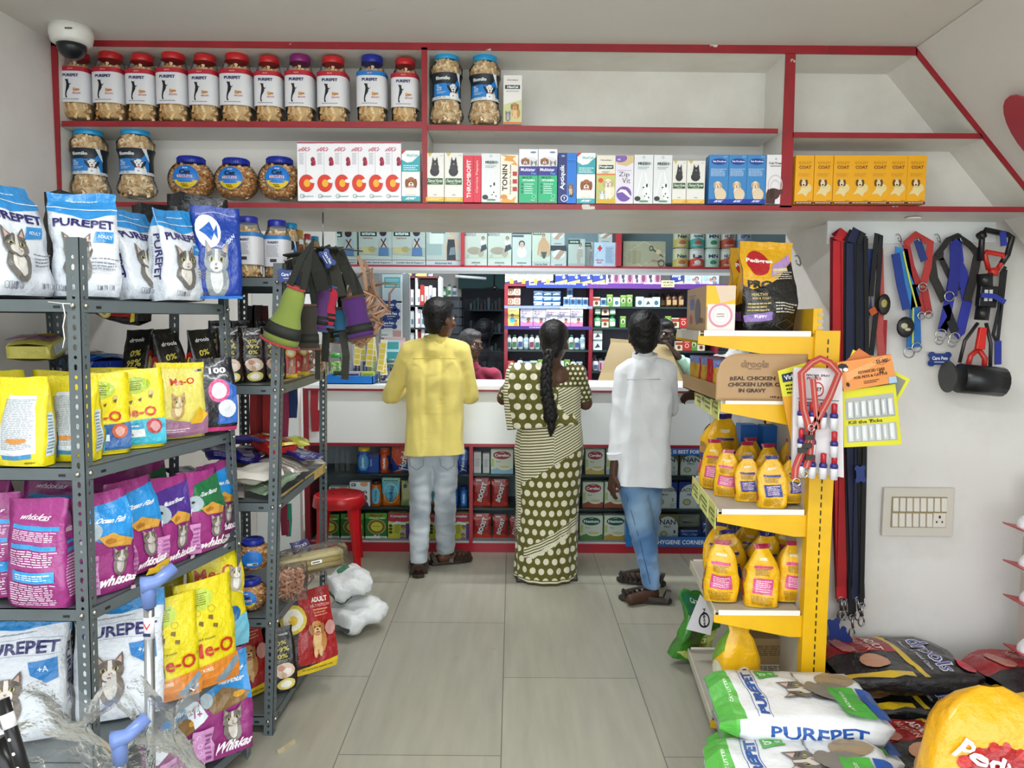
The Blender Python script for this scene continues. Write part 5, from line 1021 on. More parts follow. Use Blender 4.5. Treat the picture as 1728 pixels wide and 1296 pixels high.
def strip(i,t0,t1,z):    # printed paper strip along the rack's right edge
    b = MB('c8a860'); y0,y1 = 2.75+t0*.72,2.75+t1*.72; x = W(552,1090,3.48).x+.012; x0 = BN.x+.02
    xx = lambda y: x0+(x-x0)*(y-2.72)/.76
    b.f([(xx(y0),y0,z-.034),(xx(y1),y1,z-.034),(xx(y1),y1,z+.008),(xx(y0),y0,z+.008)])
    b.col('a07828')
    for k in range(6):
        y = y0+(y1-y0)*(k+.2)/6; w = (y1-y0)/14
        b.f([(xx(y)+.0006,y,z-.03),(xx(y+w)+.0006,y+w,z-.03),(xx(y+w)+.0006,y+w,z),(xx(y)+.0006,y,z)])
    o = b.build('edge_strip','card'); wparent(o,rb); md = o.modifiers.new('t','SOLIDIFY'); md.thickness = .0008; o['label'] = 'yellow printed paper strip on the shelf edge'
for i,z in enumerate((T2,T3)):
    for k in range(2): strip(i,.02+.5*k,.48+.5*k,z)
# third shelf heap of flat packs
LP = {'navy': pouch('treat_packet',.14,.2,.03,'221c6c',[('r',.2,.3,.8,.7,'8a88a0'),('t','STICKS',.5,.85,.7,.08,'d8d8e8',{'bold': .03}),('l',.2,.8,.1,.25,3,'a0a0c8')],seed=3,wr=.012,style='pillow'),
      'clear': pouch('treat_packet',.15,.22,.035,'9c948c',[('r',0,.82,1,1,'241c6c'),('r',.1,.1,.25,.75,'c8c0b4'),('r',.35,.12,.5,.76,'b8aea0'),('r',.62,.1,.8,.74,'c8beb0')],seed=5,wr=.012,style='pillow'),
      'lime': pouch('treat_packet',.13,.18,.04,'c8cc38',[('e',.5,.6,.3,.2,'e8e8c8'),('l',.2,.8,.1,.3,4,'707018')],seed=6,wr=.01,style='pillow'),
      'red': RP,'gauze': pouch('cloth_packet',.2,.16,.05,'e0dace',[],seed=8,wr=.016,style='pillow',mat='filmsoft'),
      'green': pouch('treat_packet',.15,.2,.03,'7c9078',[('l',.2,.8,.2,.8,8,'b8c8b0')],seed=10,wr=.012,style='pillow')}
heap = [('clear',400,2.84,0,20,'grey'),('navy',380,2.95,.03,70,''),('green',425,2.86,.02,-30,''),('gauze',447,2.82,.05,30,''),('lime',432,3.0,.04,60,''),('clear',405,3.05,.07,-20,''),('navy',440,3.0,.10,20,''),('navy',480,2.98,.02,70,''),('clear',505,3.02,.05,80,''),('navy',520,3.15,.085,65,''),('clear',533,3.28,.06,100,''),('red',500,3.12,.12,60,''),('lime',520,3.3,.12,110,''),('navy',400,2.95,.13,40,''),('clear',385,3.1,.17,110,''),('navy',425,3.1,.17,150,''),('clear',540,3.36,.02,60,'')]
hn = {'clear': 'grey see-through treat packet','navy': 'dark blue treat packet','green': 'grey green treat packet','gauze': 'cream cloth packet','lime': 'yellow green treat packet','red': 'red treat pouch'}
for i,(k,px,Y,z,rz,_) in enumerate(heap):
    o = putY(LP[k],px,Y,T3+z,rz,'%s in the shelf heap, %s' % (hn[k],['at its near left','near left upper side','near the front post','in front by the post','behind the cloth packet','in its middle','across its top near the post','right of the near post','lower right of the near post','crossing the yellow edge strip','overhanging the far right','topmost right of the post','topmost far right','topmost left','at the upper back left','at the upper back right','lowest at the far right'][i]),'packet','packets heaped on the third shelf',.95,-82+i % 3*4)
    o.location.y -= .07
# fourth shelf: globe jars, rawhide, treats
o = putY(JG,428,2.82,T4,0,'lower of two stacked round biscuit jars on the rack','jar','stacked round biscuit jars',.80); o = putY(JGb,428,2.82,T4+.152*.80,10,'upper of two stacked round biscuit jars, blue text label','jar','stacked round biscuit jars',.80)
putY(JGb,385,2.95,T4,0,'round biscuit jar in shadow left of the stacked pair','jar',None,.75)
def hide():
    t = E('rawhide_bundle'); rd = random.Random(5)
    for i in range(9):
        b = MB(mixc(H('cfc290'),H('b8a468'),rd.random())); y,z = (i % 3-1)*.026,.014+(i//3)*.022
        b.tube([(-.14,y,z),(-.05,y+.003,z),(.05,y-.002,z+.002),(.14,y,z)],.0125,8); b.ball((.14,y,z),.016,8,(.8,1,1)); b.ball((-.14,y,z),.016,8,(.8,1,1)); b.build('stick','leather',t)
    P = bagP(.33,.095,.1,4,.004,'pillow'); b = MB()
    b.rev([(.05,-.16),(.058,-.1),(.056,0),(.058,.1),(.05,.16)],14,(0,0,0),4,Matrix.Translation((0,0,.045)) @ Matrix.Rotation(pi/2,4,'Y')); b.build('wrapper','wrap',t)
    b = MB('f0f0f0'); b.box((-.02,-.0605,.04),(.03,-.059,.055)); b.col('606468'); b.box((-.015,-.0608,.044),(.02,-.0604,.05)); b.build('tag','card',t)
    return t
HD = Proto(hide,.33,.09)
putY(HD,506,3.0,T4+.07,40,'clear wrapped bundle of thick cream rawhide sticks','treats',s=.95); putY(CB2,480,2.87,T4,35,'clear bag of knotted treats behind the rack post','bag','clear bags of knotted treats',.62)
putY(CB2,500,2.99,T4,50,'clear bag of knotted treats right of the rack post','bag','clear bags of knotted treats',.6); putY(CB,525,3.14,T4,60,'clear bag of pink treats near the far rack post','bag',s=.8)
o = putY(LP['navy'],524,3.2,T4,60,'dark blue treat packet under the rawhide bundle','packet',s=.8,rx=-30)
# bottom shelf
putY(BG['drlB'],512,3.05,T5,38,'large black and red dog food bag with golden dog, upright on the rack floor','dog food bag','large black and red dog food bags',.95,-10)
putY(BG['drlB'],412,2.86,T5,50,'large black and red dog food bag between the two racks','dog food bag','large black and red dog food bags',.95,-6)
putY(BG['drl'],470,2.93,T5,30,'black dog food pouch leaning on the large black and red bag','dog food pouch','black pouches on the rack floor',1.0,-10); putY(BG['drl'],432,3.1,T5,30,'black dog food pouch behind the rack post at floor level','dog food pouch','black pouches on the rack floor',1.1,-8)
# white sacks on the floor
SKK = pouch('white_sack',.34,.42,.2,'e2e4e4',[('r',.05,.4,.3,.7,'3a7a58')],seed=4,wr=.03,style='sack',mat='filmsoft')
o = putY(SKK,566,3.62,.002,-38,'lower white woven sack on the floor beside the rack','sack','white sacks beside the rack',(.75,.62,.62),-78)
o = putY(SKK,556,3.72,.13,-60,'upper white woven sack on the floor beside the rack','sack','white sacks beside the rack',(.65,.62,.5),-74)
# stool
def stool():
    p = WZ(575,950,0); t = E('stool',(p.x,p.y-.02,0),R(8),'red plastic stool on the floor in front of the counter','stool'); h = .47
    b = MB('b8141c'); rad = .165
    b.rev([(rad*.99,h-.075),(rad*1.03,h-.072),(rad*.98,h-.012),(rad*.93,h-.002),(rad*.86,h-.001),(.001,h-.004)],32); b.build('seat','plastic',t)
    b = MB('600a10');
    for x,y in ((-.04,0),(.04,-.02)): b.ball((x,y,h-.001),.012,8,(1.2,.5,.1))
    b.build('seat_slot','plastic',t)
    for k in range(4):
        a = pi/4+k*pi/2; b = MB('b8141c'); c,s = cos(a),sin(a)
        u = V((-s,c,0)); o1 = V((c,s,0))
        def q(r,z,w,d): return [o1*(r-d)+u*w+V((0,0,z)),o1*r+u*w*.8+V((0,0,z)),o1*r-u*w*.8+V((0,0,z)),o1*(r-d)-u*w+V((0,0,z))]
        b.grid([q(.19,0,.022,.02),q(.186,.012,.024,.022),q(.165,.25,.032,.028),q(.15,.45,.05,.03)],True,False,True); b.build('leg','plastic',t,bev=.004)
    return t
stool()
# crutches and plastic bags in front
def crutch(px,py,Y,lab,tilt,ln):
    p = W(px,py,Y); t = E('crutch',(p.x,Y,p.z-ln),0,lab,'crutch'); t.rotation_euler = (0,R(tilt),0); z = ln
    b = MB('b8bcc0'); b.tube([(0,0,0),(0,0,z)],.0125,14); b.build('shaft','chrome',t)
    b = MB('7088c4'); b.tube([(-.012,-.012,z+.038),(0,-.008,z+.04),(.02,0,z+.045),(.05,.03,z+.072)],[.021,.019,.016,.015],14); b.tube([(0,0,z-.02),(0,-.002,z+.02),(0,-.004,z+.04)],[.0165,.018,.018],14); b.build('handle','plastic',t)
    b = MB('e8e8f0'); b.tube([(0,0,z-.1),(0,0,z-.045)],.0129,14); b.col('d03040')
    for d in (-1,1): b.prism([(0,-.0135,z-.07),(d*.007,-.0128,z-.058),(d*.0085,-.0128,z-.061),(0,-.0135,z-.076)],(0,.0006,0))
    b.col('283058'); b.box((-.009,-.0134,z-.092),(.009,-.0126,z-.084)); b.build('sticker','card',t)
    return t
crutch(236,1010,1.78,'metal crutch with blue grey handle standing in front of the near rack',1.5,.86)
crutch(203,1272,1.62,'second metal crutch with blue grey handle, low inside the clear bag',0,.52)
def polybag(name,px,py,Y,w,h,seed,lab,rz=0,text=False,d=.14):
    p = W(px,py,Y); t = E(name,(p.x,Y,p.z-h),R(rz),lab,'plastic bag')
    P0 = bagP(w,h,d,seed,.03,'tall',fr=6)
    def P(f,u,v):
        q = P0(f,u,v); k = max(0,v-.7)/.3
        q.z += k*.04*sin(u*9+seed); q.x *= 1+.25*k; return q
    obj('bag_film',printed(name,P,{'F': (18,22,'fff'),'B': (18,22,'fff'),'R': (6,22,'fff'),'L': (6,22,'fff')},None,'poly'),t)
    if text:
        a = Art()
        for k,(x,y) in enumerate([(.2,.88),(.5,.7),(.75,.5),(.5,.25)]): a.text('F',['BILL','A4 Sht','2 Nos','OUT BILL'][k],x,y,.22,.05,'24282c',rot=-28 if k < 3 else 0,bold=0)
        obj('handwriting',printed('handwriting',lambda f,u,v: P('F',u,v)+V((0,-.004,0)),{'F': (18,22,'fff')},a,'card') if 0 else hand_only(P,a),t)
    return t
def hand_only(P,a):
    me = printed('handwriting',P,{'F': (12,14,'fff')},a,'card',.0015)
    bm = bmesh.new(); bm.from_mesh(me); cl = bm.faces.layers.float_color['Col']
    bmesh.ops.delete(bm,geom=[f for f in bm.faces if f[cl][0] > .9],context='FACES'); bm.to_mesh(me); bm.free(); return me
polybag('clear_bag',85,1165,1.6,.27,.5,3,'large crumpled clear plastic bag at the lower left, hanging over the crutches',5)
polybag('clear_bag',262,1165,1.66,.24,.5,8,'clear plastic bag with handwriting, right of the large crumpled one',-8,True,.1)
def tube_pole():
    a,c = W(4,1180,1.48),W(48,1330,1.45); t = E('walking_frame',(c.x,c.y,c.z-.2),0,'black and white adjustable tube at the bottom left corner','walking aid')
    o = V(t.location)
    b = MB('141416'); b.tube([a-o,c-o],.013,12); b.tube([W(-10,1250,1.5)-o,W(40,1345,1.5)-o],.022,12); b.build('tube','plastic',t)
    b = MB('e8e8e8'); d = (c-a).normalized(); m = a+d*.03; b.tube([m-o,m+d*.03-o],.0135,12)
    for k in range(4): b.ball(a+d*(.08+.03*k)-o+V((0,-.0125,0)),.004,8,(1,.5,1))
    b.build('band','plastic',t)
tube_pole()
b = MB('b0a080'); p = WZ(468,1270,.006); b.tube([p,p+V((.02,.02,.004)),p+V((.03,.05,0)),p+V((.045,.07,.003))],.006,6,flat=(1.6,.3)); b.build('string_scrap','cloth',label='crumpled cream strip on the floor by the rack foot',cat='litter')
# ============================================================ COUNTER
CT = E('shop_counter',(0,5.2,0),0,'long white counter with red trim and glass display shelves below','counter')
zc = {k: W(700,y,YC).z for k,y in dict(top=650,t2=656,p0=748,d1=753,s1=801,s2=858,s3=913,base=916).items()}
xl,xr = W(521,700,YC).x,2.3
def cbox(name,lo,hi,mat,col='fff',bev=0,lab=None):
    b = MB(col); b.box(lo,hi); o = wb_(b,name,mat,CT)
    if lab: o['label'] = lab
    return o
cbox('counter_top',(xl-.02,YC-.03,zc['t2']),(xr,YC+.52,zc['top']),'laminate')
cbox('trim_strip',(xl,YC-.034,zc['t2']-.014),(xr,YC+.5,zc['t2']),'plastic','8c2430'); cbox('front_panel',(xl,YC,zc['p0']),(xr,YC+.02,zc['t2']-.014),'laminate')
cbox('trim_strip',(xl,YC-.01,zc['d1']),(xr,YC+.03,zc['p0']),'plastic','96202e'); cbox('end_post',(xl-.035,YC-.012,0),(xl,YC+.5,zc['t2']),'plastic','96202e')
cbox('kick_board',(xl,YC-.005,0),(xr,YC+.5,zc['base']),'plastic','a01c2c')
cbox('back_board',(xl,YC+.4,zc['base']),(xr,YC+.42,zc['p0']),'matte','9aa4a8'); cbox('display_floor',(xl,YC+.01,zc['base']-.001),(xr,YC+.4,zc['s3']),'matte','b8bcbc')
for x0,x1 in ((xl,W(793,800,YC).x),(W(797,800,YC).x,W(1058,800,YC).x),(W(1068,800,YC).x,xr)):
    for k in ('s1','s2'):
        b = MB('2c3a38'); b.box((x0,YC+.03,zc[k]-.014),(x1,YC+.38,zc[k]-.002)); wb_(b,'glass_shelf','plastic',CT)
    b = MB(); b.box((x0+.002,YC+.012,zc['s3']),(x1-.002,YC+.016,zc['d1'])); wb_(b,'sliding_pane','glass',CT)
for px in (795,): cbox('divider',(W(px-3,800,YC).x,YC-.01,zc['base']),(W(px+3,800,YC).x,YC+.4,zc['d1']),'plastic','96202e')
cbox('divider',(W(1058,800,YC).x,YC-.012,.05),(W(1068,800,YC).x,YC+.4,zc['s1']),'plastic','1a70b8',lab='blue divider panel')
ZH = W(1130,763,YC).z
b = MB('1c62ac'); x0,x1 = W(1068,800,YC).x,2.2; b.box((x0,YC-.014,zc['d1']-.045),(x1,YC-.01,zc['d1'])); b.box((x0,YC-.014,zc['base']-.01),(x1,YC-.01,zc['base']+.06)); wb_(b,'blue_strip','card',CT)
def flat_text(s,x,y,z,w,h,col,name='lettering',parent=None,rz=0,mat='card',bold=.02):
    vs,fs = text_mesh(s,bold); b = MB(col); c,q = cos(rz),sin(rz)
    for f in fs: b.f([(x+vs[i][0]*w*c,y+vs[i][0]*w*q,z+vs[i][1]*h) for i in f])
    return wb_(b,name,mat,parent) if parent else b.build(name,mat)
flat_text("MOTHER'S MILK IS BEST FOR YOUR BABY",x0+.33,YC-.0145,zc['d1']-.022,.62,.026,'e0ecf8',parent=CT); flat_text('HYGIENE CORNER',x0+.34,YC-.0145,zc['base']+.022,.32,.03,'e8f0f8',parent=CT)
b = MB(); b.box((XL(5)+.0,YC-.1,.0),(xl-.04,YC-.04,2.0)); struct(b.build('trim_3','laminate'))
disp = [('b_yellow',603,627,755,'s1','yellow capped malt drink bottle, leftmost of the top display row'),('blue_box',622,641,766,'s1','dark blue box between the yellow and orange capped bottles'),('b_orange',641,659,757,'s1','orange capped malt drink bottle on the top display row'),('horl_bo',661,700,751,'s1','blue and orange malt drink pouch left of the man in yellow'),('horl_bo',736,766,752,'s1','blue and orange malt drink pouch behind the legs of the man in yellow'),('horl_b',772,790,754,'s1','blue malt drink pouch right of the man in yellow'),
 ('cer3',828,866,757,'s1','pale blue cereal box in the middle display bay'),('cer1',987,1019,757,'s1','cream cereal box right of the woman, top row'),('cer3',1022,1052,757,'s1','blue and cream cereal box behind the man in white, top row'),
 ('women',557,591,820,'s2',"white box reading Women's Plus, left one above the red stool"),('women',592,626,812,'s2',"white box reading Women's Plus, right one above the red stool"),('b_cyan',627,645,810,'s2','light blue and orange malt drink bottle right of the white boxes'),('horl_o',645,676,806,'s2','light blue and orange malt drink pouch, middle row'),('horl_y',677,708,811,'s2','light blue and cream malt drink pouch beside the legs'),('b_cyan',716,736,812,'s2','light blue malt drink bottle between the legs of the man in yellow'),('b_blue',762,774,815,'s2','blue bottle just right of the jeans, left of two'),('b_blue',776,790,820,'s2','blue bottle next to the red divider'),
 ('boost',797,828,806,'s2','red malt drink pouch next to the red divider, middle row'),('boost',829,858,808,'s2','red malt drink pouch in the middle row left of the woman'),('cer2',982,1017,812,'s2','red and cream cereal box right of the woman, middle row'),('cer2',1019,1055,812,'s2','red and cream cereal box behind the hand of the man in white'),
 ('manna',538,575,866,'s3','green health mix box, leftmost under the stool'),('manna',577,616,865,'s3','green health mix box, middle one behind the stool legs'),('manna',618,655,864,'s3','green health mix box right of the stool'),('complan',656,692,864,'s3','red and yellow drink box right of the green boxes'),('complan',724,760,864,'s3','red and yellow drink box between the legs of the man in yellow'),('complan',761,792,864,'s3','red and yellow drink box left of the red divider'),
 ('boost',797,829,866,'s3','red malt drink pouch next to the red divider, bottom row'),('boost',831,857,868,'s3','red malt drink pouch, second from the divider in the bottom row'),('boost',859,877,870,'s3','red malt drink pouch half behind the sari, bottom row'),('nest1',977,1016,868,'s3','cream and green cereal box right of the sari, bottom row'),('nest2',1018,1056,868,'s3','cream and green cereal box left of the blue divider'),
 ('nan2',1102,1143,764,'s1','white and gold formula box, left of three in the top row'),('nan3',1145,1184,764,'s1','white and gold formula box, middle of three in the top row'),('nan1',1186,1220,764,'s1','white and gold formula box at the right of the top row'),('lac2',1098,1141,812,'s2','blue formula box, left of the two'),('lac3',1143,1186,812,'s2','blue formula box, right of the two'),('nan1',1106,1143,866,'s3','white and gold formula box numbered 1 in the bottom row'),('nan1',1070,1104,866,'s3','white and gold formula box behind the jeans, bottom row'),('every',1145,1181,893,'s3','small blue milk powder pouch in the bottom row'),('every',1183,1210,880,'s3','blue milk powder pouch at the right end of the bottom row')]
for k,a,c,t,s,lb in disp:
    o = put(PC[k],a,c,t,{'s1': 801,'s2': 857.5,'s3': 913}[s],YC+.09,lb,'bottle' if k[:2] == 'b_' else 'box' if k not in ('boost','horl_bo','horl_b','horl_o','horl_y','every') else 'pouch',z=zc[s]+.001 if s == 's3' else zc[s]-.001,sd=1,nw=.98)
o = put(PC['beige'],1142,1181,868,891,YC+.2,'beige milk powder pouch above the small blue pouch','pouch',z=zc['s3']+.06,sd=1)
SWB = carton('white_carton',.09,.19,.06,'dcd8d4',[('r',.3,.15,.7,.85,'e8c8c8'),('l',.1,.9,.3,.7,5,'8898a0')])
put(SWB,800,812,762,801,YC+.1,'slim white carton beside the red divider, left of two','box',z=zc['s1'],sd=1); put(SWB,815,826,764,801,YC+.1,'slim white carton left of the pale blue cereal box','box',z=zc['s1'],sd=1)
b = MB('c8d0cc'); P = W(572,775,YC+.1)
for k in range(3): b.box((P.x-.03+.035*k,P.y+.02*k,zc['s1']),(P.x-.002+.035*k,P.y+.02*k+.008,zc['s1']+.17-.02*k))
b.build('clear_pack','wrap',label='pale see-through packs at the left end of the top display row',cat='pack')
# ============================================================ UPPER GLASS CASE
YU = 4.9
ux0,ux1 = W(566,420,YU).x,2.3; uz0,uz1 = W(900,450,YU).z,ZC
UC = E('wall_cabinet',(.4,YU+.15,uz0),0,'glass fronted wall cabinet with red frame above the counter, boxes and tins inside','cabinet')
def ub(name,lo,hi,mat='plastic',col='a02838'):
    b = MB(col); b.box(lo,hi); return wb_(b,name,mat,UC)
ub('bottom_board',(ux0-.02,YU+.006,uz0-.03),(ux1,YU+.32,uz0),'matte','c8ccd0'); ub('frame',(ux0-.02,YU,uz0-.008),(ux1,YU+.006,uz0+.006)); ub('frame',(ux0-.02,YU,uz0-.03),(ux1,YU+.004,uz0-.008),'matte','b0b4b8')
ub('back_board',(ux0,YU+.3,uz0),(ux1,YU+.32,uz1),'matte','8fa4ae'); ub('side_board',(W(503,400,YU).x,YU,uz0-.03),(ux0,YU+.32,uz1),'laminate')
for px,w in ((780.5,3),(1044.5,4.5)): ub('frame',(W(px-w,420,YU).x,YU,uz0),(W(px+w,420,YU).x,YU+.3,uz1))
for a,c in ((566,777),(784,1040),(1049,1400)):
    b = MB(); b.box((W(a,420,YU).x,YU+.002,uz0),(W(c,420,YU).x,YU+.005,uz1)); wb_(b,'pane','glass',UC)
ucz = [('lumbo',550,604,389,'woman from behind, leftmost'),('lumbo',607.5,662.5,387,'woman from behind, second from left'),('lumbo',663,718.6,387,'woman from behind, third from left'),('abdo',720,778,387,'woman holding a waist belt'),('cerv',785,822,389,'grey pillow, left'),('cerv',823.5,863,389,'grey pillow, right'),('collar',864.5,896,390,'woman wearing a neck collar'),('hernia',897.5,928,390,'bare chested man')]
for k,a,c,t,lb in ucz: put(PA[k],a,c,t,447,YU+.08,'support box showing %s, in the wall cabinet' % lb,'box','medical support boxes in the wall cabinet',z=uz0,sd=1)
put(PA['small'],929,955,415,447,YU+.08,'small grey support box, lower of two stacked','box',z=uz0,sd=1); o = put(PA['small'],929,952,386,414,YU+.08,'small grey support box, upper of two stacked','box',sd=1); o.location.z = uz0+.14*COL.objects[-2].scale[2]
put(PA['knee'],958,986,404,447,YU+.08,'grey support box showing a seated person','box',z=uz0,sd=1); put(PA['knee'],986,1000,409,447,YU+.18,'dim grey support box behind the seated person one','box',z=uz0,sd=1)
put(PA['aid'],1001.5,1038,410,447,YU+.08,'pale blue first aid box with red cross in the wall cabinet','box',z=uz0,sd=1); o = put(PA['small'],1009,1032,388,408,YU+.1,'small box on top of the first aid box','box',sd=1); o.location.z = uz0+.165*COL.objects[-2].scale[2]
put(PA['tan'],1050,1121,408,447,YU+.08,'tan belt box with outlined figures in the wall cabinet','box',z=uz0,sd=1)
for r in range(2):
    for i in range(5):
        k = [1,1,2,3,4][i] if r else [0,5,2,3,4][i]
        if r and i == 0: k = 0
        a = 1135+26.2*i; o = put(TN[k],a,a+26,413,446,YU+.08,'formula tin, %s in the %s row of the wall cabinet' % (ORD[i],['lower','upper'][r]),'tin','formula tins stacked in the wall cabinet',z=uz0); o.scale = (1.02,1.02,1.0); o.location.z = uz0+.1285*r
# ============================================================ PHARMACY SHELVES BEHIND
YP = 6.3
px0,px1 = W(851,550,YP).x,1.95
PU = E('pharmacy_shelf',(.9,YP+.15,0),0,'red and dark medicine shelving behind the counter, full of small packs','shelf')
def pb(name,lo,hi,mat='plastic',col='8c2030',lab=None):
    b = MB(col); b.box(lo,hi); o = wb_(b,name,mat,PU)
    if lab: o['label'] = lab
    return o
pz = [W(930,y,YP).z for y in (480,516.5,552,590.5,626,665)]
pb('back_board',(px0,YP+.3,0),(px1,YP+.32,pz[0]),'matte','7c7a8c')
for a in (851,994,1207): x = W(a,550,YP).x; pb('upright',(x,YP,0),(x+.03,YP+.3,pz[0]))
for i,z in enumerate(pz): pb('shelf_board',(px0,YP+.004,z-.016),(px1,YP+.3,z),'plastic','8c2030' if i in (0,) else '2a3a38')
pb('banner',(W(888,480,YP).x,YP-.012,pz[0]-.03),(px1,YP-.004,pz[0]+.012),'card','24388c','blue and purple banner strip')
b = MB('5a2c80'); x0 = W(990,480,YP).x; b.box((x0,YP-.014,pz[0]-.03),(px1,YP-.012,pz[0]+.012)); wb_(b,'banner','card',PU)
def ptx(s,a,c,y,h,col,Y=YP-.016): p = W((a+c)/2,y,Y); return flat_text(s,p.x,Y,p.z,W(c,y,Y).x-W(a,y,Y).x,h,col,parent=PU)
ptx('Ensure',893,906,479,.022,'f0f4ff'); ptx('NUTRITIONAL SUPPLEMENT IN THE WORLD',918,972,479,.014,'d0dcf8'); ptx('#1',983,991,480,.022,'f0f4ff'); ptx('EXCITING RESEARCH',998,1026,478.5,.014,'e0d0f0'); ptx('CLINICALLY PROVEN',1086,1116,478,.016,'e8d8f8'); ptx('IN 90 DAYS',1138,1156,478,.016,'e8d8f8')
b = MB('d8d0a0'); q = W(1127,479,YP-.03); b.box((q.x-.055,YP-.03,q.z-.028),(q.x+.055,YP-.024,q.z+.028)); wb_(b,'sign','card',PU,label='cream card reading MORE GROWTH'); ptx('10% MORE',1118,1136,476.5,.016,'303030',YP-.032); ptx('GROWTH',1119,1135,481.5,.016,'303030',YP-.032)
# promo frame
pb('promo_frame',(px0,YP-.05,pz[2]-.02),(W(998,552,YP).x,YP-.04,pz[2]+.008),'card','3c2470','purple promotional shelf edge'); pb('promo_frame',(px0,YP-.05,pz[1]-.022),(W(998,552,YP).x,YP-.04,pz[1]),'card','7c8cb8','pale header strip')
ptx('RECOMMENDED BY DOCTORS',946,990,519.5,.016,'f0f0f8',YP-.052); ptx('ACTIVE BRAIN',893,912,552.5,.012,'d0c0f0',YP-.052)
def sm(name,w,h,base,F_): return carton(name,w,h,.05,base,F_)
Q = {'ens': sm('nutrition_box',.1,.12,'e0e4ea',[('t','Ensure',.45,.72,.75,.22,'2858b0',{'skew': .2}),('p',[(0,0),(1,0),(1,.3),(0,.15)],'4a3058'),('r',.4,.05,.7,.4,'d8c030'),('l',.1,.6,.45,.58,2,'7088b0')]),
 'ensb': sm('nutrition_box',.1,.12,'24388c',[('t','Ensure',.45,.72,.75,.22,'e0ecff',{'skew': .2}),('p',[(0,0),(1,0),(1,.35),(0,.15)],'d8b868'),('e',.7,.5,.12,.1,'d0dcf0')]),
 'pink': sm('nutrition_box',.11,.12,'dcd4e0',[('r',.55,0,1,1,'c080a0'),('e',.25,.6,.13,.2,'403050'),('e',.3,.3,.1,.14,'504058'),('e',.78,.5,.14,.3,'703858'),('l',.1,.5,.05,.15,2,'8070a0')]),
 'baby': sm('baby_food_box',.15,.115,'c8d4ec',[('r',0,0,1,.2,'d8b8d8'),('h',.72,.5,.12,'d0a080','8090c0','2a1a18'),('h',.52,.42,.08,'d0a080','f0f0f0','2a1a18'),('e',.2,.6,.14,.2,'a8c8e8'),('t','Baby',.25,.85,.35,.14,'7050a0')]),
 'plus': sm('mother_drink_box',.105,.155,'dcd8e4',[('t',"Mother's",.45,.84,.76,.09,'6a3070',{'bold': .03}),('t','PLUS',.3,.72,.45,.1,'502860',{'bold': .04}),('h',.65,.38,.13,'a87050','c83848','201018'),('p',[(0,.3),(.5,.2),(1,.28),(1,0),(0,0)],'d878a8'),('l',.05,.4,.5,.66,3,'9080a0')]),
 'kid': sm('mother_drink_box',.105,.155,'d8c068',[('t','Junior',.5,.86,.7,.1,'3060a0'),('h',.45,.6,.13,'b07850','30a0c0','201018'),('h',.75,.3,.1,'b07850','e09030','201018')]),
 'soap': sm('soap_box',.055,.075,'8c3030',[('r',0,.15,1,.85,'e0d0b0'),('e',.5,.5,.3,.28,'702828'),('e',.5,.5,.2,.2,'c8a888')]),
 'blue': sm('medicine_pack',.075,.04,'3468a8',[('r',0,.55,1,.9,'b8d0e8'),('p',[(.1,.3),(.5,.55),(.9,.4),(.9,.25),(.1,.15)],'e8f0f8')]),
 'bl2': sm('medicine_pack',.05,.075,'4878a8',[('e',.5,.5,.3,.25,'203858'),('r',0,.8,1,1,'a8c0d8'),('r',0,0,1,.15,'d0e0f0')]),
 'wht': sm('medicine_pack',.06,.08,'dce4e0',[('e',.5,.4,.3,.25,'386878'),('r',0,.75,1,1,'b8d8d0')]),
 'grn': sm('herbal_pack',.05,.1,'5c8c3c',[('e',.5,.55,.36,.25,'c8d8a0'),('e',.5,.5,.2,.15,'305828'),('r',0,.85,1,1,'88a848')]),
 'pnk': sm('medicine_pack',.07,.09,'d8a0b8',[('r',.1,.1,.3,.8,'803058'),('e',.65,.6,.15,.15,'803058'),('r',0,.9,1,1,'e8d0dc')]),
 'cr': sm('medicine_pack',.06,.08,'d8ccb0',[('r',0,.6,1,.9,'9a4430'),('e',.5,.35,.25,.2,'6a3820')]),
 'red': sm('medicine_pack',.07,.085,'b42c28',[('g',.5,.5,.25,.22,.25,'e8d8c8'),('l',.2,.8,.8,.92,1,'f0d8c8')]),
 'gw': sm('medicine_pack',.075,.08,'d8e0e0',[('p',[(.2,.2),(.5,.7),(.8,.3)],'404850'),('r',0,.9,1,1,'88a8a0')])}
def shbot(cap,body,lab,w=.045,h=.13):
    def fn():
        t = E('bottle'); b = MB(body); b.rev([(w*.46,0),(w*.5,.01),(w*.5,h*.7),(w*.3,h*.82)],12,(0,0,0),3); b.build('bottle_body','plastic',t); b = MB(cap); b.rev([(w*.3,h*.81),(w*.3,h*.98),(.001,h)],10); b.build('cap','plastic',t)
        b = MB(lab); b.box((-w*.36,-w*.505,h*.15),(w*.36,-w*.49,h*.5)); b.build('label','card',t); return t
    return Proto(fn,w,h)
SB = [shbot('d8e4e8','dce8e8','3c8078'),shbot('307868','d8e0d4','488c5c'),shbot('203058','d4dce4','4868a0'),shbot('e8ece8','98b8c8','e0e8ec'),shbot('8898a8','e0d4cc','a04868')]
DB = [shbot('2c1c14','4a2c1c','b89868',.05,.12),shbot('1c5c3c','5c9c6c','e0e8d8',.06,.1),shbot('20283c','c8d0d8','506888',.05,.1)]
rr = random.Random(11); nI = 0
names = {'bottle': 'small bottle'}
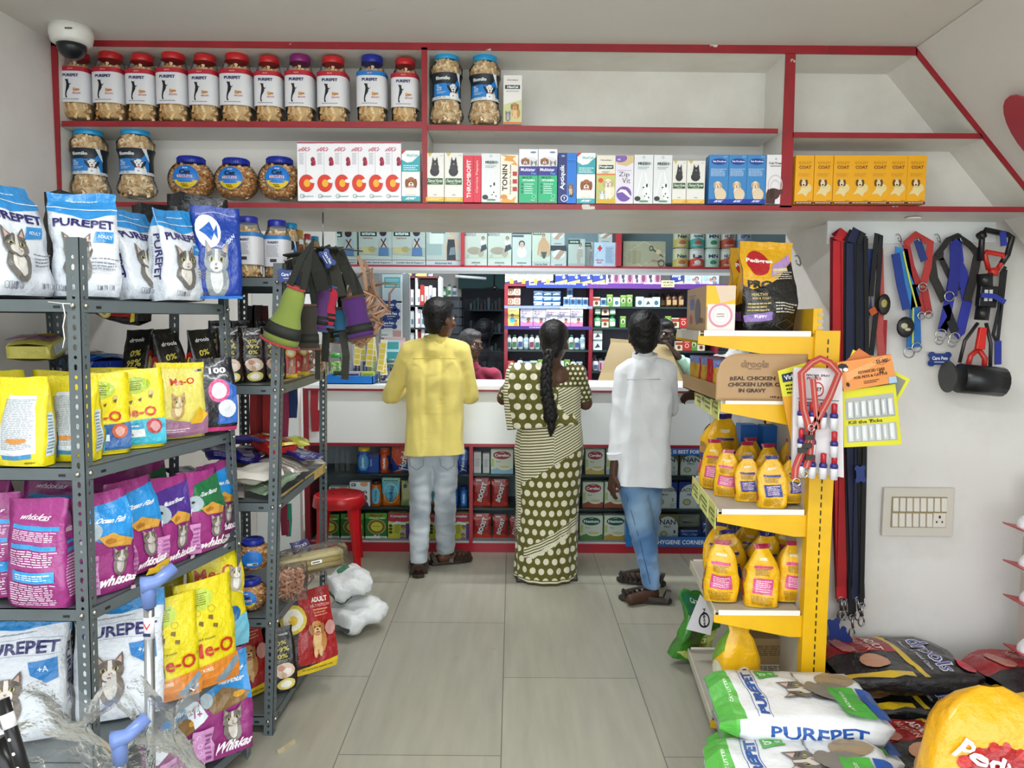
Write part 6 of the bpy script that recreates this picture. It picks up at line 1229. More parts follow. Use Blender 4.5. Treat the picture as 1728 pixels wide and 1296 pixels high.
def fillrow(shelf_i,a,c,seq,Y,what,where,cat):
    """a row of packs standing side by side on a pharmacy shelf"""
    x = W(a,550,Y).x; xe_ = W(c,550,Y).x; i = 0; rd = random.Random(a+c)
    while True:
        pr = seq[i % len(seq)]; s = rd.uniform(.94,1.06)
        if x+pr.w*s > xe_ or i > 60: break
        o = pr.get(); o.location = (x+pr.w*s/2,Y+rd.uniform(0,.02),shelf_i+.0012); o.scale = (s,s,s)
        if 'group' in o: del o['group']
        tag(o,'%s on %s' % (what,where),cat,'%s on %s' % (what,where)); x += pr.w*s+.004; i += 1
def row(i,a,c,keys,what,where,cat='box',Y=YP+.05,dz=0): fillrow(pz[i]+dz,a,c,[Q[k] if isinstance(k,str) else k for k in keys],Y,what,where,cat)
row(0,852,934,['ens'],'white nutrition box','top of the medicine shelves, left part'); row(0,936,1020,['ensb'],'dark blue nutrition box','top of the medicine shelves'); row(0,1021,1130,['pink'],'white and pink nutrition box','top of the medicine shelves, middle part'); row(0,1131,1152,['ensb'],'dark blue nutrition box','top of the medicine shelves right of the pink ones'); row(0,1153,1240,['baby'],'pale blue baby food box','top of the medicine shelves, right part')
for k in range(2): row(1,856,886,['soap'],'round patterned soap box','the upper left medicine shelf',dz=.081*k)
row(1,887,898,['red'],'red medicine pack','the upper left medicine shelf');
for k in range(3): row(1,900,948,['blue'],'flat blue medicine pack','the upper left medicine shelf',dz=.044*k)
row(1,950,993,['bl2'],'blue and white medicine pack','the upper left medicine shelf'); row(1,956,972,['bl2'],'blue and white medicine pack','a second layer in the upper left medicine shelf',dz=.08)
row(1,1000,1070,['cr','bl2','grn','wht','grn','grn'],'herbal medicine pack','the upper right medicine shelf'); row(1,1072,1120,['wht','gw'],'white medicine pack','the upper right medicine shelf',Y=YP+.04); row(1,1122,1160,[DB[0]],'dark brown bottle','the upper right medicine shelf','bottle'); row(1,1162,1204,['pnk'],'pink medicine pack','the upper right medicine shelf')
row(1,1092,1150,[DB[0]],'tall dark bottle','the upper right medicine shelf behind the white packs','bottle',Y=YP+.14)
row(2,855,876,['kid'],'yellow drink box with children','the promotional shelf',Y=YP+.03); row(2,878,996,['plus'],'white and pink drink box with woman','the promotional shelf',Y=YP+.03)
for k in range(2): row(2,1002,1044,[DB[1],'cr'],'small green and red jar','the second right medicine shelf',dz=.104*k,cat='jar')
row(2,1046,1064,['grn'],'green medicine pack','the second right medicine shelf'); row(2,1064,1120,['cr','grn'],'cream and green medicine pack','the second right medicine shelf'); row(2,1122,1204,['grn','cr','red'],'mixed herbal pack','the second right medicine shelf')
row(3,855,992,SB,'pale shampoo bottle','the third left medicine shelf','bottle')
for k in range(2): row(3,1001,1030,['gw'],'white pack with dark figure','the third right medicine shelf',dz=.088*k)
row(3,1140,1204,['cr','red','grn'],'small coloured pack','the third right medicine shelf')
row(4,855,870,['red'],'red medicine pack','the fourth left medicine shelf'); row(4,873,992,[DB[2],'bl2','wht','grn'],'small mixed pack','the fourth left medicine shelf'); row(4,1001,1200,[DB[2],'pnk','wht','bl2'],'small mixed pack','the fourth right medicine shelf'); row(4,1000,1060,[SB[4],SB[2]],'slim bottle','the fourth right medicine shelf, second row','bottle',Y=YP+.14)
row(5,855,990,['bl2','wht','red'],'small mixed pack','the fifth left medicine shelf')
# left bookcase-like medicine cabinet
LC = E('medicine_cabinet',(W(710,600,6.2).x,6.35,0),0,'white open cabinet with medicine packs, left behind the counter','cabinet')
def lb_(name,lo,hi,col='d4d6da',mat='matte'): b = MB(col); b.box(lo,hi); return wb_(b,name,mat,LC)
lx0,lxm,lx1 = W(679,500,6.2).x,W(702.5,500,6.2).x,W(741,500,6.2).x; lz = [W(700,y,6.2).z for y in (466,515,553,592,640,700)]
for x in (lx0,lxm,lx1): lb_('side_board',(x-.008,6.2,0),(x+.008,6.48,lz[0]))
for i,z in enumerate(lz): lb_('shelf_board',(lx0,6.2,z-.014),(lx1,6.48,z),'6a3034' if i == 0 else '30343a')
lb_('back_board',(lx0,6.46,0),(lx1,6.48,lz[0]),'b4b8bc')
TB = [sm('medicine_pack',w,h,c,[('r',.2,.2,.8,.5,d)]) for w,h,c,d in ((.03,.15,'dcdce0','a08078'),(.026,.17,'d0ccc8','7080a0'),(.03,.16,'b03028','e0c0b0'),(.024,.13,'e4e4e6','8890a0'),(.03,.14,'c8d0d4','507890'))]
for i in (1,2,3): fillrow(lz[i],680.5,701,[TB[(i+k) % 5] for k in range(5)],6.24,'slim white medicine pack','the white cabinet, %s shelf, left side' % ['','upper','middle','lower'][i],'box'); fillrow(lz[i],704.5,739,[TB[(i*2+k) % 5] for k in (1,0,3,4,3)],6.24,'slim white medicine pack','the white cabinet, %s shelf, right side' % ['','upper','middle','lower'][i],'box')
fillrow(lz[0],681,738,[Q['ens'],Q['ensb'],SB[2]],6.25,'pack','top of the white medicine cabinet','box')
# dark store area
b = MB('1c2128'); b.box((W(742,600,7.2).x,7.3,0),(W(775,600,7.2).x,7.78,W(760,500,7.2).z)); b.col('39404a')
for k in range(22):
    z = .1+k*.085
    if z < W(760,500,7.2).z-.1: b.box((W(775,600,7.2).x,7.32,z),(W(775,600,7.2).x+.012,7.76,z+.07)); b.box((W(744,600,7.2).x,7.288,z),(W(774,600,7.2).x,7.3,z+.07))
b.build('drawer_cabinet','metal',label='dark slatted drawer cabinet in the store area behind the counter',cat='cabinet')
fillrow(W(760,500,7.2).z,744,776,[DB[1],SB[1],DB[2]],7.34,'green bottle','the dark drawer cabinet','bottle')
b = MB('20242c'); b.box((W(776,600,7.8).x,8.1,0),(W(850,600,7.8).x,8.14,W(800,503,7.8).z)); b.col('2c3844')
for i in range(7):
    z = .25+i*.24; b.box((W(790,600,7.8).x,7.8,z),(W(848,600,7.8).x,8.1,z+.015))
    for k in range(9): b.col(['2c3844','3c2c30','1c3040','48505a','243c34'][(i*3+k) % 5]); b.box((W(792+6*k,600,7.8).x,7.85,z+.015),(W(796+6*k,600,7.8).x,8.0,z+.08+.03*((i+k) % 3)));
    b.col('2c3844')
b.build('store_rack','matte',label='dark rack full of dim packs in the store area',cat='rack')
b = MB('d8dce0'); a = W(768,466,7.0); c = W(820,470,7.1); b.tube([a,c],.014,8); b.build('ceiling_lamp','plastic',label='unlit white tube lamp above the dark store area',cat='lamp')
b = MB('101214'); p = W(834,486,7.0)
b.ball(p,.035,10,(1,1,.7)); b.tube([p,(p.x,p.y,ZC)],.008,6)
for k in range(3): a_ = k*2.1; q = V((cos(a_),sin(a_),0)); s_ = V((-sin(a_),cos(a_),0)); b.prism([p+q*.03-s_*.015,p+q*.16-s_*.03,p+q*.16+s_*.03,p+q*.03+s_*.015],(0,0,.004))
b.build('ceiling_fan','plastic',label='small dark ceiling fan in the store area',cat='fan')
# things on and over the counter, left
zt = zc['top']
b = MB('1c70c4'); x0,x1 = W(552,640,5.12).x,W(633,640,5.12).x
for lo,hi in (((x0,5.04,zt),(x1,5.24,zt+.006)),((x0,5.04,zt),(x1,5.046,zt+.055)),((x0,5.234,zt),(x1,5.24,zt+.055)),((x0,5.04,zt),(x0+.006,5.24,zt+.055)),((x1-.006,5.04,zt),(x1,5.24,zt+.055))): b.box(lo,hi)
b.build('tray','plastic',label='bright blue plastic tray on the left end of the counter',cat='tray')
MI = [carton('small_carton',.09,.075,.05,c,[('r',.1,.2,.9,.8,d),('t',t,.5,.5,.7,.25,'e8e8e8')]) for c,d,t in (('2c4c2c','1c341c','HERBAL'),('b8b8c8','303c64','CARE'),('b8cc60','88a038','MINT'))]
for i,(px,k) in enumerate([(575,0),(598,1),(622,2)]): putY(MI[k],px,5.12,zt+.006,0,'small %s carton standing in the blue tray' % ['dark green','lilac white','lime green'][i],'box')
def lidjar(px,Y,w,h,lid,body,lab):
    p = W(px,640,Y); t = E('jar',(p.x,Y,zt),0,lab,'jar'); r = w/2
    b = MB(); b.rev([(r*.9,0),(r,.01),(r,h*.75),(r*.85,h*.84)],20); b.build('jar_body','pet',t)
    b = MB(body[0]); rd = random.Random(3)
    for i in range(45): b.col(rd.choice(body)); a = rd.uniform(0,6.28); b.ball((r*.65*cos(a),r*.65*sin(a),rd.uniform(.02,h*.65)),.013,6)
    b.build('contents','plastic',t,kind='stuff'); b = MB(lid); b.rev([(r*.9,h*.83),(r*.92,h*.98),(.001,h)],20); b.build('lid','plastic',t)
lidjar(655,5.2,.13,.17,'1c5c48',['30604c','c84838','e0e0e0','284898'],'clear jar with dark green lid on the counter beside the man in yellow'); lidjar(566,5.34,.085,.2,'3c9c3c',['90c868','c8e0a0'],'tall clear jar with bright green lid at the left end of the counter')
# blister cards on a stand
def hang(name,px,py,Y,w,h,base,F_,lab,cat,rz=0,group=None,mat='card',d=.012):
    p = W(px,py,Y); pr = carton(name,w,h,d,base,F_,mat=mat); o = pr.get(); o.location = (p.x,Y,p.z-h/2); o.rotation_euler = (0,R(rz),0); return tag(o,lab,cat,group)
BLI = [('r',.1,.52,.9,.9,'58a8b4'),('r',.16,.56,.84,.7,'8cd0d4'),('r',.16,.73,.84,.86,'8cd0d4'),('r',.1,.06,.9,.46,'c8dce8')]
b = MB('9aa0a4'); b.box((W(640,600,5.36).x,5.36,zt),(W(692,600,5.36).x,5.38,W(660,462,5.36).z)); b.build('display_stand','metal',label='tall grey display stand at the back of the counter, left of the man in yellow',cat='stand')
hang('blister_card',662,487,5.33,.14,.2,'d4e4e8',BLI,'pale card with two teal pill boxes, upper one on the stand','card'); hang('blister_card',661,539,5.33,.15,.26,'e0e6ec',[('r',.55,.02,.95,.2,'c8a0a0')],'white card behind the bone shaped tags','card')
hang('blister_card',666,592,5.33,.15,.19,'d8b8c4',[('r',.1,.1,.75,.9,'b8dce0'),('r',.15,.56,.7,.84,'3c98a4'),('r',.15,.16,.7,.46,'3c98a4')],'pink card with two teal pill boxes, lower one on the stand','card')
YB2 = carton('blister_strip',.045,.22,.012,'dcdcc8',[('r',.1,y,.9,y+.14,'d8c040') for y in (.04,.22,.4,.58,.76)])
for i,(px,py,Y) in enumerate([(602,590,5.15),(612,583,5.2),(622,592,5.16),(631,584,5.2),(641,600,5.1),(648,606,5.12)]):
    o = YB2.get(); p = W(px,py,Y); o.location = (p.x,Y,p.z-.11); o.rotation_euler = (0,R([4,-3,6,-5,8,-4][i]),0); tag(o,'white and yellow hanging strip of packs, %s above the counter' % ORD[i],'card','yellow strips hanging over the counter')
b = MB('c0c8cc'); b.box((W(596,560,5.15).x,5.15,W(620,566,5.15).z),(W(654,560,5.15).x,5.16,W(620,564,5.15).z)); b.tube([(W(597,560,5.17).x,5.17,zt),(W(597,560,5.17).x,5.17,W(620,564,5.17).z)],.008,8); b.build('hanging_rail','chrome',label='thin metal rail carrying the yellow strips over the counter',cat='rail')
for i,(px,c) in enumerate([(586,'2c4c94'),(593,'c8ccd8'),(604,'382848'),(616,'30508c'),(628,'98b838')]):
    pr = carton('tube_box',.03,.16-.02*(i % 2),.03,c,[('v',['HERBAL','WHITE','FRESH','CARE','MINT'][i],.5,.5,.7,.4,'e0e0e8',90)]); putY(pr,px,5.28,zt,8*i-10,'%s upright toothpaste style box on the counter behind the tray' % ['blue','silver','dark purple','mid blue','lime'][i],'box')
# ============================================================ PEOPLE
SKIN = '5e3d2a'
def hand_chains(wr,d,up,side,L_=.175,curl=.5,k=1.0):
    """wrist point, direction of the fingers, back-of-hand normal, thumb side vector -> chains (x,y,z,r)"""
    d = V(d).normalized(); side = V(side).normalized(); pal = -V(up).normalized(); C_ = []
    s = L_/.185; base = V(wr)
    for j,(off,l) in enumerate([(.030,.070),(.010,.078),(-.010,.072),(-.029,.057)]):
        kn = base+d*.088*s+side*off*s-d*abs(j-1)*.006*s
        C_.append([(*(base+side*off*.45*s),.017*s),(*kn,.0115*s)])
        a = curl*.5; p = kn; ch = [(*p,.0098*s)]
        for m,(fr,rr_) in enumerate([(.45,.0088),(.3,.008),(.25,.0068)]):
            dd = d*cos(a)+pal*sin(a)+side*(off*1.5); p = p+dd*l*fr*s; ch.append((*p,rr_*s)); a += curl*(.8+.1*j)
        C_.append(ch)
    p = base+d*.025*s+side*.026*s; q = p+(d*.55+side*.75+pal*.2)*.042*s; r_ = q+(d*.9+side*.25+pal*.3)*.033*s
    C_.append([(*p,.017*s),(*q,.0115*s),(*r_,.0085*s)])
    return C_
def head_parts(hc,yaw,pitch=0,tilt=0,sc=1.0):
    m = Matrix.Translation(hc) @ Euler((R(pitch),R(tilt),R(yaw))).to_matrix().to_4x4() @ Matrix.Scale(sc,4)
    return m
def skull(m,b,skin=SKIN):
    """head with face: nose, lips, brows, ears"""
    def B(c,r,sc=(1,1,1)): b.append((c,r,sc))
    B((0,.012,.035),.088,(.86,1.06,1.0)); B((0,-.012,-.02),.072,(.88,1,1.15)); B((0,-.038,-.075),.036,(1.1,1,.8)); B((0,-.03,-.045),.055,(.95,.95,1))
    B((0,-.094,-.012),.013,(.9,1,1.2)); B((0,-.088,.006),.010,(.8,1,2)); B((0,-.083,-.05),.016,(1.5,.7,.45)); B((0,-.081,.028),.03,(1.6,.45,.35))
    for q in (-1,1):
        B((q*.075,.012,-.008),.022,(.35,.8,1.35)); B((q*.045,-.06,-.022),.025,(1,.7,.9))
    return b
def sph(b,m,c,r,sc,seg=14):
    n = 8; rows = []
    for i in range(n+1):
        t = pi*(i+.02)/(n+.04); rows.append([m @ (V(c)+V((r*sc[0]*sin(t)*cos(2*pi*j/seg),r*sc[1]*sin(t)*sin(2*pi*j/seg),-r*sc[2]*cos(t)))) for j in range(seg)])
    b.grid(rows,True,True,True)
def fuse2(name,chains,balls,col,mat,voxel=.01,smooth=2,fold=None,cuts=(),post=None):
    """chains of capsules + transformed ellipsoids (matrix, c, r, sc)"""
    b = MB(); b.c = H(col)
    for ch in chains:
        for i in range(len(ch)-1):
            p,q = V(ch[i][:3]),V(ch[i+1][:3]); r0,r1 = ch[i][3],ch[i+1][3]; n = max(1,int((q-p).length/(min(r0,r1)*.25)))
            for k in range(n+1): t = k/n; b.ball(p.lerp(q,t),r0*(1-t)+r1*t,10,rings=6)
    for m,c,r,sc in balls: sph(b,m,c,r,sc)
    me = b.mesh(name+'_v',mat)
    o = bpy.data.objects.new('v',me); COL.objects.link(o); md = o.modifiers.new('r','REMESH'); md.mode = 'VOXEL'; md.voxel_size = voxel
    s_ = o.modifiers.new('s','SMOOTH'); s_.iterations = smooth; s_.factor = .6
    dg = bpy.context.evaluated_depsgraph_get(); me2 = bpy.data.meshes.new_from_object(o.evaluated_get(dg)); bpy.data.objects.remove(o); bpy.data.meshes.remove(me); me2.name = name
    me2.update()
    if fold:
        amp,fr = fold; nn = [v.normal.copy() for v in me2.vertices]
        for v,n_ in zip(me2.vertices,nn):
            q = V((v.co.x*fr[0],v.co.y*fr[1],v.co.z*fr[2])); n = noise.noise(q)+.45*noise.noise(q*2.1+V((5,1,2)))
            v.co += n_*(amp*(1-abs(n)*2.6))
    if cuts:
        bm = bmesh.new(); bm.from_mesh(me2)
        for co,no in cuts: bmesh.ops.bisect_plane(bm,geom=bm.verts[:]+bm.edges[:]+bm.faces[:],plane_co=co,plane_no=no,clear_outer=True)
        bm.to_mesh(me2); bm.free()
    me2.materials.clear(); me2.materials.append(M[mat] if isinstance(mat,str) else mat)
    a = me2.attributes.get('Col')
    if a: me2.attributes.remove(a)
    a = me2.attributes.new('Col','FLOAT_COLOR','POINT'); c = H(col); cols = []
    for v in me2.vertices: cols += (post(v.co) if post else None) or c
    a.data.foreach_set('color',cols)
    for p in me2.polygons: p.use_smooth = True
    return me2
def addm(name,me,root,**k):
    o = bpy.data.objects.new(name,me); COL.objects.link(o); return wparent(tag(o,**k),root)
def face_bits(root,m,glasses=False,moust=None,skin=SKIN):
    e = MB('e8e0d8');
    for q in (-1,1): sph(e,m,(q*.031,-.070,.012),.012,(1.1,.7,.7))
    e.c = H('140c08')
    for q in (-1,1): sph(e,m,(q*.031,-.0775,.012),.006,(1,.6,1))
    for q in (-1,1): sph(e,m,(q*.032,-.084,.032),.02,(1,.25,.22))
    wb_(e,'eyes','plastic',root)
    if moust:
        b = MB(moust); sph(b,m,(0,-.09,-.036),.024,(1.15,.4,.35)); wb_(b,'moustache','hair',root)
    if glasses:
        b = MB('3a3a3c')
        for q in (-1,1):
            c = m @ V((q*.033,-.096,.01)); u = m.to_3x3() @ V((1,0,0)); w = m.to_3x3() @ V((0,0,1))
            b.tube([c+u*.024*cos(t*pi/8)+w*.018*sin(t*pi/8) for t in range(17)],.0014,5); b.tube([m @ V((q*.057,-.094,.014)),m @ V((q*.078,.005,.014))],.0014,5)
        b.tube([m @ V((-.009,-.098,.014)),m @ V((.009,-.098,.014))],.0014,5); wb_(b,'glasses','chrome',root)
SHC = lambda m,b: [(m,c,r,s) for c,r,s in b]
HAIRS = [((0,.022,.05),.094,(.9,1.02,.96)),((0,.045,.0),.074,(.98,.8,1.1)),((0,-.03,.088),.055,(1.15,1,.65))]
def shoes(root,foot,yaw,col='3a2c22',L_=.27):
    """open slip-on leather sandal on the foot"""
    m = Matrix.Translation(foot) @ Matrix.Rotation(R(yaw),4,'Z')     # toes to +Y
    b = MB(mixc(H(col),H('000'),.4)); pts = [(-.035,-.1),(-.045,0),(-.05,.1),(-.035,.17),(0,.19),(.04,.165),(.05,.1),(.04,0),(.035,-.1),(0,-.115)]
    b.prism([m @ V((x,y,0)) for x,y in pts],(0,0,.022)); wb_(b,'sole','leather',root,bev=.004)
    b = MB(col)
    for y in (-.075,.02,.05,.08,.11,.14):
        w,h = (.045,.075) if y < -.05 else (.052,.078-.3*(y-.0)*1.0)
        b.tube([m @ V((w*cos(t*pi/8),y+.02*sin(t*pi/8)*(1 if y > 0 else -1),.018+max(.03,h-.02)*sin(t*pi/8))) for t in range(9)],.012,4,flat=(.35,1.1))
        if y < 0: b.tube([m @ V((-.045,-.08,.03)),m @ V((-.05,.0,.035)),m @ V((-.05,.03,.04))],.012,4,flat=(1,.4))
    b.tube([m @ V((0,.15,.05)),m @ V((0,.1,.068)),m @ V((0,.02,.09))],.012,4,flat=(.4,1)); wb_(b,'strap','leather',root)
def trousers(root,chains,col,name='jeans',cuts=(),post=None,balls=()):
    addm(name,fuse2(name,chains,balls,col,'cloth',.011,6,(.006,(7,7,12)),cuts,post),root)
def pline(root,pts,col,r=.0016,name='seam'): b = MB(col); b.tube(pts,r,4); return wb_(b,name,'cloth',root)
# ---- man in the yellow shirt
def man_yellow():
    Y = 4.62; fl,fr = WZ(706,968,0),WZ(752,950,0)
    g = lambda px,py,dy=0: W(px,py,Y+dy)
    t = E('person',((fl.x+fr.x)/2,Y,0),0,'person in yellow shirt and pale grey jeans leaning on the counter, seen from behind','person')
    hc = g(743,541); m = head_parts(hc,138,0,0,1.06)
    hipL,hipR = g(711,770),g(752,770); kL,kR = g(709,850,-.02),g(751,850,-.02)
    aL,aR = V((fl.x,fl.y+.02,.09)),V((fr.x,fr.y,.09))
    sh,sr = g(692,592),g(777,592); el,er = g(660,668,.06),g(793,668,.06); wl,wr_ = g(695,647,.34),g(765,647,.36)
    b = skull(m,[]); nk = [(*(hc+V((-.01,.01,-.06))),.05),(*g(733,580),.05)]
    body = [nk,[(*g(733,585),.045),(*g(733,610),.05),(*g(733,640),.06),(*g(733,700),.07),(*g(732,760),.08)],[(*sh,.05),(*el,.038),(*wl,.026)],[(*sr,.05),(*er,.038),(*wr_,.026)],
        [(*hipL,.065),(*kL,.05),(*aL,.036)],[(*hipR,.065),(*kR,.055),(*aR,.036)],[(*aL,.036),(aL.x,aL.y-.03,.045,.034),(aL.x-.01,aL.y+.12,.035,.03)],[(*aR,.036),(aR.x-.02,aR.y-.02,.045,.034),(aR.x+.12,aR.y+.06,.035,.03)]]
    body += hand_chains(wl,(.3,1,-.1),(0,0,1),(1,0,0)) + hand_chains(wr_,(-.3,1,-.1),(0,0,1),(-1,0,0))
    addm('body',fuse2('body',body,SHC(m,b),SKIN,'skin',.008,1),t)
    addm('hair',fuse2('hair',[],[(m,c,r,s) for c,r,s in HAIRS],'0d0a09','hair',.008,1,(.003,(60,60,60))),t)
    face_bits(t,m)
    sp = [[(*g(x,598),.064),(*g(x+dx*.2,640),.09),(*g(x+dx*.3,700),.082),(*g(x+dx*.3,775),.1)] for x,dx in ((706,6),(733,0),(760,-2))]
    ch = sp+[[(*g(733,574),.058),(*g(733,590,-.01),.072)],[(*g(714,582),.045),(*sh,.062),(*el,.056),(*(el.lerp(wl,.8)),.044)],[(*g(752,582),.045),(*sr,.062),(*er,.056),(*(er.lerp(wr_,.8)),.044)]]
    hz = g(733,766).z
    addm('shirt',fuse2('shirt',ch,[],'ecd978','cloth',.011,7,(.007,(8,8,3.5)),[((hipL.x,Y,hz),(.04,0,-1))]),t)
    b = MB('e8d472'); c = g(735,572); b.tube([c+V((.068*cos(a),.06*sin(a)+.0,.012*sin(a)-.004)) for a in [2*pi*i/20 for i in range(21)]],.02,8,flat=(1,.35)); wb_(b,'collar','cloth',t)
    yb = Y-.105
    pline(t,[W(x,604+abs(x-733)*.04,yb+.0008*abs(x-733)) for x in range(697,772,8)],'cdb440',.0022,'yoke_seam')
    P2 = lambda px,py: W(px,py,Y-.098)
    def jc(co): n = noise.noise(co*9); return mixc(H('8d98a2'),H('c8d0d6'),min(1,max(0,.5+n*.8+.1*cos(co.z*60)*(co.z < .62))))
    trousers(t,[[(*hipL,.08),(*hipR,.08)],[(*hipL,.084),(*kL,.07),(*aL,.06)],[(*hipR,.084),(*kR,.07),(*aR,.062)],[(*hipL,.08),(*(hipL+V((.01,0,.05))),.078)],[(*hipR,.08),(*(hipR+V((-.01,0,.05))),.078)]],'a8b2ba',cuts=[((0,0,.075),(0,0,-1))],post=jc)
    for x in (703,755): pline(t,[W(x-13,772,Y-.1),W(x-11,786,Y-.105),W(x,793,Y-.106),W(x+11,786,Y-.105),W(x+12,772,Y-.1)],'5c6670',.0018,'pocket_seam')
    shoes(t,(aL.x,aL.y,0),6); shoes(t,(aR.x,aR.y,0),-68)
man_yellow()
# ---- man in the white shirt
def man_white():
    Y = 4.28; f1,f2 = WZ(1103,1022,0),WZ(1092,985,0)
    g = lambda px,py,dy=0: W(px,py,Y+dy)
    t = E('person',(f1.x,Y,0),0,'person in white shirt and blue jeans, one arm hanging, seen from behind','person')
    hc = g(1087,569); m = head_parts(hc,172,0,0,1.1)
    hip1,hip2 = g(1066,815,0),g(1092,815,.04); k1,k2 = g(1086,905,-.05),g(1092,900,.08); a1,a2 = V((f1.x,f1.y+.06,.09)),V((f2.x,f2.y,.09))
    sl,sr = g(1053,630),g(1124,626); el = g(1043,735,.0); wl = g(1035,800,-.04); er,wr_ = g(1131,690,.1),g(1122,668,.3)
    b = skull(m,[])
    body = [[(*(hc+V((0,.0,-.06))),.05),(*g(1088,610),.05)],[(*g(1088,616),.045),(*g(1088,680),.07),(*g(1082,740),.065),(*g(1080,800),.08)],[(*sl,.05),(*el,.037),(*wl,.025)],[(*sr,.05),(*er,.036),(*wr_,.025)],
        [(*hip1,.065),(*k1,.05),(*a1,.036)],[(*hip2,.065),(*k2,.05),(*a2,.036)],[(*a1,.036),(a1.x+.01,a1.y,.045,.034),(a1.x-.13,a1.y-.06,.035,.03)],[(*a2,.036),(a2.x,a2.y,.045,.034),(a2.x-.11,a2.y+.04,.035,.03)]]
    body += hand_chains(wl,(-.12,-.08,-1),(-.9,-.4,0),(.35,-.9,0),.18,.42) + hand_chains(wr_,(-.3,1,.1),(0,0,1),(-1,0,0))
    addm('body',fuse2('body',body,SHC(m,b),'4a3022','skin',.0065,1),t)
    addm('hair',fuse2('hair',[],[(m,c,r*1.04,s) for c,r,s in HAIRS]+[(m,(0,-.01,.1),.062,(1.2,1.2,.6))],'0c0a0a','hair',.008,1,(.004,(50,50,50))),t)
    ch = [[(*g(x,634),.066),(*g(x+2,680),.085),(*g(x+dx,740),.082),(*g(x+dx*1.5,830),.104)] for x,dx in ((1068,-4),(1090,-3),(1110,-2))]
    ch += [[(*g(1088,604),.058),(*g(1088,620,-.01),.072)],[(*g(1072,614),.04),(*sl,.06),(*el,.054),(*g(1041,768,-.01),.046)],[(*g(1104,612),.04),(*sr,.06),(*er,.052),(*(er.lerp(wr_,.7)),.042)]]
    hz = g(1085,816).z
    o = addm('shirt',fuse2('shirt',ch,[],'eef2f6','cloth',.011,7,(.008,(8,8,3.5)),[((hip1.x,Y,hz),(-.03,0,-1))]),t)
    b = MB('e6eaf0'); b.tube([g(1041,768,-.01)+V((.05*cos(a),.05*sin(a),.008*cos(a))) for a in [2*pi*i/16 for i in range(17)]],.018,8,flat=(1,.4)); wb_(b,'rolled_cuff','cloth',t)
    b = MB('f2f5f8'); c = g(1088,603); b.tube([c+V((.066*cos(a),.058*sin(a),.012*sin(a))) for a in [2*pi*i/20 for i in range(21)]],.021,8,flat=(1,.35)); wb_(b,'collar','cloth',t)
    pline(t,[W(x,640,Y-.098+.0009*abs(x-1088)) for x in range(1058,1120,8)],'c4ccd4',.0022,'yoke_seam')
    def jc(co): n = noise.noise(co*7); return mixc(H('4f79a8'),H('8fb2d4'),min(1,max(0,.45+n*1.2)))
    trousers(t,[[(*hip1,.086),(*k1,.074),(*V((a1.x,a1.y,.1)),.052)],[(*hip2,.095),(*k2,.07),(*V((a2.x,a2.y,.1)),.05)],[(*hip1,.09),(*(hip1+V((.03,.02,.05))),.078)]],'6e94c0',cuts=[((0,0,.085),(0,0,-1))],post=jc)
    pline(t,[k1.lerp(hip1,.9)+V((-.055,-.06,0)),k1+V((-.035,-.064,0)),V((a1.x-.02,a1.y-.05,.12))],'3c5c84',.0018,'side_seam')
    shoes(t,(a1.x-.0,a1.y,0),78,'3a322c'); shoes(t,(a2.x,a2.y,0),72,'3a322c')
man_white()
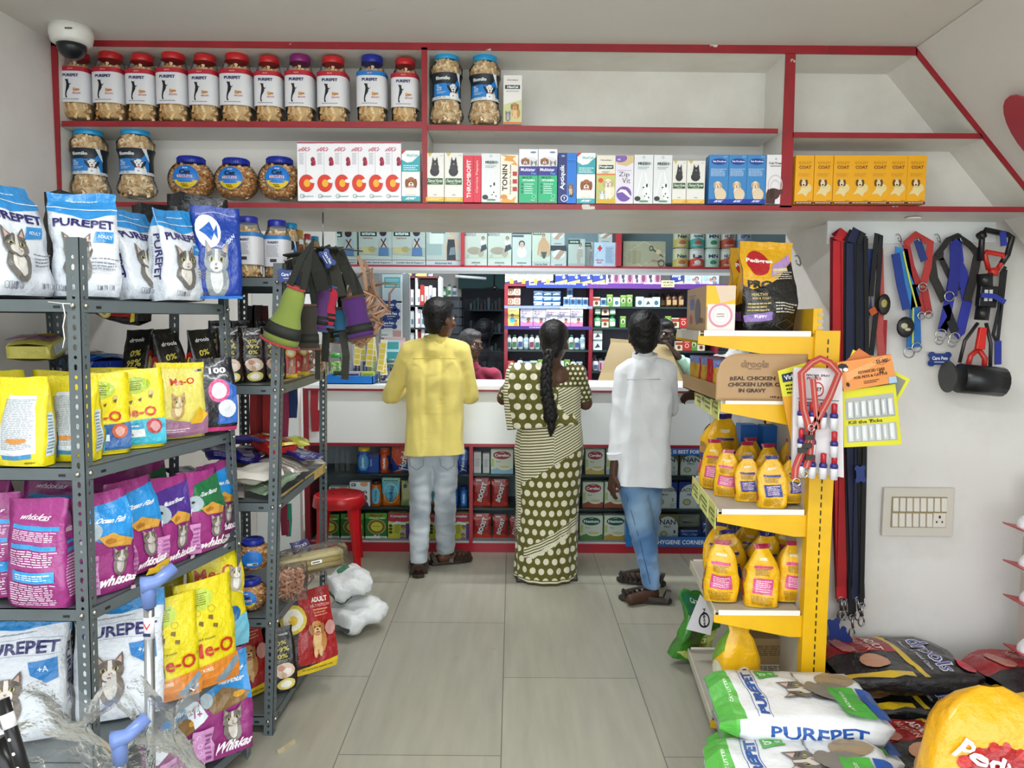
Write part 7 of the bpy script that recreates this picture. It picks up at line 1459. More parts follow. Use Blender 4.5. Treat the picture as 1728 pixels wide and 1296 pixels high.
# ---- woman in the sari
OL = H('5e5a12'); CRM = H('e6e2c8')
def woman():
    Y = 4.5; c0 = WZ(920,975,0); yc = c0.y+.02
    g = lambda px,py,dy=0: W(px,py,yc+dy)
    t = E('person',(c0.x,yc,0),0,'person in olive sari with white polka dots and long black braid, seen from behind','person')
    hc = g(936,580); m = head_parts(hc,160,0,0,1.05)
    sl,sr = g(876,640),g(972,630); el,er = g(850,672,.1),g(988,680,.06); wl,wr_ = g(876,640,.36),g(970,640,.36)
    b = skull(m,[])
    feet = [V((g(884,975).x,yc-.06,.045)),V((g(960,975).x,yc-.03,.045))]
    body = [[(*(hc+V((0,0,-.06))),.046),(*g(932,612),.052),(*g(930,628),.075)],[(*g(915,640),.09),(*g(940,640),.09)],[(*g(925,640),.1),(*g(925,700),.11),(*g(925,780),.14)],[(*sl,.055),(*el,.046),(*wl,.028)],[(*sr,.055),(*er,.046),(*wr_,.028)]]
    body += [[(*g(905,790),.11),(*f_,.035),(f_.x,f_.y+.15,.03,.03)] for f_ in feet]
    body += hand_chains(wl,(.4,1,0),(0,0,1),(1,0,0),.16)+hand_chains(wr_,(-.4,1,0),(0,0,1),(-1,0,0),.16)
    addm('body',fuse2('body',body,SHC(m,b),'5e4030','skin',.009,1),t)
    addm('hair',fuse2('hair',[],[(m,c,r*1.02,s) for c,r,s in HAIRS]+[(m,(0,.07,-.03),.05,(1.1,.7,1))],'100c0c','hair',.009,1,(.003,(40,40,40))),t)
    # braid
    b = MB('0e0b0b'); P0 = [g(928,590,-.12),g(922,625,-.15),g(922,660,-.165),g(928,690,-.17),g(930,712,-.165)]
    path = []
    for i in range(4):
        for k in range(6): path.append(P0[i].lerp(P0[i+1],k/6))
    for ph in range(3):
        b.tube([p+V((.017*cos(i*.9+ph*2.1),.008*sin(i*1.8+ph*4.2),0)) for i,p in enumerate(path)],[.017+.0006*i for i in range(len(path))],8)
    e = path[-1]; b.tube([e,e+V((.004,0,-.05)),e+V((0,.005,-.1))],[.028,.026,.006],9); wb_(b,'braid','hair',t)
    b = MB('d8a830'); b.ball(m @ V((.08,.0,-.035)),.006,8); wb_(b,'earring','chrome',t)
    # blouse
    addm('blouse',fuse2('blouse',[[(*g(900,660),.098),(*g(950,660),.098)],[(*g(905,700),.1),(*g(945,700),.1)],[(*g(895,636),.05),(*sl,.066),(*sl.lerp(el,.75),.057)],[(*g(958,632),.05),(*sr,.066),(*sr.lerp(er,.7),.058)]],[],'5e5a12',uvpat('small_dot_cloth','dots',H('545010'),CRM,34,34,.3,True),.01,2,(.004,(9,9,9)),[((0,0,g(925,718).z),(0,0,-1))]),t)
    # saree wrapped round: elliptic tube from hem to waist, pattern laid in UV
    prof = [(0.01,.192,.17),(.03,.195,.17),(.2,.190,.155),(.45,.192,.15),(.68,.205,.158),(.8,.215,.165),(.9,.205,.155),(1.0,.19,.135),(1.1,.185,.13),(1.16,.185,.128),(1.2,.18,.12)]
    NA,NZ = 120,150
    xc = lambda z: c0.x+.0+(.02*z)
    def hw(z,k): return interp([(p[0],p[k]) for p in prof],z)
    bm = bmesh.new(); uv = bm.loops.layers.uv.new('UVMap'); vs = []
    mats = [uvpat('big_dot_cloth','dots',OL,CRM,15.5,17,.33),uvpat('stripe_cloth','stripe',OL,CRM,1,58,.56),M['matte']]
    cl = bm.faces.layers.float_color.new('Col')
    for j in range(NZ+1):
        z = .01+(1.2-.01)*j/NZ; row = []
        for i in range(NA):
            a = 2*pi*i/NA; f = .006*noise.noise(V((cos(a)*3,sin(a)*3,z*2.5+cos(a)*4)))+.005*sin(a*14+z*6)*max(0,1-z/.9)
            row.append(bm.verts.new((xc(z)+(hw(z,1)+f)*cos(a),yc+(hw(z,2)+f)*sin(a),z)))
        vs.append(row)
    px_ = lambda x,z: (x-xc(z))/.2
    for j in range(NZ):
        for i in range(NA):
            k = (i+1) % NA; f = bm.faces.new((vs[j][i],vs[j][k],vs[j+1][k],vs[j+1][i])); f.smooth = True
            z = .01+1.19*(j+.5)/NZ; a = 2*pi*(i+.5)/NA; back = sin(a) < 0; s = cos(a); sl_ = 0
            zz = z-.12*s
            mi = 0
            if z > 1.06-.0*s and s < .2: mi = 0
            elif z > .72+.13*s: mi = 1; sl_ = .12 if s < .1 else .5
            elif .24 < zz < .30 and s > -.75: mi = 1; sl_ = .5
            elif .215 < zz <= .24 and s > -.55: mi = 2
            if z < .035: mi = 1
            if back and s < -.86 and .3 < z < 1.0: mi = 1; sl_ = 0
            f.material_index = mi; f[cl] = CRM
            for lp in f.loops:
                q = lp.vert.co; aa = a+((math.atan2((q.y-yc),(q.x-xc(q.z)))-a+pi) % (2*pi)-pi); lp[uv].uv = (aa*.2,q.z-sl_*(q.x-xc(q.z)))
    me = bpy.data.meshes.new('sari'); bm.to_mesh(me); bm.free()
    for q in mats: me.materials.append(q)
    addm('sari',me,t)
    # pallu: pleated cloth over the left shoulder, falling down the back
    NU,NV = 46,60; bm = bmesh.new(); uv = bm.loops.layers.uv.new('UVMap'); vs = []
    pts = [(636,866,906,.10),(616,868,916,.06),(612,862,920,-.02),(625,854,925,-.125),(660,849,938,-.15),(690,851,958,-.155),(726,856,978,-.165)]
    for j in range(NV+1):
        v = j/NV*(len(pts)-1); i0 = min(len(pts)-2,int(v)); tt = v-i0; A,B_ = pts[i0],pts[i0+1]; py,x0,x1,dy = [A[q]*(1-tt)+B_[q]*tt for q in range(4)]; row = []
        for i in range(NU+1):
            u = i/NU; e = abs(u-.5)*2; q = g(x0+(x1-x0)*u,py-(10*u if j > NV*.6 else 0)*((j/NV-.6)/.4),dy+.07*e**3+.008*sin(u*30+v)+.004*noise.noise(V((u*8,v*2,0)))); row.append(bm.verts.new(q))
        vs.append(row)
    for j in range(NV):
        for i in range(NU):
            f = bm.faces.new((vs[j][i],vs[j+1][i],vs[j+1][i+1],vs[j][i+1])); f.smooth = True; f.material_index = 1 if (i < 4 or (j < NV*.62 and i > NU-7)) else 0
            for lp in f.loops: q = lp.vert.co; lp[uv].uv = (q.x*1.0,q.z)
    me = bpy.data.meshes.new('sari_end'); bm.to_mesh(me); bm.free()
    for q in mats: me.materials.append(q)
    o = addm('sari_end',me,t); md = o.modifiers.new('s','SOLIDIFY'); md.thickness = .004
    for f_ in feet: b = MB('2a2420'); b.box((f_.x-.05,f_.y-.05,.0),(f_.x+.05,f_.y+.2,.022)); wb_(b,'sandal','leather',t,bev=.008)
woman()
# ---- people behind the counter
def bust(label,px,py,Y,yaw,shirt,sc=1,hair='1a1614',moust=None,glasses=False,arms=None,skin=SKIN,dx=0,w=1,floor=0,hairs=HAIRS,hands=()):
    hc = W(px,py,Y); t = E('person',(hc.x,Y,floor),0,label,'person'); m = head_parts(hc,yaw,0,0,sc)
    c = V((hc.x+dx,Y+.02,hc.z)); z = hc.z
    at = lambda x,dy,dz: V((c.x+x*w,c.y+dy,z+dz))
    sL,sR = at(-.17,0,-.24),at(.17,0,-.24)
    arms = arms or (at(-.24,.0,-.5),at(-.15,-.12,-.62),at(.24,0,-.5),at(.15,-.12,-.62))
    hip = z-.72
    body = [[(*(hc+V((0,0,-.05))),.05),(*at(0,0,-.17),.05)],[(*at(0,0,-.2),.045),(*at(0,0,-.3),.06),(c.x,c.y,hip,.08)],[(*sL,.05),(*arms[0],.038),(*arms[1],.026)],[(*sR,.05),(*arms[2],.038),(*arms[3],.026)],
            [(c.x-.09,c.y,hip,.09),(c.x-.09,c.y,.5,.06),(c.x-.09,c.y,.06,.04),(c.x-.09,c.y-.14,.035,.033)],[(c.x+.09,c.y,hip,.09),(c.x+.09,c.y,.5,.06),(c.x+.09,c.y,.06,.04),(c.x+.09,c.y-.14,.035,.033)]]
    hd = hands or (((0,-1,0),(0,0,1),(1,0,0)),((0,-1,0),(0,0,1),(-1,0,0)))
    body += hand_chains(arms[1],*hd[0],.17,.7)+hand_chains(arms[3],*hd[1],.17,.7)
    addm('body',fuse2('body',body,SHC(m,skull(m,[])),skin,'skin',.0075,1),t)
    addm('hair',fuse2('hair',[],[(m,cc,r*1.02,s) for cc,r,s in hairs],hair,'hair',.008,1,(.003,(50,50,50))),t)
    face_bits(t,m,glasses,moust)
    addm('shirt',fuse2('shirt',[[(*at(x,0,-.27),.06),(*at(x,0,-.42),.095),(*at(x,0,-.78),.1)] for x in (-.08,.08)]+[[(*at(0,0,-.16),.058),(*at(0,-.0,-.22),.07)],[(*at(-.06,0,-.21),.04),(*sL,.065),(*arms[0],.055),(*arms[0].lerp(arms[1],.7),.042)],[(*at(.06,0,-.21),.04),(*sR,.065),(*arms[2],.055),(*arms[2].lerp(arms[3],.7),.042)]],[],shirt,'cloth',.012,6,(.008,(9,9,6)),[((0,0,hip+.02),(0,0,-1))]),t)
    b = MB(shirt); cc = at(0,0,-.185); b.tube([cc+V((.064*cos(a),.058*sin(a),.012*sin(a))) for a in [2*pi*i/20 for i in range(21)]],.02,8,flat=(1,.35)); wb_(b,'collar','cloth',t)
    addm('trousers',fuse2('trousers',[[(c.x+q,c.y,hip+.06,.11),(c.x+q,c.y,.5,.075),(c.x+q,c.y,.08,.06)] for q in (-.09,.09)],[],'2a2c34','cloth',.014,2),t)
    return t,m,c
t,m,c = bust('person with glasses and moustache in a maroon shirt sitting behind the counter',796,583,5.85,48,'8c1c3c',.95,'3c3a3a','1c1816',True,skin='5a4030')
b = MB('2c0c18'); q = c+V((.06,-.115,-.36)); b.box(q-V((.02,.004,.03)),q+V((.02,.004,.03))); wb_(b,'pocket_pen','plastic',t)
bust('dark figure standing in the unlit store area behind the maroon shirted person',818,562,7.0,175,'16181e',1.0,'14161a',skin='20242c')  # silhouette: skin, hair and shirt coloured near black to stand for shade
Yg = 5.9
ag = lambda px,py,Y: W(px,py,Y)
bust('person in a light green shirt lifting a brown carton, face half hidden',1122,566,Yg,10,'b4dcc4',.95,'100e0e',None,True,arms=(ag(1080,640,Yg-.1),ag(1060,630,5.6),ag(1163,632,Yg-.12),ag(1141,597,5.62)),skin='3c2a20',hands=(((0,-.5,1),(0,1,0),(1,0,0)),((-.3,-.1,.35),(.2,-1,.3),(-.8,0,.8))))
b = MB('8a7650'); Yc = 5.55; qd = [W(1032,574,Yc+.12),W(1128,582,Yc+.1),W(1152,644,Yc-.05),W(1008,646,Yc-.05)]; b.prism(qd,(0,.008,0))
b.col('7a6844'); b.prism([W(1128,582,Yc+.1),W(1140,590,Yc+.3),W(1160,644,Yc+.15),W(1152,644,Yc-.05)],(.006,0,0)); b.col('9c8a62'); b.prism([W(1030,571,Yc+.12),W(1070,574,Yc+.115),W(1070,580,Yc+.11),W(1030,578,Yc+.115)],(0,-.004,0))
b.build('carton','card',label='large brown opened carton held up behind the counter',cat='carton')
Yh = 4.25
bust('person in a white shirt mostly hidden behind the yellow gondola, hand reaching left',1250,548,Yh,150,'eef0f4',.98,'0e0c0c',None,w=.8,arms=(W(1222,655,Yh-.02),W(1186,668,Yh-.05),W(1285,640,Yh),W(1290,690,Yh)),skin='3a261c',hands=(((-1,0,.05),(0,-.4,1),(0,-.6,.8)),((0,0,-1),(1,0,0),(0,-1,0))))
# ============================================================ RIGHT SIDE
def gp(k,a,c,t,bt,z,Y,rz,lb,grp=None,rx=0):
    o = put(PE[k] if isinstance(k,str) else k,a,c,t,bt,Y,lb,'dog food pouch',grp,rz=R(rz),z=z); s = o.scale[2]; o.scale = (s,s,s); o.rotation_euler.x = R(rx); MOV.append((o,z)); return o
G3_ = 'yellow dog food pouches on the third gondola shelf'; G4_ = 'yellow dog food pouches on the fourth gondola shelf'
for i,(k,a,c,t,bt,Y,rz) in enumerate([('bl',1282,1322,768,848,2.76,-8),('bl2',1330,1362,776,848,2.77,6),('bl',1240,1280,768,834,2.86,-12),('pk',1216,1244,757,819,2.95,-20),('pk2',1196,1222,742,806,3.07,-30),('pk',1250,1280,745,819,3.0,10),('pk2',1290,1320,748,819,2.95,-5),('pk',1325,1350,748,819,2.95,5),('pk2',1235,1262,738,806,3.1,0)]):
    gp(k,a,c,t,bt,gz[2]+.002,Y,rz,'yellow pouch with %s patch, %s of third gondola shelf' % (['blue','pink'][k[:2] == 'pk'],['front middle','front right','second from front left','left edge nearest','left edge farthest','middle of the second row','right of the second row','far right of the second row','back row'][i]),G3_)
for i,(k,a,c,t,bt,Y,rz) in enumerate([('pk',1212,1255,914,1028,2.79,-10),('pk2',1258,1300,916,1030,2.78,-6),('pk',1303,1347,918,1032,2.78,8),('bl',1226,1262,893,1000,2.93,10),('bl2',1268,1300,893,1000,2.93,0),('pk2',1305,1335,893,1000,2.93,-14),('bl',1200,1230,880,975,3.05,-30),('bl2',1240,1275,880,975,3.09,0)]):
    gp(k,a,c,t,bt,gz[3]+.002,Y,rz,'yellow dog food pouch, %s of the fourth gondola shelf' % ['front left','front middle','front right','second row left','second row middle','second row right','back left','back middle'][i],G4_)
gp('plain',1218,1266,1052,1150,gz[4]+.002,2.8,14,'yellow dog food pouch with red rosette on the lowest gondola shelf')
KB = carton('cardboard_box',.24,.2,.22,'a48a60',[('l',.1,.9,.6,.85,6,'5a4830'),('r',.1,.1,.85,.4,'d8d0c0'),('l',.15,.8,.13,.37,5,'404040')]); putY(KB,1290,3.08,gz[4],0,'brown cardboard box with printed lines on the lowest gondola shelf','box',s=.92)
BB_ = carton('blue_carton',.06,.2,.06,'1c60b0',[('r',.1,.5,.5,.62,'c0ccd8'),('l',.1,.9,.1,.4,6,'80a8d8')]); putY(BB_,1258,3.2,gz[2],0,'tall blue carton at the back of the third gondola shelf, left','box',s=1.25); putY(BB_,1278,3.2,gz[2],0,'tall blue carton at the back of the third gondola shelf, right','box',s=1.25)
gp('bl2',1222,1247,698,790,gz[2]+.005,3.17,10,'tall yellow pouch standing beside the blue cartons')
# drools tray
a = Art(); ops(a,'F',[('t','drools',.42,.78,.31,.16,'4a3018',{'bold': .035}),('t','drools',.42,.78,.3,.15,'b08c62',{'bold': -.012}),('t','REAL. CLEAN.',.42,.68,.14,.02,'5a4028'),('t','REAL CHICKEN',.4,.48,.5,.085,'3a2818',{'bold': .03}),('t','CHICKEN LIVER CHUNKS',.53,.35,.8,.085,'3a2818',{'bold': .03}),('t','IN GRAVY',.4,.22,.3,.085,'3a2818',{'bold': .03}),('t','150 g x 15',.7,.08,.2,.05,'3a2818')],.56)
x0,x1,zb,zt_ = W(1209,640,2.69).x,W(1362,640,2.69).x,gz[1]+.001,W(1280,597,2.69).z
t = E('display_carton',((x0+x1)/2,2.8,zb),0,'brown cardboard display tray of gravy pouches on the second gondola shelf','carton'); wd = x1-x0; hh = zt_-zb
def PF(f,u,v):
    r = .25; vv = v
    if u < r: vv = v*(1-.45*(1-math.sqrt(max(0,1-((r-u)/r)**2))))
    return V((-wd/2+wd*u,-.105,hh*vv))
obj('front_flap',printed('front_flap',PF,{'F': (24,12,'b08c62')},a,'card'),t).modifiers.new('s','SOLIDIFY').thickness = -.003
b = MB('9c7a50'); b.box((-wd/2,-.1,0),(wd/2,.42,.004)); b.box((-wd/2,-.1,0),(-wd/2+.003,.42,.06)); b.box((wd/2-.003,-.1,0),(wd/2,.42,.09)); b.build('tray','card',t)
GPp = pouch('gravy_pouch',.1,.14,.03,'b8902c',[('r',0,.8,1,1,'20408c'),('e',.5,.5,.3,.2,'d8c8a0')],L_=[('r',0,.6,1,1,'20408c')],seed=3,wr=.005,nu=5,nv=6); GPr = pouch('gravy_pouch',.1,.14,.03,'b01c24',[('e',.5,.6,.3,.2,'e0d8d0'),('p',[(.3,.3),(.7,.5),(.5,.2)],'e8e0e0')],L_=[('r',.2,.5,.8,.7,'3868b0')],seed=5,wr=.005,nu=5,nv=6)
for i in range(9): o = (GPr if i in (1,2,5) else GPp).get(); o.location = (x0+.06+.004*(i % 2),2.73+.045*i+.012,zb+.006); o.rotation_euler = (R(4),0,R(-28)); o.location.y += .03; tag(o,'%s gravy pouch in the brown display tray' % ['gold and blue','red'][i in (1,2,5)],'pouch','%s gravy pouches in the display tray' % ['gold and blue','red'][i in (1,2,5)])
# top shelf
PRO = pouch('large_dog_food_bag',.2,.33,.13,'14110f',[('p',[(0,.5),(.2,.46),(.55,.55),(1,.78),(1,1),(0,1)],'e0a814'),('e',.3,.76,.2,.14,'b41c24',16),('t','Pedigree',.33,.78,.46,.06,'f4ece4',{'bold': .04}),('t','PRO',.3,.52,.44,.085,'18120c',{'bold': .06}),('p',[(.5,.6),(.95,.75),(.95,.86),(.55,.74)],'b890c8'),('l',.55,.95,.56,.66,4,'d8d0c0'),('r',.55,.66,.85,.7,'e0d4a8'),('t','HEALTHY',.3,.4,.26,.03,'d8c070'),('t','SKIN & COAT',.33,.36,.3,.025,'d8c070'),('l',.1,.5,.22,.32,3,'c8b060'),('p',[(.02,.1),(.5,.13),(.5,.22),(.02,.18)],'8c68b8'),('t','PUPPY',.32,.17,.2,.03,'f0e8f8',{'bold': .04}),('l',.55,.95,.2,.32,4,'c8c0b0'),('g',.75,.08,.2,.06,.06,'706860',4)],L_=[('r',0,.3,1,1,'d8a018'),('r',.1,.12,.9,.22,'8c68b8')],seed=9,wr=.012)
putY(PRO,1290,2.83,gz[0],6,'large yellow and black dog food bag on top of the gondola, front one','dog food bag','large yellow and black bags',(1.03,.9,1.03),-2); putY(PRO,1268,3.05,gz[0],6,'large yellow and black dog food bag standing behind the front one','dog food bag','large yellow and black bags',(1.0,.9,1.02))
BX = carton('printed_carton',.105,.17,.42,'b08c58',[('r',0,.55,1,1,'e8b818'),('p',[(.3,1),(1,1),(1,.7),(.5,.62)],'d8c0a8'),('r',.05,0,1,.6,'ece0d4'),('e',.5,.36,.42,.26,'d88ca4',22),('e',.5,.36,.34,.21,'f0e4dc',20),('g',.5,.36,.26,.16,.03,'908080',20),('t','SHIPPING',.5,.39,.26,.03,'404040'),('t','SOLUTION',.5,.34,.26,.03,'404040')],L_=[('l',.1,.5,.6,.85,5,'6a4c28'),('e',.6,.45,.14,.3,'4c4448'),('r',.2,.5,.4,.75,'3858a0'),('e',.25,.28,.07,.12,'b03828'),('t','PRO',.8,.25,.2,.12,'4a3418')])
putY(BX,1196,2.93,gz[0],-4,'long printed carton with pink ring sticker on the left of the gondola top','carton',s=1.0)
# ---- hook board and what hangs from it
b = MB('e6e8ea'); q = [W(1398,370,YW-.012),W(1681,372,YW-.012),W(1681,409,YW-.012),W(1397,412,YW-.012)]; b.prism(q,(0,.012,0)); b.c = H('3a3436'); b.prism([W(1397,370,YW-.013),W(1400,370,YW-.013),W(1399,412,YW-.013),W(1396,412,YW-.013)],(0,.013,0))
b.build('hook_board','laminate',label='long white board with steel hooks above the hanging leads',cat='board')
def hook(px,py,lab,Y=YW-.014,s=1):
    p = W(px,py,Y); b = MB('c0c2c4'); b.tube([p,p+V((0,-.02,0))*s,p+V((.004,-.03,-.012))*s,p+V((.006,-.035,-.028))*s,p+V((0,-.045,-.036))*s,p+V((-.012,-.05,-.03))*s,p+V((-.016,-.05,-.018))*s],.0028*s,8); return b.build('hook','chrome',label=lab,cat='hook')
for i,(px,py) in enumerate([(1512,396),(1545,396),(1577,396),(1615,396),(1695,396),(1478,396)]): hook(px,py,'steel hook on the white board, %s' % ['left of the blue and red harness','carrying the red harness','right of the red harness, empty','carrying the black harness','carrying the waste scooper','carrying the thin leads'][i])
hook(1342,432,'old wire hook on the short wall beside the gondola',3.3,1.3); hook(1664,100,'small silver hook on the sloping ceiling',2.75)
def strap(b,pts,w,col,Y=YW-.05,t=.004):
    b.col(col); b.tube([W(p[0],p[1],Y-(p[2] if len(p) > 2 else 0)) for p in pts],1,4,flat=(w/2,t/2),up=(1,0,0))
def lead(x0,x1,y1,w,col,lab,k=0,clip=True,bot=None):
    t = E('dog_lead',W((x0+x1)/2,1060,YW-.04),0,lab,'dog lead','leads hanging beside the gondola'); b = MB()
    cx = (x0+x1)/2; Y = YW-.03-.012*k; yb = bot or 1010
    strap(b,[(cx-6,400+k*2),(cx-7,560),(x0+2,700),(x1-8,yb)],w,col,Y); strap(b,[(cx-6,400+k*2),(cx,393),(cx+6,402)],w,col,Y-.01); strap(b,[(cx+6,402),(cx+8,600),(x1-4,800),(x1-8,yb-20)],w*.9,mixc(H(col),H('000'),.25),Y-.008)
    wb_(b,'webbing','webbing',t)
    if clip:
        b = MB('9a9ca0'); p = W(x1-8,yb,Y); b.tube([p,p+V((0,-.004,-.03)),p+V((.004,-.004,-.05))],.006,8); c = p+V((0,-.004,-.075))
        b.tube([c+V((.012*cos(a),0,.02*sin(a))) for a in [2*pi*i/14 for i in range(15)]],.0035,6); b.tube([p+V((.014*cos(a),0,.014*sin(a)-.006)) for a in [2*pi*i/12 for i in range(13)]],.0028,6); wb_(b,'clip','chrome',t)
    return t
lead(1404,1426,0,.04,'8c1c2c','crimson dog lead, leftmost beside the gondola',0); lead(1412,1434,0,.03,'3c2464','purple dog lead behind the red one',2); lead(1414,1428,0,.045,'c42028','bright red broad dog lead beside the gondola post',3); lead(1428,1446,0,.035,'17181c','black dog lead between the red and the navy one',4,True,1040); lead(1436,1456,0,.058,'1c2444','broad navy dog lead',5); lead(1448,1462,0,.02,'101114','narrow black dog lead, rightmost by the gondola',6,True,1020)
def bonetag(px,py,Y,w,lab,txt=True,rz=0):
    p = W(px,py,Y); t = E('bone_tag',p,0,lab,'tag'); t.rotation_euler = (0,R(rz),0); b = MB('203c84'); h = w*.5
    pts = []
    for cx,cy,a0 in ((.36,.26,-60),(-.36,.26,30),(-.36,-.26,120),(.36,-.26,210)):
        for k in range(7): a = R(a0+k*35); pts.append(V((cx*w+.17*w*cos(a),0,cy*w*.7+.15*w*sin(a))))
    b.prism(pts,(0,.003,0)); b.build('plate','plastic',t)
    if txt:
        vs,fs = text_mesh('Care Pets',.03); b = MB('f0f4fa')
        for f in fs: b.f([(vs[i][0]*w*.7,-.0006,vs[i][1]*w*.16+.004) for i in f])
        b.box((-w*.25,-.0006,-w*.15),(w*.25,-.0003,-w*.12)); b.build('lettering','card',t)
    return t
bonetag(1586,606,YW-.02,.095,'blue bone shaped tag reading Care Pets on the wall between harness and scooper'); bonetag(1408,1062,YW-.13,.09,'blue bone tag at the lower end of the red leads',False,80); bonetag(1424,1074,YW-.12,.08,'blue bone tag beside the black lead clip',False,60); bonetag(1452,800,YW-.12,.07,'blue bone tag half way down the narrow black lead',False,85)
t = E('dog_lead',W(1480,600,YW-.05),0,'bunch of thin leads with an oval paw tag right of the navy lead','dog lead'); b = MB()
strap(b,[(1470,500),(1476,430),(1480,394),(1486,398),(1484,450),(1478,530),(1470,600)],.02,'15161a',YW-.07); strap(b,[(1468,420),(1462,480),(1466,520),(1460,540)],.028,'2c4c90',YW-.05); strap(b,[(1462,500),(1458,540)],.03,'a8a030',YW-.06); strap(b,[(1484,420),(1486,500),(1484,560),(1488,600)],.03,'b8504c',YW-.055); strap(b,[(1490,540),(1488,600)],.035,'a02030',YW-.05); strap(b,[(1470,520),(1476,530)],.03,'c85c28',YW-.075); wb_(b,'webbing','webbing',t)
b = MB('121214'); b.ball(W(1492,514,YW-.09),.036,14,(.75,.25,1.25)); b.col('a89850'); b.ball(W(1492,512,YW-.1),.018,8,(.8,.1,1)); wb_(b,'paw_tag','leather',t)
def harness(lab,straps,rings,extra=()):
    p = W(straps[0][0][0][0],560,YW-.05); t = E('dog_harness',p,0,lab,'dog harness')
    for i,(pts,w,col) in enumerate(straps): b = MB(); strap(b,pts,w,col,YW-.045-.004*(i % 3)); wb_(b,'strap','webbing',t)
    for px,py,r in rings:
        b = MB('c0c2c4'); c = W(px,py,YW-.06); b.tube([c+V((r*cos(a),0,r*sin(a))) for a in [2*pi*i/14 for i in range(15)]],.0032,6); wb_(b,'ring','chrome',t)
    return t
t = harness('blue and red dog harness with lime piping hanging on the hook board',[([(1511,426),(1522,425),(1530,470),(1545,520)],.05,'3486c8'),([(1511,428),(1520,480),(1530,522)],.035,'1c3c90'),([(1524,424),(1534,470),(1547,518)],.006,'d0dc60'),([(1529,412),(1537,450),(1550,483)],.03,'a82c30'),([(1528,412),(1545,396),(1570,410),(1566,450),(1557,483)],.03,'b83834'),([(1548,405),(1556,430),(1560,440)],.03,'24387c'),([(1545,480),(1543,520),(1535,590)],.032,'2870b8'),([(1546,518),(1548,586)],.032,'2468b0'),([(1541,520),(1540,580)],.006,'c8d860'),([(1557,485),(1554,530)],.03,'b03834'),([(1560,487),(1568,530)],.028,'a83030')],[(1534,595,.022),(1547,586,.02),(1555,533,.016),(1567,531,.016),(1557,484,.018)])
b = MB('18181a'); b.ball(W(1528,552,YW-.075),.04,14,(.95,.3,1.1)); b.col('c8c0a0'); b.ball(W(1526,550,YW-.088),.016,8,(1,.2,.8)); b.ball(W(1532,556,YW-.087),.01,8,(1.4,.2,.7)); wb_(b,'paw_tag','leather',t)
harness('black and royal blue dog harness in the middle of the hook board',[([(1592,432),(1586,432),(1572,438),(1576,470),(1594,508)],.035,'2c2826'),([(1580,432),(1600,405),(1615,398),(1635,412),(1645,422)],.025,'201e1e'),([(1645,420),(1650,430),(1642,470),(1632,508)],.035,'2c2826'),([(1588,436),(1604,470),(1618,490)],.022,'24201e'),([(1614,404),(1618,440),(1608,470),(1600,515),(1590,560)],.04,'28309c'),([(1612,410),(1612,450),(1606,500)],.045,'222a88'),([(1610,432),(1624,460),(1632,510),(1620,560),(1612,566)],.042,'2c349c'),([(1596,515),(1604,535),(1590,558)],.03,'1a1c30'),([(1604,540),(1612,560)],.035,'1c1c24')],[(1588,565,.024),(1585,575,.016),(1611,570,.022),(1607,578,.018),(1602,500,.02)])
# waste scooper
t = E('pet_waste_scooper',W(1650,600,YW-.08),0,'black and red pet waste scooper hanging at the right of the hook board','scooper')
def sc(name,items,mat='plastic',Y=YW-.07):
    b = MB()
    for pts,r,col in items: b.col(col); b.tube([W(p[0],p[1],Y-(p[2] if len(p) > 2 else 0)) for p in pts],r,10)
    return wb_(b,name,mat,t)
sc('handle',[([(1655,440),(1657,400),(1663,388),(1700,396),(1708,400),(1700,430),(1690,445)],.012,'141416'),([(1652,400),(1660,395)],.018,'141416')]); sc('trigger',[([(1668,455),(1662,430),(1664,425),(1692,430),(1694,438),(1683,455)],.010,'c4281c'),([(1676,452),(1676,466)],.02,'c4281c')])
b = MB('16181a'); b.hexa([W(1648,482,YW-.06),W(1679,484,YW-.06),W(1674,520,YW-.06),W(1644,517,YW-.06)],[p+V((0,-.03,0)) for p in (W(1648,482,YW-.06),W(1679,484,YW-.06),W(1674,520,YW-.06),W(1644,517,YW-.06))]); wb_(b,'body_block','plastic',t,bev=.004)
b = MB('e0e2e4'); b.box(W(1661,508,YW-.093),W(1667,489,YW-.0905)); b.box(W(1669,508,YW-.093),W(1675,489,YW-.0905)); wb_(b,'barcode_label','card',t); sc('shaft',[([(1662,462),(1662,484)],.03,'181a1c')]); sc('shaft',[([(1659,518),(1656,540)],.028,'16181a'),([(1658,520),(1658,532)],.02,'b4241c')])
b = MB('d8261c'); b.hexa([W(1650,552,YW-.07),W(1661,553,YW-.07),W(1658,590,YW-.07),W(1643,589,YW-.07)],[p+V((0,-.02,0)) for p in (W(1650,552,YW-.07),W(1661,553,YW-.07),W(1658,590,YW-.07),W(1643,589,YW-.07))]); wb_(b,'red_neck','plastic',t,bev=.003)
sc('rod',[([(1650,545),(1628,575),(1619,612)],.0075,'2c2a28'),([(1664,545),(1672,580),(1671,620)],.0075,'2c2a28'),([(1650,590),(1638,600),(1632,622)],.011,'c02c24'),([(1652,590),(1662,605),(1660,625)],.011,'c02c24')])
b = MB('17191c'); c1,c2 = W(1618,638,YW-.1),W(1690,645,YW-.1); n = 12
b.tube([c1,c1.lerp(c2,.5),c2],.062,16); wb_(b,'jaw','plastic',t); b = MB('2a2c2e'); b.tube([c1+V((-.05,0,.005)),c1+V((-.045,0,.005))],.066,20); wb_(b,'jaw_plate','plastic',t)
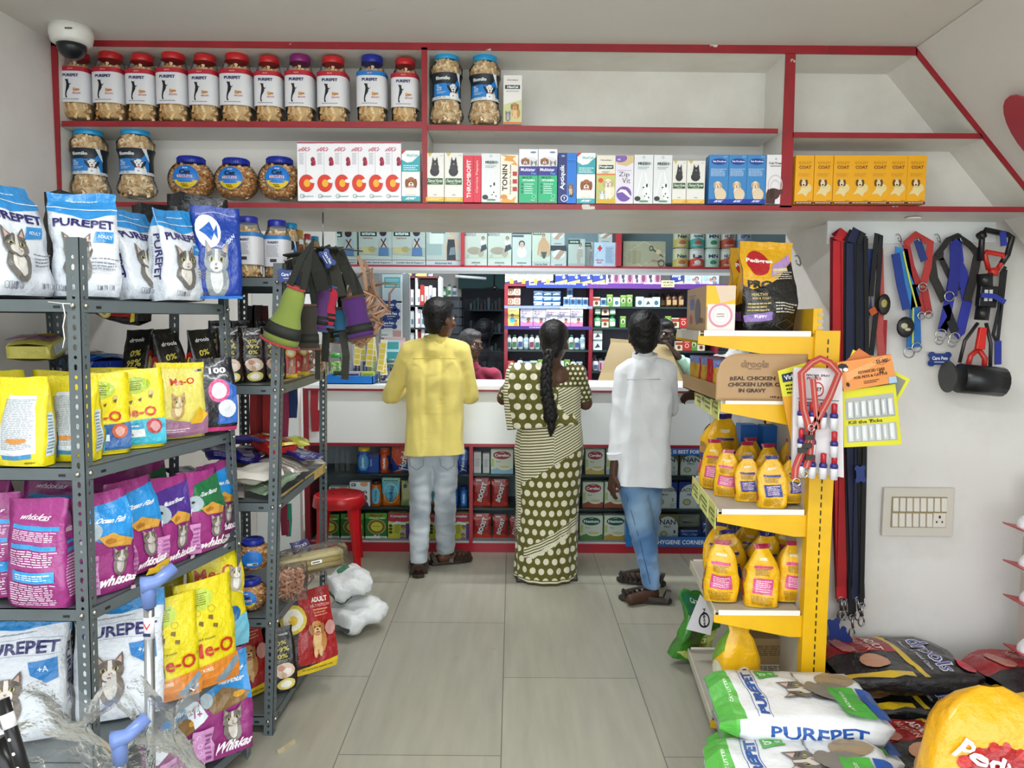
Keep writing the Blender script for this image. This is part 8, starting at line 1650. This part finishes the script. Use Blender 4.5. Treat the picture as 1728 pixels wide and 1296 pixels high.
t = E('dog_lead',W(1690,600,YW-.04),0,'thin black lead with blue end hanging beside the scooper','dog lead'); b = MB(); strap(b,[(1697,450),(1690,460),(1686,520),(1676,565),(1683,580),(1692,500),(1697,455)],.014,'222226',YW-.04); strap(b,[(1684,575),(1684,615)],.028,'28389c',YW-.05); strap(b,[(1656,498),(1678,500),(1696,510)],.02,'28389c',YW-.11); strap(b,[(1692,390),(1694,415)],.025,'28389c',YW-.1); wb_(b,'webbing','webbing',t)
# switch board
t = E('switch_board',W(1549,864,YW),0,'cream electrical switch plate with two rows of switches and a socket','switch'); q0,q1 = W(1488,905,YW-.02),W(1612,824,YW-.02)
b = MB('d8d2c6'); b.box((q0.x,YW-.02,q0.z),(q1.x,YW,q1.z)); wb_(b,'frame','plastic',t,bev=.004); u0,u1 = W(1503,890,YW-.024),W(1599,839,YW-.024); b = MB('a08c68'); b.box((u0.x,YW-.023,u0.z),(u1.x,YW-.019,u1.z)); wb_(b,'grid_plate','plastic',t)
dx,dz = (u1.x-u0.x)/4,(u1.z-u0.z)/2
for i in range(4):
    for j in range(2):
        x,z = u0.x+dx*i,u0.z+dz*j
        if (i,j) == (3,0):
            b = MB('e4dfd4'); b.box((x+.003,YW-.026,z+.003),(x+dx-.003,YW-.022,z+dz-.003)); b.col('403830'); cx,cz = x+dx/2,z+dz/2
            for ox,oz,r in ((0,.014,.0055),(-.012,-.008,.004),(.012,-.008,.004)): b.ball((cx+ox,YW-.026,cz+oz),r,10,(1,.3,1.3))
            wb_(b,'socket','plastic',t); continue
        for k in range(2):
            b = MB('e6e1d6'); xa = x+.004+k*dx/2; b.hexa([(xa,YW-.022,z+.005),(xa+dx/2-.006,YW-.022,z+.005),(xa+dx/2-.006,YW-.022,z+dz-.005),(xa,YW-.022,z+dz-.005)],[(xa,YW-.031,z+.005),(xa+dx/2-.006,YW-.031,z+.005),(xa+dx/2-.006,YW-.026,z+dz-.005),(xa,YW-.026,z+dz-.005)]); wb_(b,'rocker_switch','plastic',t,bev=.001)
# cards hanging in front of the post
def slab(name,pts,Y,th,base,F_,lab,cat='card',mat='card',asp=1):
    q = [W(x,y,Y) for x,y in pts]; a = Art(); ops(a,'F',F_,asp)
    P = lambda f,u,v: ((q[3]*(1-u)+q[2]*u)*(1-v)+(q[0]*(1-u)+q[1]*u)*v)
    o = obj(name,printed(name,P,{'F': (1,1,base)},a,mat,.0004,False)); md = o.modifiers.new('s','SOLIDIFY'); md.thickness = -th if th else 0; md.offset = 1; md.use_rim = True
    md.thickness = th; md.offset = -1; return tag(o,lab,cat)
YH = 2.62
slab('medicine_card',[(1440,590),(1536,640),(1508,690),(1420,640)],YH+.035,.004,'e0dc30',[('r',.6,.3,.95,.9,'8c8c80')],'yellow card peeking out behind the orange one'); slab('medicine_card',[(1412,625),(1450,588),(1500,620),(1450,680)],YH+.03,.004,'d87840',[('l',.2,.8,.3,.7,4,'f0e0c0')],'orange card at an angle behind the priced one')
slab('medicine_card',[(1312,626),(1360,612),(1422,790),(1340,770)],YH+.03,.004,'e0a030',[('r',0,.7,1,1,'d8d434'),('r',.1,.86,.8,.95,'182c50'),('t','Virbac',.42,.905,.5,.05,'f0f0f0'),('l',.15,.9,.72,.84,3,'383820')],'yellow and orange card with dark blue name patch, leftmost on the gondola post')
VB = [('r',.06,.08,.94,.38,'b0b0ac'),('r',.06,.48,.94,.86,'b0b0ac'),('t','Kill the Ticks',.4,.43,.6,.06,'605014')]
for y in (.1,.52): VB += [('r',.09+.12*k,y,.17+.12*k,y+.27,['d8dcdc','c4c8c8'][k % 2]) for k in range(7)]+[('r',.11+.12*k,y+.04,.13+.12*k,y+.24,'f4f6f6') for k in range(7)]
slab('medicine_card',[(1420,660),(1511,648),(1522,750),(1424,755)],YH+.012,.012,'dcd628',VB,'yellow card with two windows of clear vials, reading Kill the Ticks',asp=1)
slab('medicine_card',[(1412,612),(1504,598),(1513,645),(1424,660)],YH,.014,'e8944c',[('p',[(.1,.3),(.9,.9),(.9,1),(.1,.6)],'eca868'),('g',.8,.82,.17,.14,.06,'583010',4),('t','55.00/-',.82,.82,.24,.13,'402008',{'bold': .03}),('t','ADVANCED CARE',.58,.55,.5,.1,'6a3810'),('t','FOR PETS & CATTLE',.55,.38,.62,.09,'6a3810'),('l',.4,.7,.12,.24,2,'8a5018'),('e',.08,.8,.1,.15,'1a1612',8),('e',.12,.72,.05,.07,'f0e8e0',8),('e',.1,.2,.03,.08,'302010',7),('r',.86,0,1,.22,'a8c4e0')],'orange card priced 55.00/- hanging on the gondola post',asp=.5)
RV = [('g',.5,.8,.12,.07,.2,'c03838',16),('t','PET',.5,.8,.14,.035,'303030'),('t','FIPRONIL SPRAY',.5,.93,.5,.022,'606060'),('t','PROTEX',.42,.9,.3,.025,'b03030'),('r',.08,.7,.92,.706,'404040'),('l',.1,.5,.63,.68,2,'506080')]
slab('blister_pack',[(1340,620),(1421,622),(1424,806),(1337,792)],YH-.01,.012,'e2dcde',RV,'white blister card of red capped vials with a red border',asp=2)
def vial(px,py,lab,s=1):
    p = W(px,py,YH-.032); t = E('vial',p,0,lab,'vial','red capped vials on the white blister card'); t.scale = (1.55,)*3; b = MB('e4e2e6'); b.rev([(.0085,-.03),(.0085,.0),(.006,.006)],12); b.build('vial_body','plastic',t); b = MB('342c78'); b.rev([(.0089,-.004),(.0089,.003),(.0062,.008)],12); b.build('band','plastic',t); b = MB('b8202c'); b.rev([(.0062,.006),(.0066,.028),(.001,.03)],12); b.build('cap','plastic',t)
for r_,(y,n) in enumerate([(698,4),(745,4),(783,4)]):
    for k in range(n):
        if (r_,k) != (1,2): vial(1352+18.5*k,y+1.5*k,'small vial with red cap on the white blister card')
t = E('pet_collar',W(1380,700,YH-.05),0,'red reflective small harness looped over the blister card on the gondola post','dog harness')
b = MB()
for pts,w in (([(1366,726),(1356,690),(1352,630),(1370,612),(1384,605),(1400,612),(1416,630),(1400,670),(1372,722)],.024),([(1380,725),(1372,640)],.02),([(1369,728),(1364,745),(1350,770),(1342,790),(1341,808)],.024),([(1370,728),(1366,770),(1360,790)],.024)):
    strap(b,pts,w,'b43c38',YH-.045); strap(b,[(x+.5,y,.0025) for x,y in pts],w*.25,'c88070',YH-.045)
wb_(b,'webbing','webbing',t); b = MB('241c1a')
for px,py in ((1366,738),(1354,760),(1367,772),(1362,752)): c = W(px,py,YH-.055); b.box(c-V((.016,.004,.009)),c+V((.016,.004,.009)))
wb_(b,'buckle','plastic',t); b = MB('d0d0d0')
for px,py,r in ((1344,814,.014),(1357,800,.012),(1369,722,.012)): c = W(px,py,YH-.05); b.tube([c+V((r*cos(a),0,r*sin(a))) for a in [2*pi*i/14 for i in range(15)]],.002,6)
wb_(b,'ring','chrome',t)
# right edge packs and red sign
for i,(py,s) in enumerate([(893,1),(958,.9),(1018,.85),(1104,1)]):
    p = W(1740,py,2.9); t = E('snack_tray',p,0,'white and red pack in a red holder at the right edge, %s from the top' % ['first','second','third','fourth'][i],'pack','white and red packs on the right edge'); b = MB('c4202c')
    b.hexa([V((-.045,-.03,-.005)),V((.12,-.03,-.06)),V((.12,.1,-.06)),V((-.045,.1,-.005))],[V((-.05,-.03,.003)),V((.12,-.03,-.03)),V((.12,.1,-.03)),V((-.05,.1,.003))]); b.build('holder','plastic',t); b = MB('e8e6e8'); b.ball((.035,.03,.005),.062*s,16,(1.15,.7,.85)); b.build('pack','film',t)
    b = MB('b02030'); vs,fs = text_mesh('RS'[i % 2]+'R',.03)
    for f in fs: b.f([(vs[k][0]*.03-.005,-.045,vs[k][1]*.03+.01) for k in f])
    b.build('lettering','card',t)
b = MB('c8b8b0'); b.box((2.19,2.86,0),(2.23,3.1,.95)); b.build('display_post','metal',label='narrow display post at the right edge holding the white and red packs',cat='post')
q = WX(1752,228,PD1.x+.42); q = W(1752,228,2.62); b = MB('a83848'); n_ = V((.78,0,.62)); b.prism([q+V((.62,0,-.78))*.17*cos(a)+V((0,.1*sin(a),0)) for a in [2*pi*i/24 for i in range(24)]],(-.004,0,-.004)); b.build('round_sign','plastic',label='dark red oval sign on the sloping ceiling at the right edge',cat='sign')
# sacks on the floor, bottom right
LIT = pouch('cat_litter_sack',.36,.56,.13,'e6e8ea',[('r',0,.86,1,1,'5cb848'),('t','CAT LITTER',.5,.9,.4,.02,'e8f4e0',{'bold': .02}),('t','PUREPET',.5,.74,.86,.06,'1c54a0',{'bold': .06}),('r',.02,.785,.98,.789,'1c54a0'),('r',.02,.7,.98,.704,'1c54a0'),('r',.74,.56,.96,.68,'4ca840'),('t','CAT',.85,.645,.12,.04,'f0f8ec',{'bold': .04}),('t','LITTER',.85,.59,.14,.03,'f0f8ec'),('e',.8,.2,.17,.12,'a08c70',16),('t','clean & fresh',.78,.45,.3,.025,'504840'),('c',.48,.47,.15,'6e6a66','cfc9c0'),('e',.5,.3,.18,.14,'7c7872'),('p',[(.05,.12),(.55,.14),(.55,.3),(.05,.28)],'4ca840'),('t','FOR MULTIPLE CATS',.3,.22,.36,.02,'e8f4e0'),('p',[(.05,.04),(.55,.06),(.55,.13),(.05,.11)],'1c50a0')],L_=[('v','PUREPET',.5,.45,.55,.5,'1c54a0',-90),('r',0,.9,1,1,'5cb848')],seed=4,wr=.014,style='sack',mat='filmsoft')
def lie(pr,px,py,Y,rz,lab,cat,grp=None,s=1,rx=-90,z=None):
    p = W(px,py,Y); o = pr.get(); o.location = (p.x,p.y,z if z is not None else p.z); o.rotation_euler = (R(rx),0,R(rz)); o.scale = (s,)*3 if not isinstance(s,tuple) else s
    if 'group' in o: del o['group']
    return tag(o,lab,cat,grp)
GL = 'white and green cat litter sacks'
lie(LIT,1478,1200,2.42,86,'white and green cat litter sack with sitting cat, topmost of the pile','sack',GL,(.98,.78,.98),z=.29); lie(LIT,1520,1265,2.08,82,'white and green cat litter sack, second of the pile nearest the camera','sack',GL,(.9,.8,.98),-94,.25)
lie(LIT,1490,1290,2.42,87,'white and green cat litter sack below the topmost one','sack',GL,(.98,.78,.98),z=.173); lie(LIT,1480,1290,2.42,86,'white and green cat litter sack at the bottom of the pile','sack',GL,(.98,.78,.98),z=.056); lie(LIT,1490,1290,2.08,82,'white and green cat litter sack, front of the pile by the floor','sack',GL,(.9,.8,.98),-90,.12)
DK = pouch('large_dog_food_sack',.36,.6,.14,'1b191c',[('r',0,0,.5,.55,'9c1c24'),('p',[(0,.5),(1,.56),(1,.6),(0,.55)],'e0bc28'),('r',.9,0,1,.5,'e0bc28'),('t','drools',.5,.78,.82,.14,'e8e8ee',{'bold': .04}),('t','drools',.5,.78,.78,.12,'3038a0',{'bold': 0}),('t','Feed Real. Feed Clean.',.5,.66,.7,.03,'c8c8cc'),('t','ADULT',.28,.42,.4,.06,'f0dcd0',{'bold': .03}),('t','NUTRITION',.28,.34,.42,.05,'e0a090'),('e',.7,.3,.14,.1,'c89070',14),('e',.3,.18,.2,.07,'c07868',10),('e',.75,.94,.16,.06,'c83040',12)],seed=6,wr=.014,style='sack',mat='film')
GD = 'large black and red dog food sacks'
lie(DK,1390,1160,2.95,-88,'large black and red dog food sack lying behind the cat litter pile','sack',GD,(1,.75,.95),z=.19); lie(DK,1668,1160,2.84,-84,'large black dog food sack with blue lettering at the right wall','sack',GD,(1,.75,.95),-90,.18); lie(DK,1470,1240,2.52,-86,'large black dog food sack under the others by the litter pile','sack',GD,(.9,.75,.9),z=.06); lie(DK,1390,1200,2.95,-88,'large black dog food sack at floor level behind the litter pile','sack',GD,(1,.75,.95),z=.06)
lie(DK,1668,1200,2.84,-84,'large black dog food sack at floor level by the right wall','sack',GD,(1,.75,.95),z=.06)
PB_ = pouch('large_dog_food_bag',.4,.5,.16,'efb010',[('e',.45,.46,.28,.22,'b01c20',24)]+[('e',.45+.27*cos(k*.45),.46+.21*sin(k*.45),.045,.036,'c42824',8) for k in range(14)]+[('t','Pedigree',.515,.485,.84,.15,'f6f2ee',{'bold': .03,'rot': -22})],seed=5,wr=.02,style='mound')
putY(PB_,1690,1.92,.145,-6,'large bright yellow dog food bag in the bottom right corner, nearest the camera','dog food bag',s=(.95,.9,.86),rx=-14)
b = MB('1a1818'); p = W(1690,1290,2.0); b.box((p.x-.26,1.72,0),(p.x+.3,2.2,.14)); b.build('bag_stand','card',label='dark low stand under the large yellow bag',cat='stand')
# litter bag and card leaning at the far foot of the gondola
GRN = pouch('cat_litter_bag',.17,.3,.08,'3a8428',[('p',[(0,.1),(.6,.2),(1,.5),(1,.1),(.5,0)],'c0cc70'),('e',.4,.5,.24,.16,'58524c'),('p',[(0,.68),(1,.74),(1,.95),(0,.9)],'1c6c48'),('t','CAT LITTER',.5,.82,.7,.06,'d8ecd8',{'bold': .03}),('l',.3,.9,.12,.35,6,'707030')],seed=3,wr=.03)
p = WZ(1158,1118,0); o = putY(GRN,1158,p.y,.0,16,'green cat litter bag on the floor at the far foot of the gondola','bag',s=(1.15,1.2,1.05),ry=14)
slab('display_card',[(1182,1003),(1206,1032),(1199,1072),(1158,1062)],3.22,.003,'e8e8ee',[('g',.6,.45,.26,.26,.25,'18181c',18),('t','Pedigree',.55,.5,.6,.16,'18181c',{'bold': .03,'rot': -60})],'white display card with black rosette stuck on the gondola edge',asp=1)
# ---- things hanging from the rear rack
def muzzle(px,py,Y,L_,r0,r1,col,rim,lab,ang=0,lean=0):
    p = W(px,py,Y); t = E('dog_muzzle',p,0,lab,'dog muzzle'); t.rotation_euler = (R(lean),R(ang),0); b = MB(col); n = 12
    b.rev([(r0+(r1-r0)*k/8+.004*sin(k*1.3),-L_*k/8) for k in range(9)],18,(0,0,0),None,Matrix.Scale(.62,4,(0,1,0))); b.build('sleeve','cloth',t)
    for r,z in ((r0,0),(r1,-L_)): b = MB(rim); b.tube([V(((r+.002)*cos(a),.62*(r+.002)*sin(a),z)) for a in [2*pi*i/20 for i in range(21)]],.0045,6); b.build('binding','cloth',t)
    b = MB('22241e'); b.rev([(r0+(r1-r0)*.72+.003,-L_*.66),(r0+(r1-r0)*.9+.003,-L_*.86)],18,(0,0,0),None,Matrix.Scale(.63,4,(0,1,0))); b.build('band','webbing',t); b = MB('1c1e18'); b.tube([(-r0*.9,0,-.01),(-r0*.4,0,L_*.5),(.01,0,L_*.85),(r0*.5,0,L_*.5),(r0*.9,0,-.01)],.012,4,flat=(.3,1)); b.build('strap','webbing',t)
    return t
for a in [(500,486,2.66,.21,.03,.07,'7c8c3c','b03034','lime green fabric dog muzzle with red rim on the rack post',20,8),(519,515,2.9,.17,.032,.042,'38322a','6a4438','dark brown fabric dog muzzle behind the lime green one',0,0),(545,486,2.98,.17,.028,.036,'5c3470','344c80','purple and blue fabric dog muzzle, narrow',8,0),(559,484,3.0,.16,.03,.034,'b8203c','3460a0','red and blue fabric dog muzzle',10,0),(595,502,3.05,.17,.045,.055,'50246c','5c3420','broad purple fabric dog muzzle',-12,0),(572,520,3.12,.14,.03,.034,'2c6c90','7c4838','teal fabric dog muzzle between the red and purple ones',-6,0),(484,486,2.9,.14,.03,.035,'244c8c','a03038','blue fabric dog muzzle half hidden behind the lime one',2,0),(567,530,3.2,.12,.03,.035,'60602c','5c3420','olive fabric dog muzzle hanging lowest',4,0)]: muzzle(*a)
def basket(px,py,Y,r,L_,ang,lab,col='b88e70'):
    t = E('basket_muzzle',W(px,py,Y),0,lab,'dog muzzle'); t.rotation_euler = (0,R(ang),0); b = MB(col)
    for k in range(10):
        a = 2*pi*k/10
        for tw in (-1,1): b.tube([V((r*(1-.55*s_*s_)*cos(a+tw*s_*.6),.7*r*(1-.55*s_*s_)*sin(a+tw*s_*.6),-L_*s_)) for s_ in (0,.25,.5,.75,1)],.0032,4,flat=(.4,1.2))
    for s_ in (0,.45,.8): b.tube([V((r*(1-.55*s_*s_)*1.02*cos(a),.71*r*(1-.55*s_*s_)*sin(a),-L_*s_)) for a in [2*pi*i/20 for i in range(21)]],.007,4,flat=(.4,1.2))
    b.build('lattice','leather',t); b = MB('8c6450'); b.tube([(-r,0,0),(-r*.6,0,.06),(0,0,.1),(.01,0,.05),(r,0,0)],.0055,6); b.build('strap','leather',t)
basket(612,490,3.1,.055,.12,25,'tan leather basket muzzle, upper left of three'); basket(640,505,3.2,.065,.13,50,'tan leather basket muzzle pointing right'); basket(625,535,3.25,.06,.14,30,'tan leather basket muzzle, lowest of three')
t = E('strap_bundle',W(540,440,3.0),0,'bundle of dark olive straps holding the hanging muzzles','straps')
for k,(x0,y0,x1,y1,Y,w) in enumerate([(482,432,520,425,2.8,.03),(500,428,510,490,2.85,.045),(520,425,545,490,2.9,.05),(535,420,560,480,3.0,.05),(548,416,575,500,3.0,.045),(562,418,590,480,3.02,.03),(575,422,600,500,3.04,.025),(530,418,575,418,2.98,.05),(604,432,618,490,3.1,.014),(614,440,634,500,3.16,.014),(520,430,530,500,2.92,.03),(545,520,548,610,3.05,.03),(528,545,536,640,3.0,.02),(578,560,582,640,3.1,.03)]):
    b = MB(['26261e','2e2e24','1e2018','b08a6c'][3 if k in (8,9) else k % 3]); b.tube([W(x0,y0,Y),W((x0+x1)/2+4,(y0+y1)/2,Y-.03),W(x1,y1,Y)],1,4,flat=(w/2,.003),up=(1,0,0)); wb_(b,'strap','webbing',t)
bonetag(487,465,2.7,.075,'blue bone tag reading Care Pets on the rear rack post'); bonetag(552,436,2.93,.07,'blue bone tag on the strap bundle, tilted',True,60)
b = MB('8a8e90'); b.tube([W(480,440,2.8),W(545,418,3.02),W(612,424,3.12)],.003,8); b.tube([W(545,418,3.02),W(545,350,3.02)],.003,6); b.build('hanging_bar','chrome',label='thin metal bar under the loft carrying muzzles and straps',cat='bar')
for i,(px,py) in enumerate([(655,515),(660,530),(655,546)]): bonetag(px,py,5.28,.12,'dark blue bone tag on the white card above the counter, %s of three' % ['top','middle','bottom'][i])
for i,(x,y0,y1,Y,w,c,lb) in enumerate([(428,662,748,3.3,.03,'a83030','red and yellow cord lead'),(441,662,752,3.32,.03,'8c2c34','dark red lead'),(449,662,750,3.3,.025,'b02c2c','bright red lead'),(434,662,745,3.36,.02,'5c3068','purple lead'),(479,660,742,3.35,.03,'a03458','pink striped lead'),(493,655,705,3.4,.035,'1c3468','navy lead with white stitching'),(531,652,728,4.985,.05,'a02430','dark red broad lead'),(486,850,905,3.4,.02,'2c8c70','green cord'),(480,850,903,3.38,.03,'8c2840','maroon lead'),(434,515,560,3.1,.035,'3a2420','dark brown lead cluster'),(424,516,562,3.1,.03,'242428','black lead cluster'),(444,516,566,3.12,.03,'5c2424','wine red lead cluster')]):
    b = MB(c); b.tube([W(x,y0,Y),W(x-1,(y0+y1)/2,Y),W(x+1,y1,Y)],1,4,flat=(w/2,.004),up=(1,0,0)); b.tube([W(x+2,y0,Y+.02),W(x+3,(y0+y1)/2,Y+.02),W(x+1,y1,Y)],1,4,flat=(w/2,.004),up=(1,0,0)); b.build('hanging_lead','webbing',label='%s hanging inside or behind the rear rack' % lb,cat='dog lead')
# goods that press into each other are eased apart
from mathutils.bvhtree import BVHTree
def ease(rounds=12):
    its = []
    for o,z in MOV:
        ms = [q for q in [o]+(kids(o) if o.type == 'EMPTY' else []) if q.type == 'MESH']
        vs = []; fs = []; mx = Matrix.LocRotScale(o.location,o.rotation_euler,o.scale)
        for q in ms:
            n = len(vs); vs += [mx @ v.co for v in q.data.vertices]; fs += [tuple(i+n for i in p.vertices) for p in q.data.polygons]
        its.append([o,vs,fs,V((0,0,0)),z])
    def bb(it): d = it[3]; return [min(v[i] for v in it[1])+d[i] for i in range(3)],[max(v[i] for v in it[1])+d[i] for i in range(3)]
    B = [bb(i) for i in its]
    tr = [None]*len(its)
    def tree(i):
        if tr[i] is None: d = its[i][3]; tr[i] = BVHTree.FromPolygons([v+d for v in its[i][1]],its[i][2])
        return tr[i]
    ST = []
    for r_ in (ra,rb,yr):
        vs = []; fs = []
        for q in kids(r_):
            if q.type == 'MESH': n = len(vs); vs += [q.matrix_parent_inverse @ (v.co+r_.location) if 0 else v.co for v in q.data.vertices]; fs += [tuple(i+n for i in p.vertices) for p in q.data.polygons]
        ST.append((BVHTree.FromPolygons(vs,fs),V(r_.location),min(v.x for v in vs),max(v.x for v in vs),min(v.y for v in vs),max(v.y for v in vs)))
    for _ in range(rounds):
        hit = 0
        for i in range(len(its)):
            for T,c,x0,x1,y0,y1 in ST:
                if B[i][1][0] < x0 or B[i][0][0] > x1 or B[i][1][1] < y0 or B[i][0][1] > y1 or not tree(i).overlap(T): continue
                if its[i][3].xy.length > .03: continue
                hit += 1; d = c-V([(B[i][0][k]+B[i][1][k])/2 for k in range(3)]); d.z = 0; its[i][3] += d.normalized()*.006 + V((0,0,.0015)); tr[i] = None; B[i] = bb(its[i])
        for i in range(len(its)):
            for j in range(i+1,len(its)):
                if any(B[i][1][k] < B[j][0][k] or B[j][1][k] < B[i][0][k] for k in range(3)): continue
                if not tree(i).overlap(tree(j)): continue
                hit += 1; ci = [(B[i][0][k]+B[i][1][k])/2 for k in range(3)]; cj = [(B[j][0][k]+B[j][1][k])/2 for k in range(3)]
                d = V((cj[0]-ci[0],cj[1]-ci[1],0)); zi = cj[2]-ci[2]
                if abs(zi) > .06: # one lies on the other: lift the upper
                    u = j if zi > 0 else i; its[u][3] += V((0,0,.012)); tr[u] = None; B[u] = bb(its[u]); continue
                if d.length < .005: d = V((-.01,.02,0))
                d.normalize(); far = j if cj[1] > ci[1] else i; s = 1 if far == j else -1
                for u,w in ((far,.006*s),(i if far == j else j,-.004*s)):
                    if its[u][3].xy.length > .045: continue
                    its[u][3] += d*w; tr[u] = None; B[u] = bb(its[u])
        if not hit: break
    for o,vs,fs,d,z in its: o.location += d
    return hit
ease()
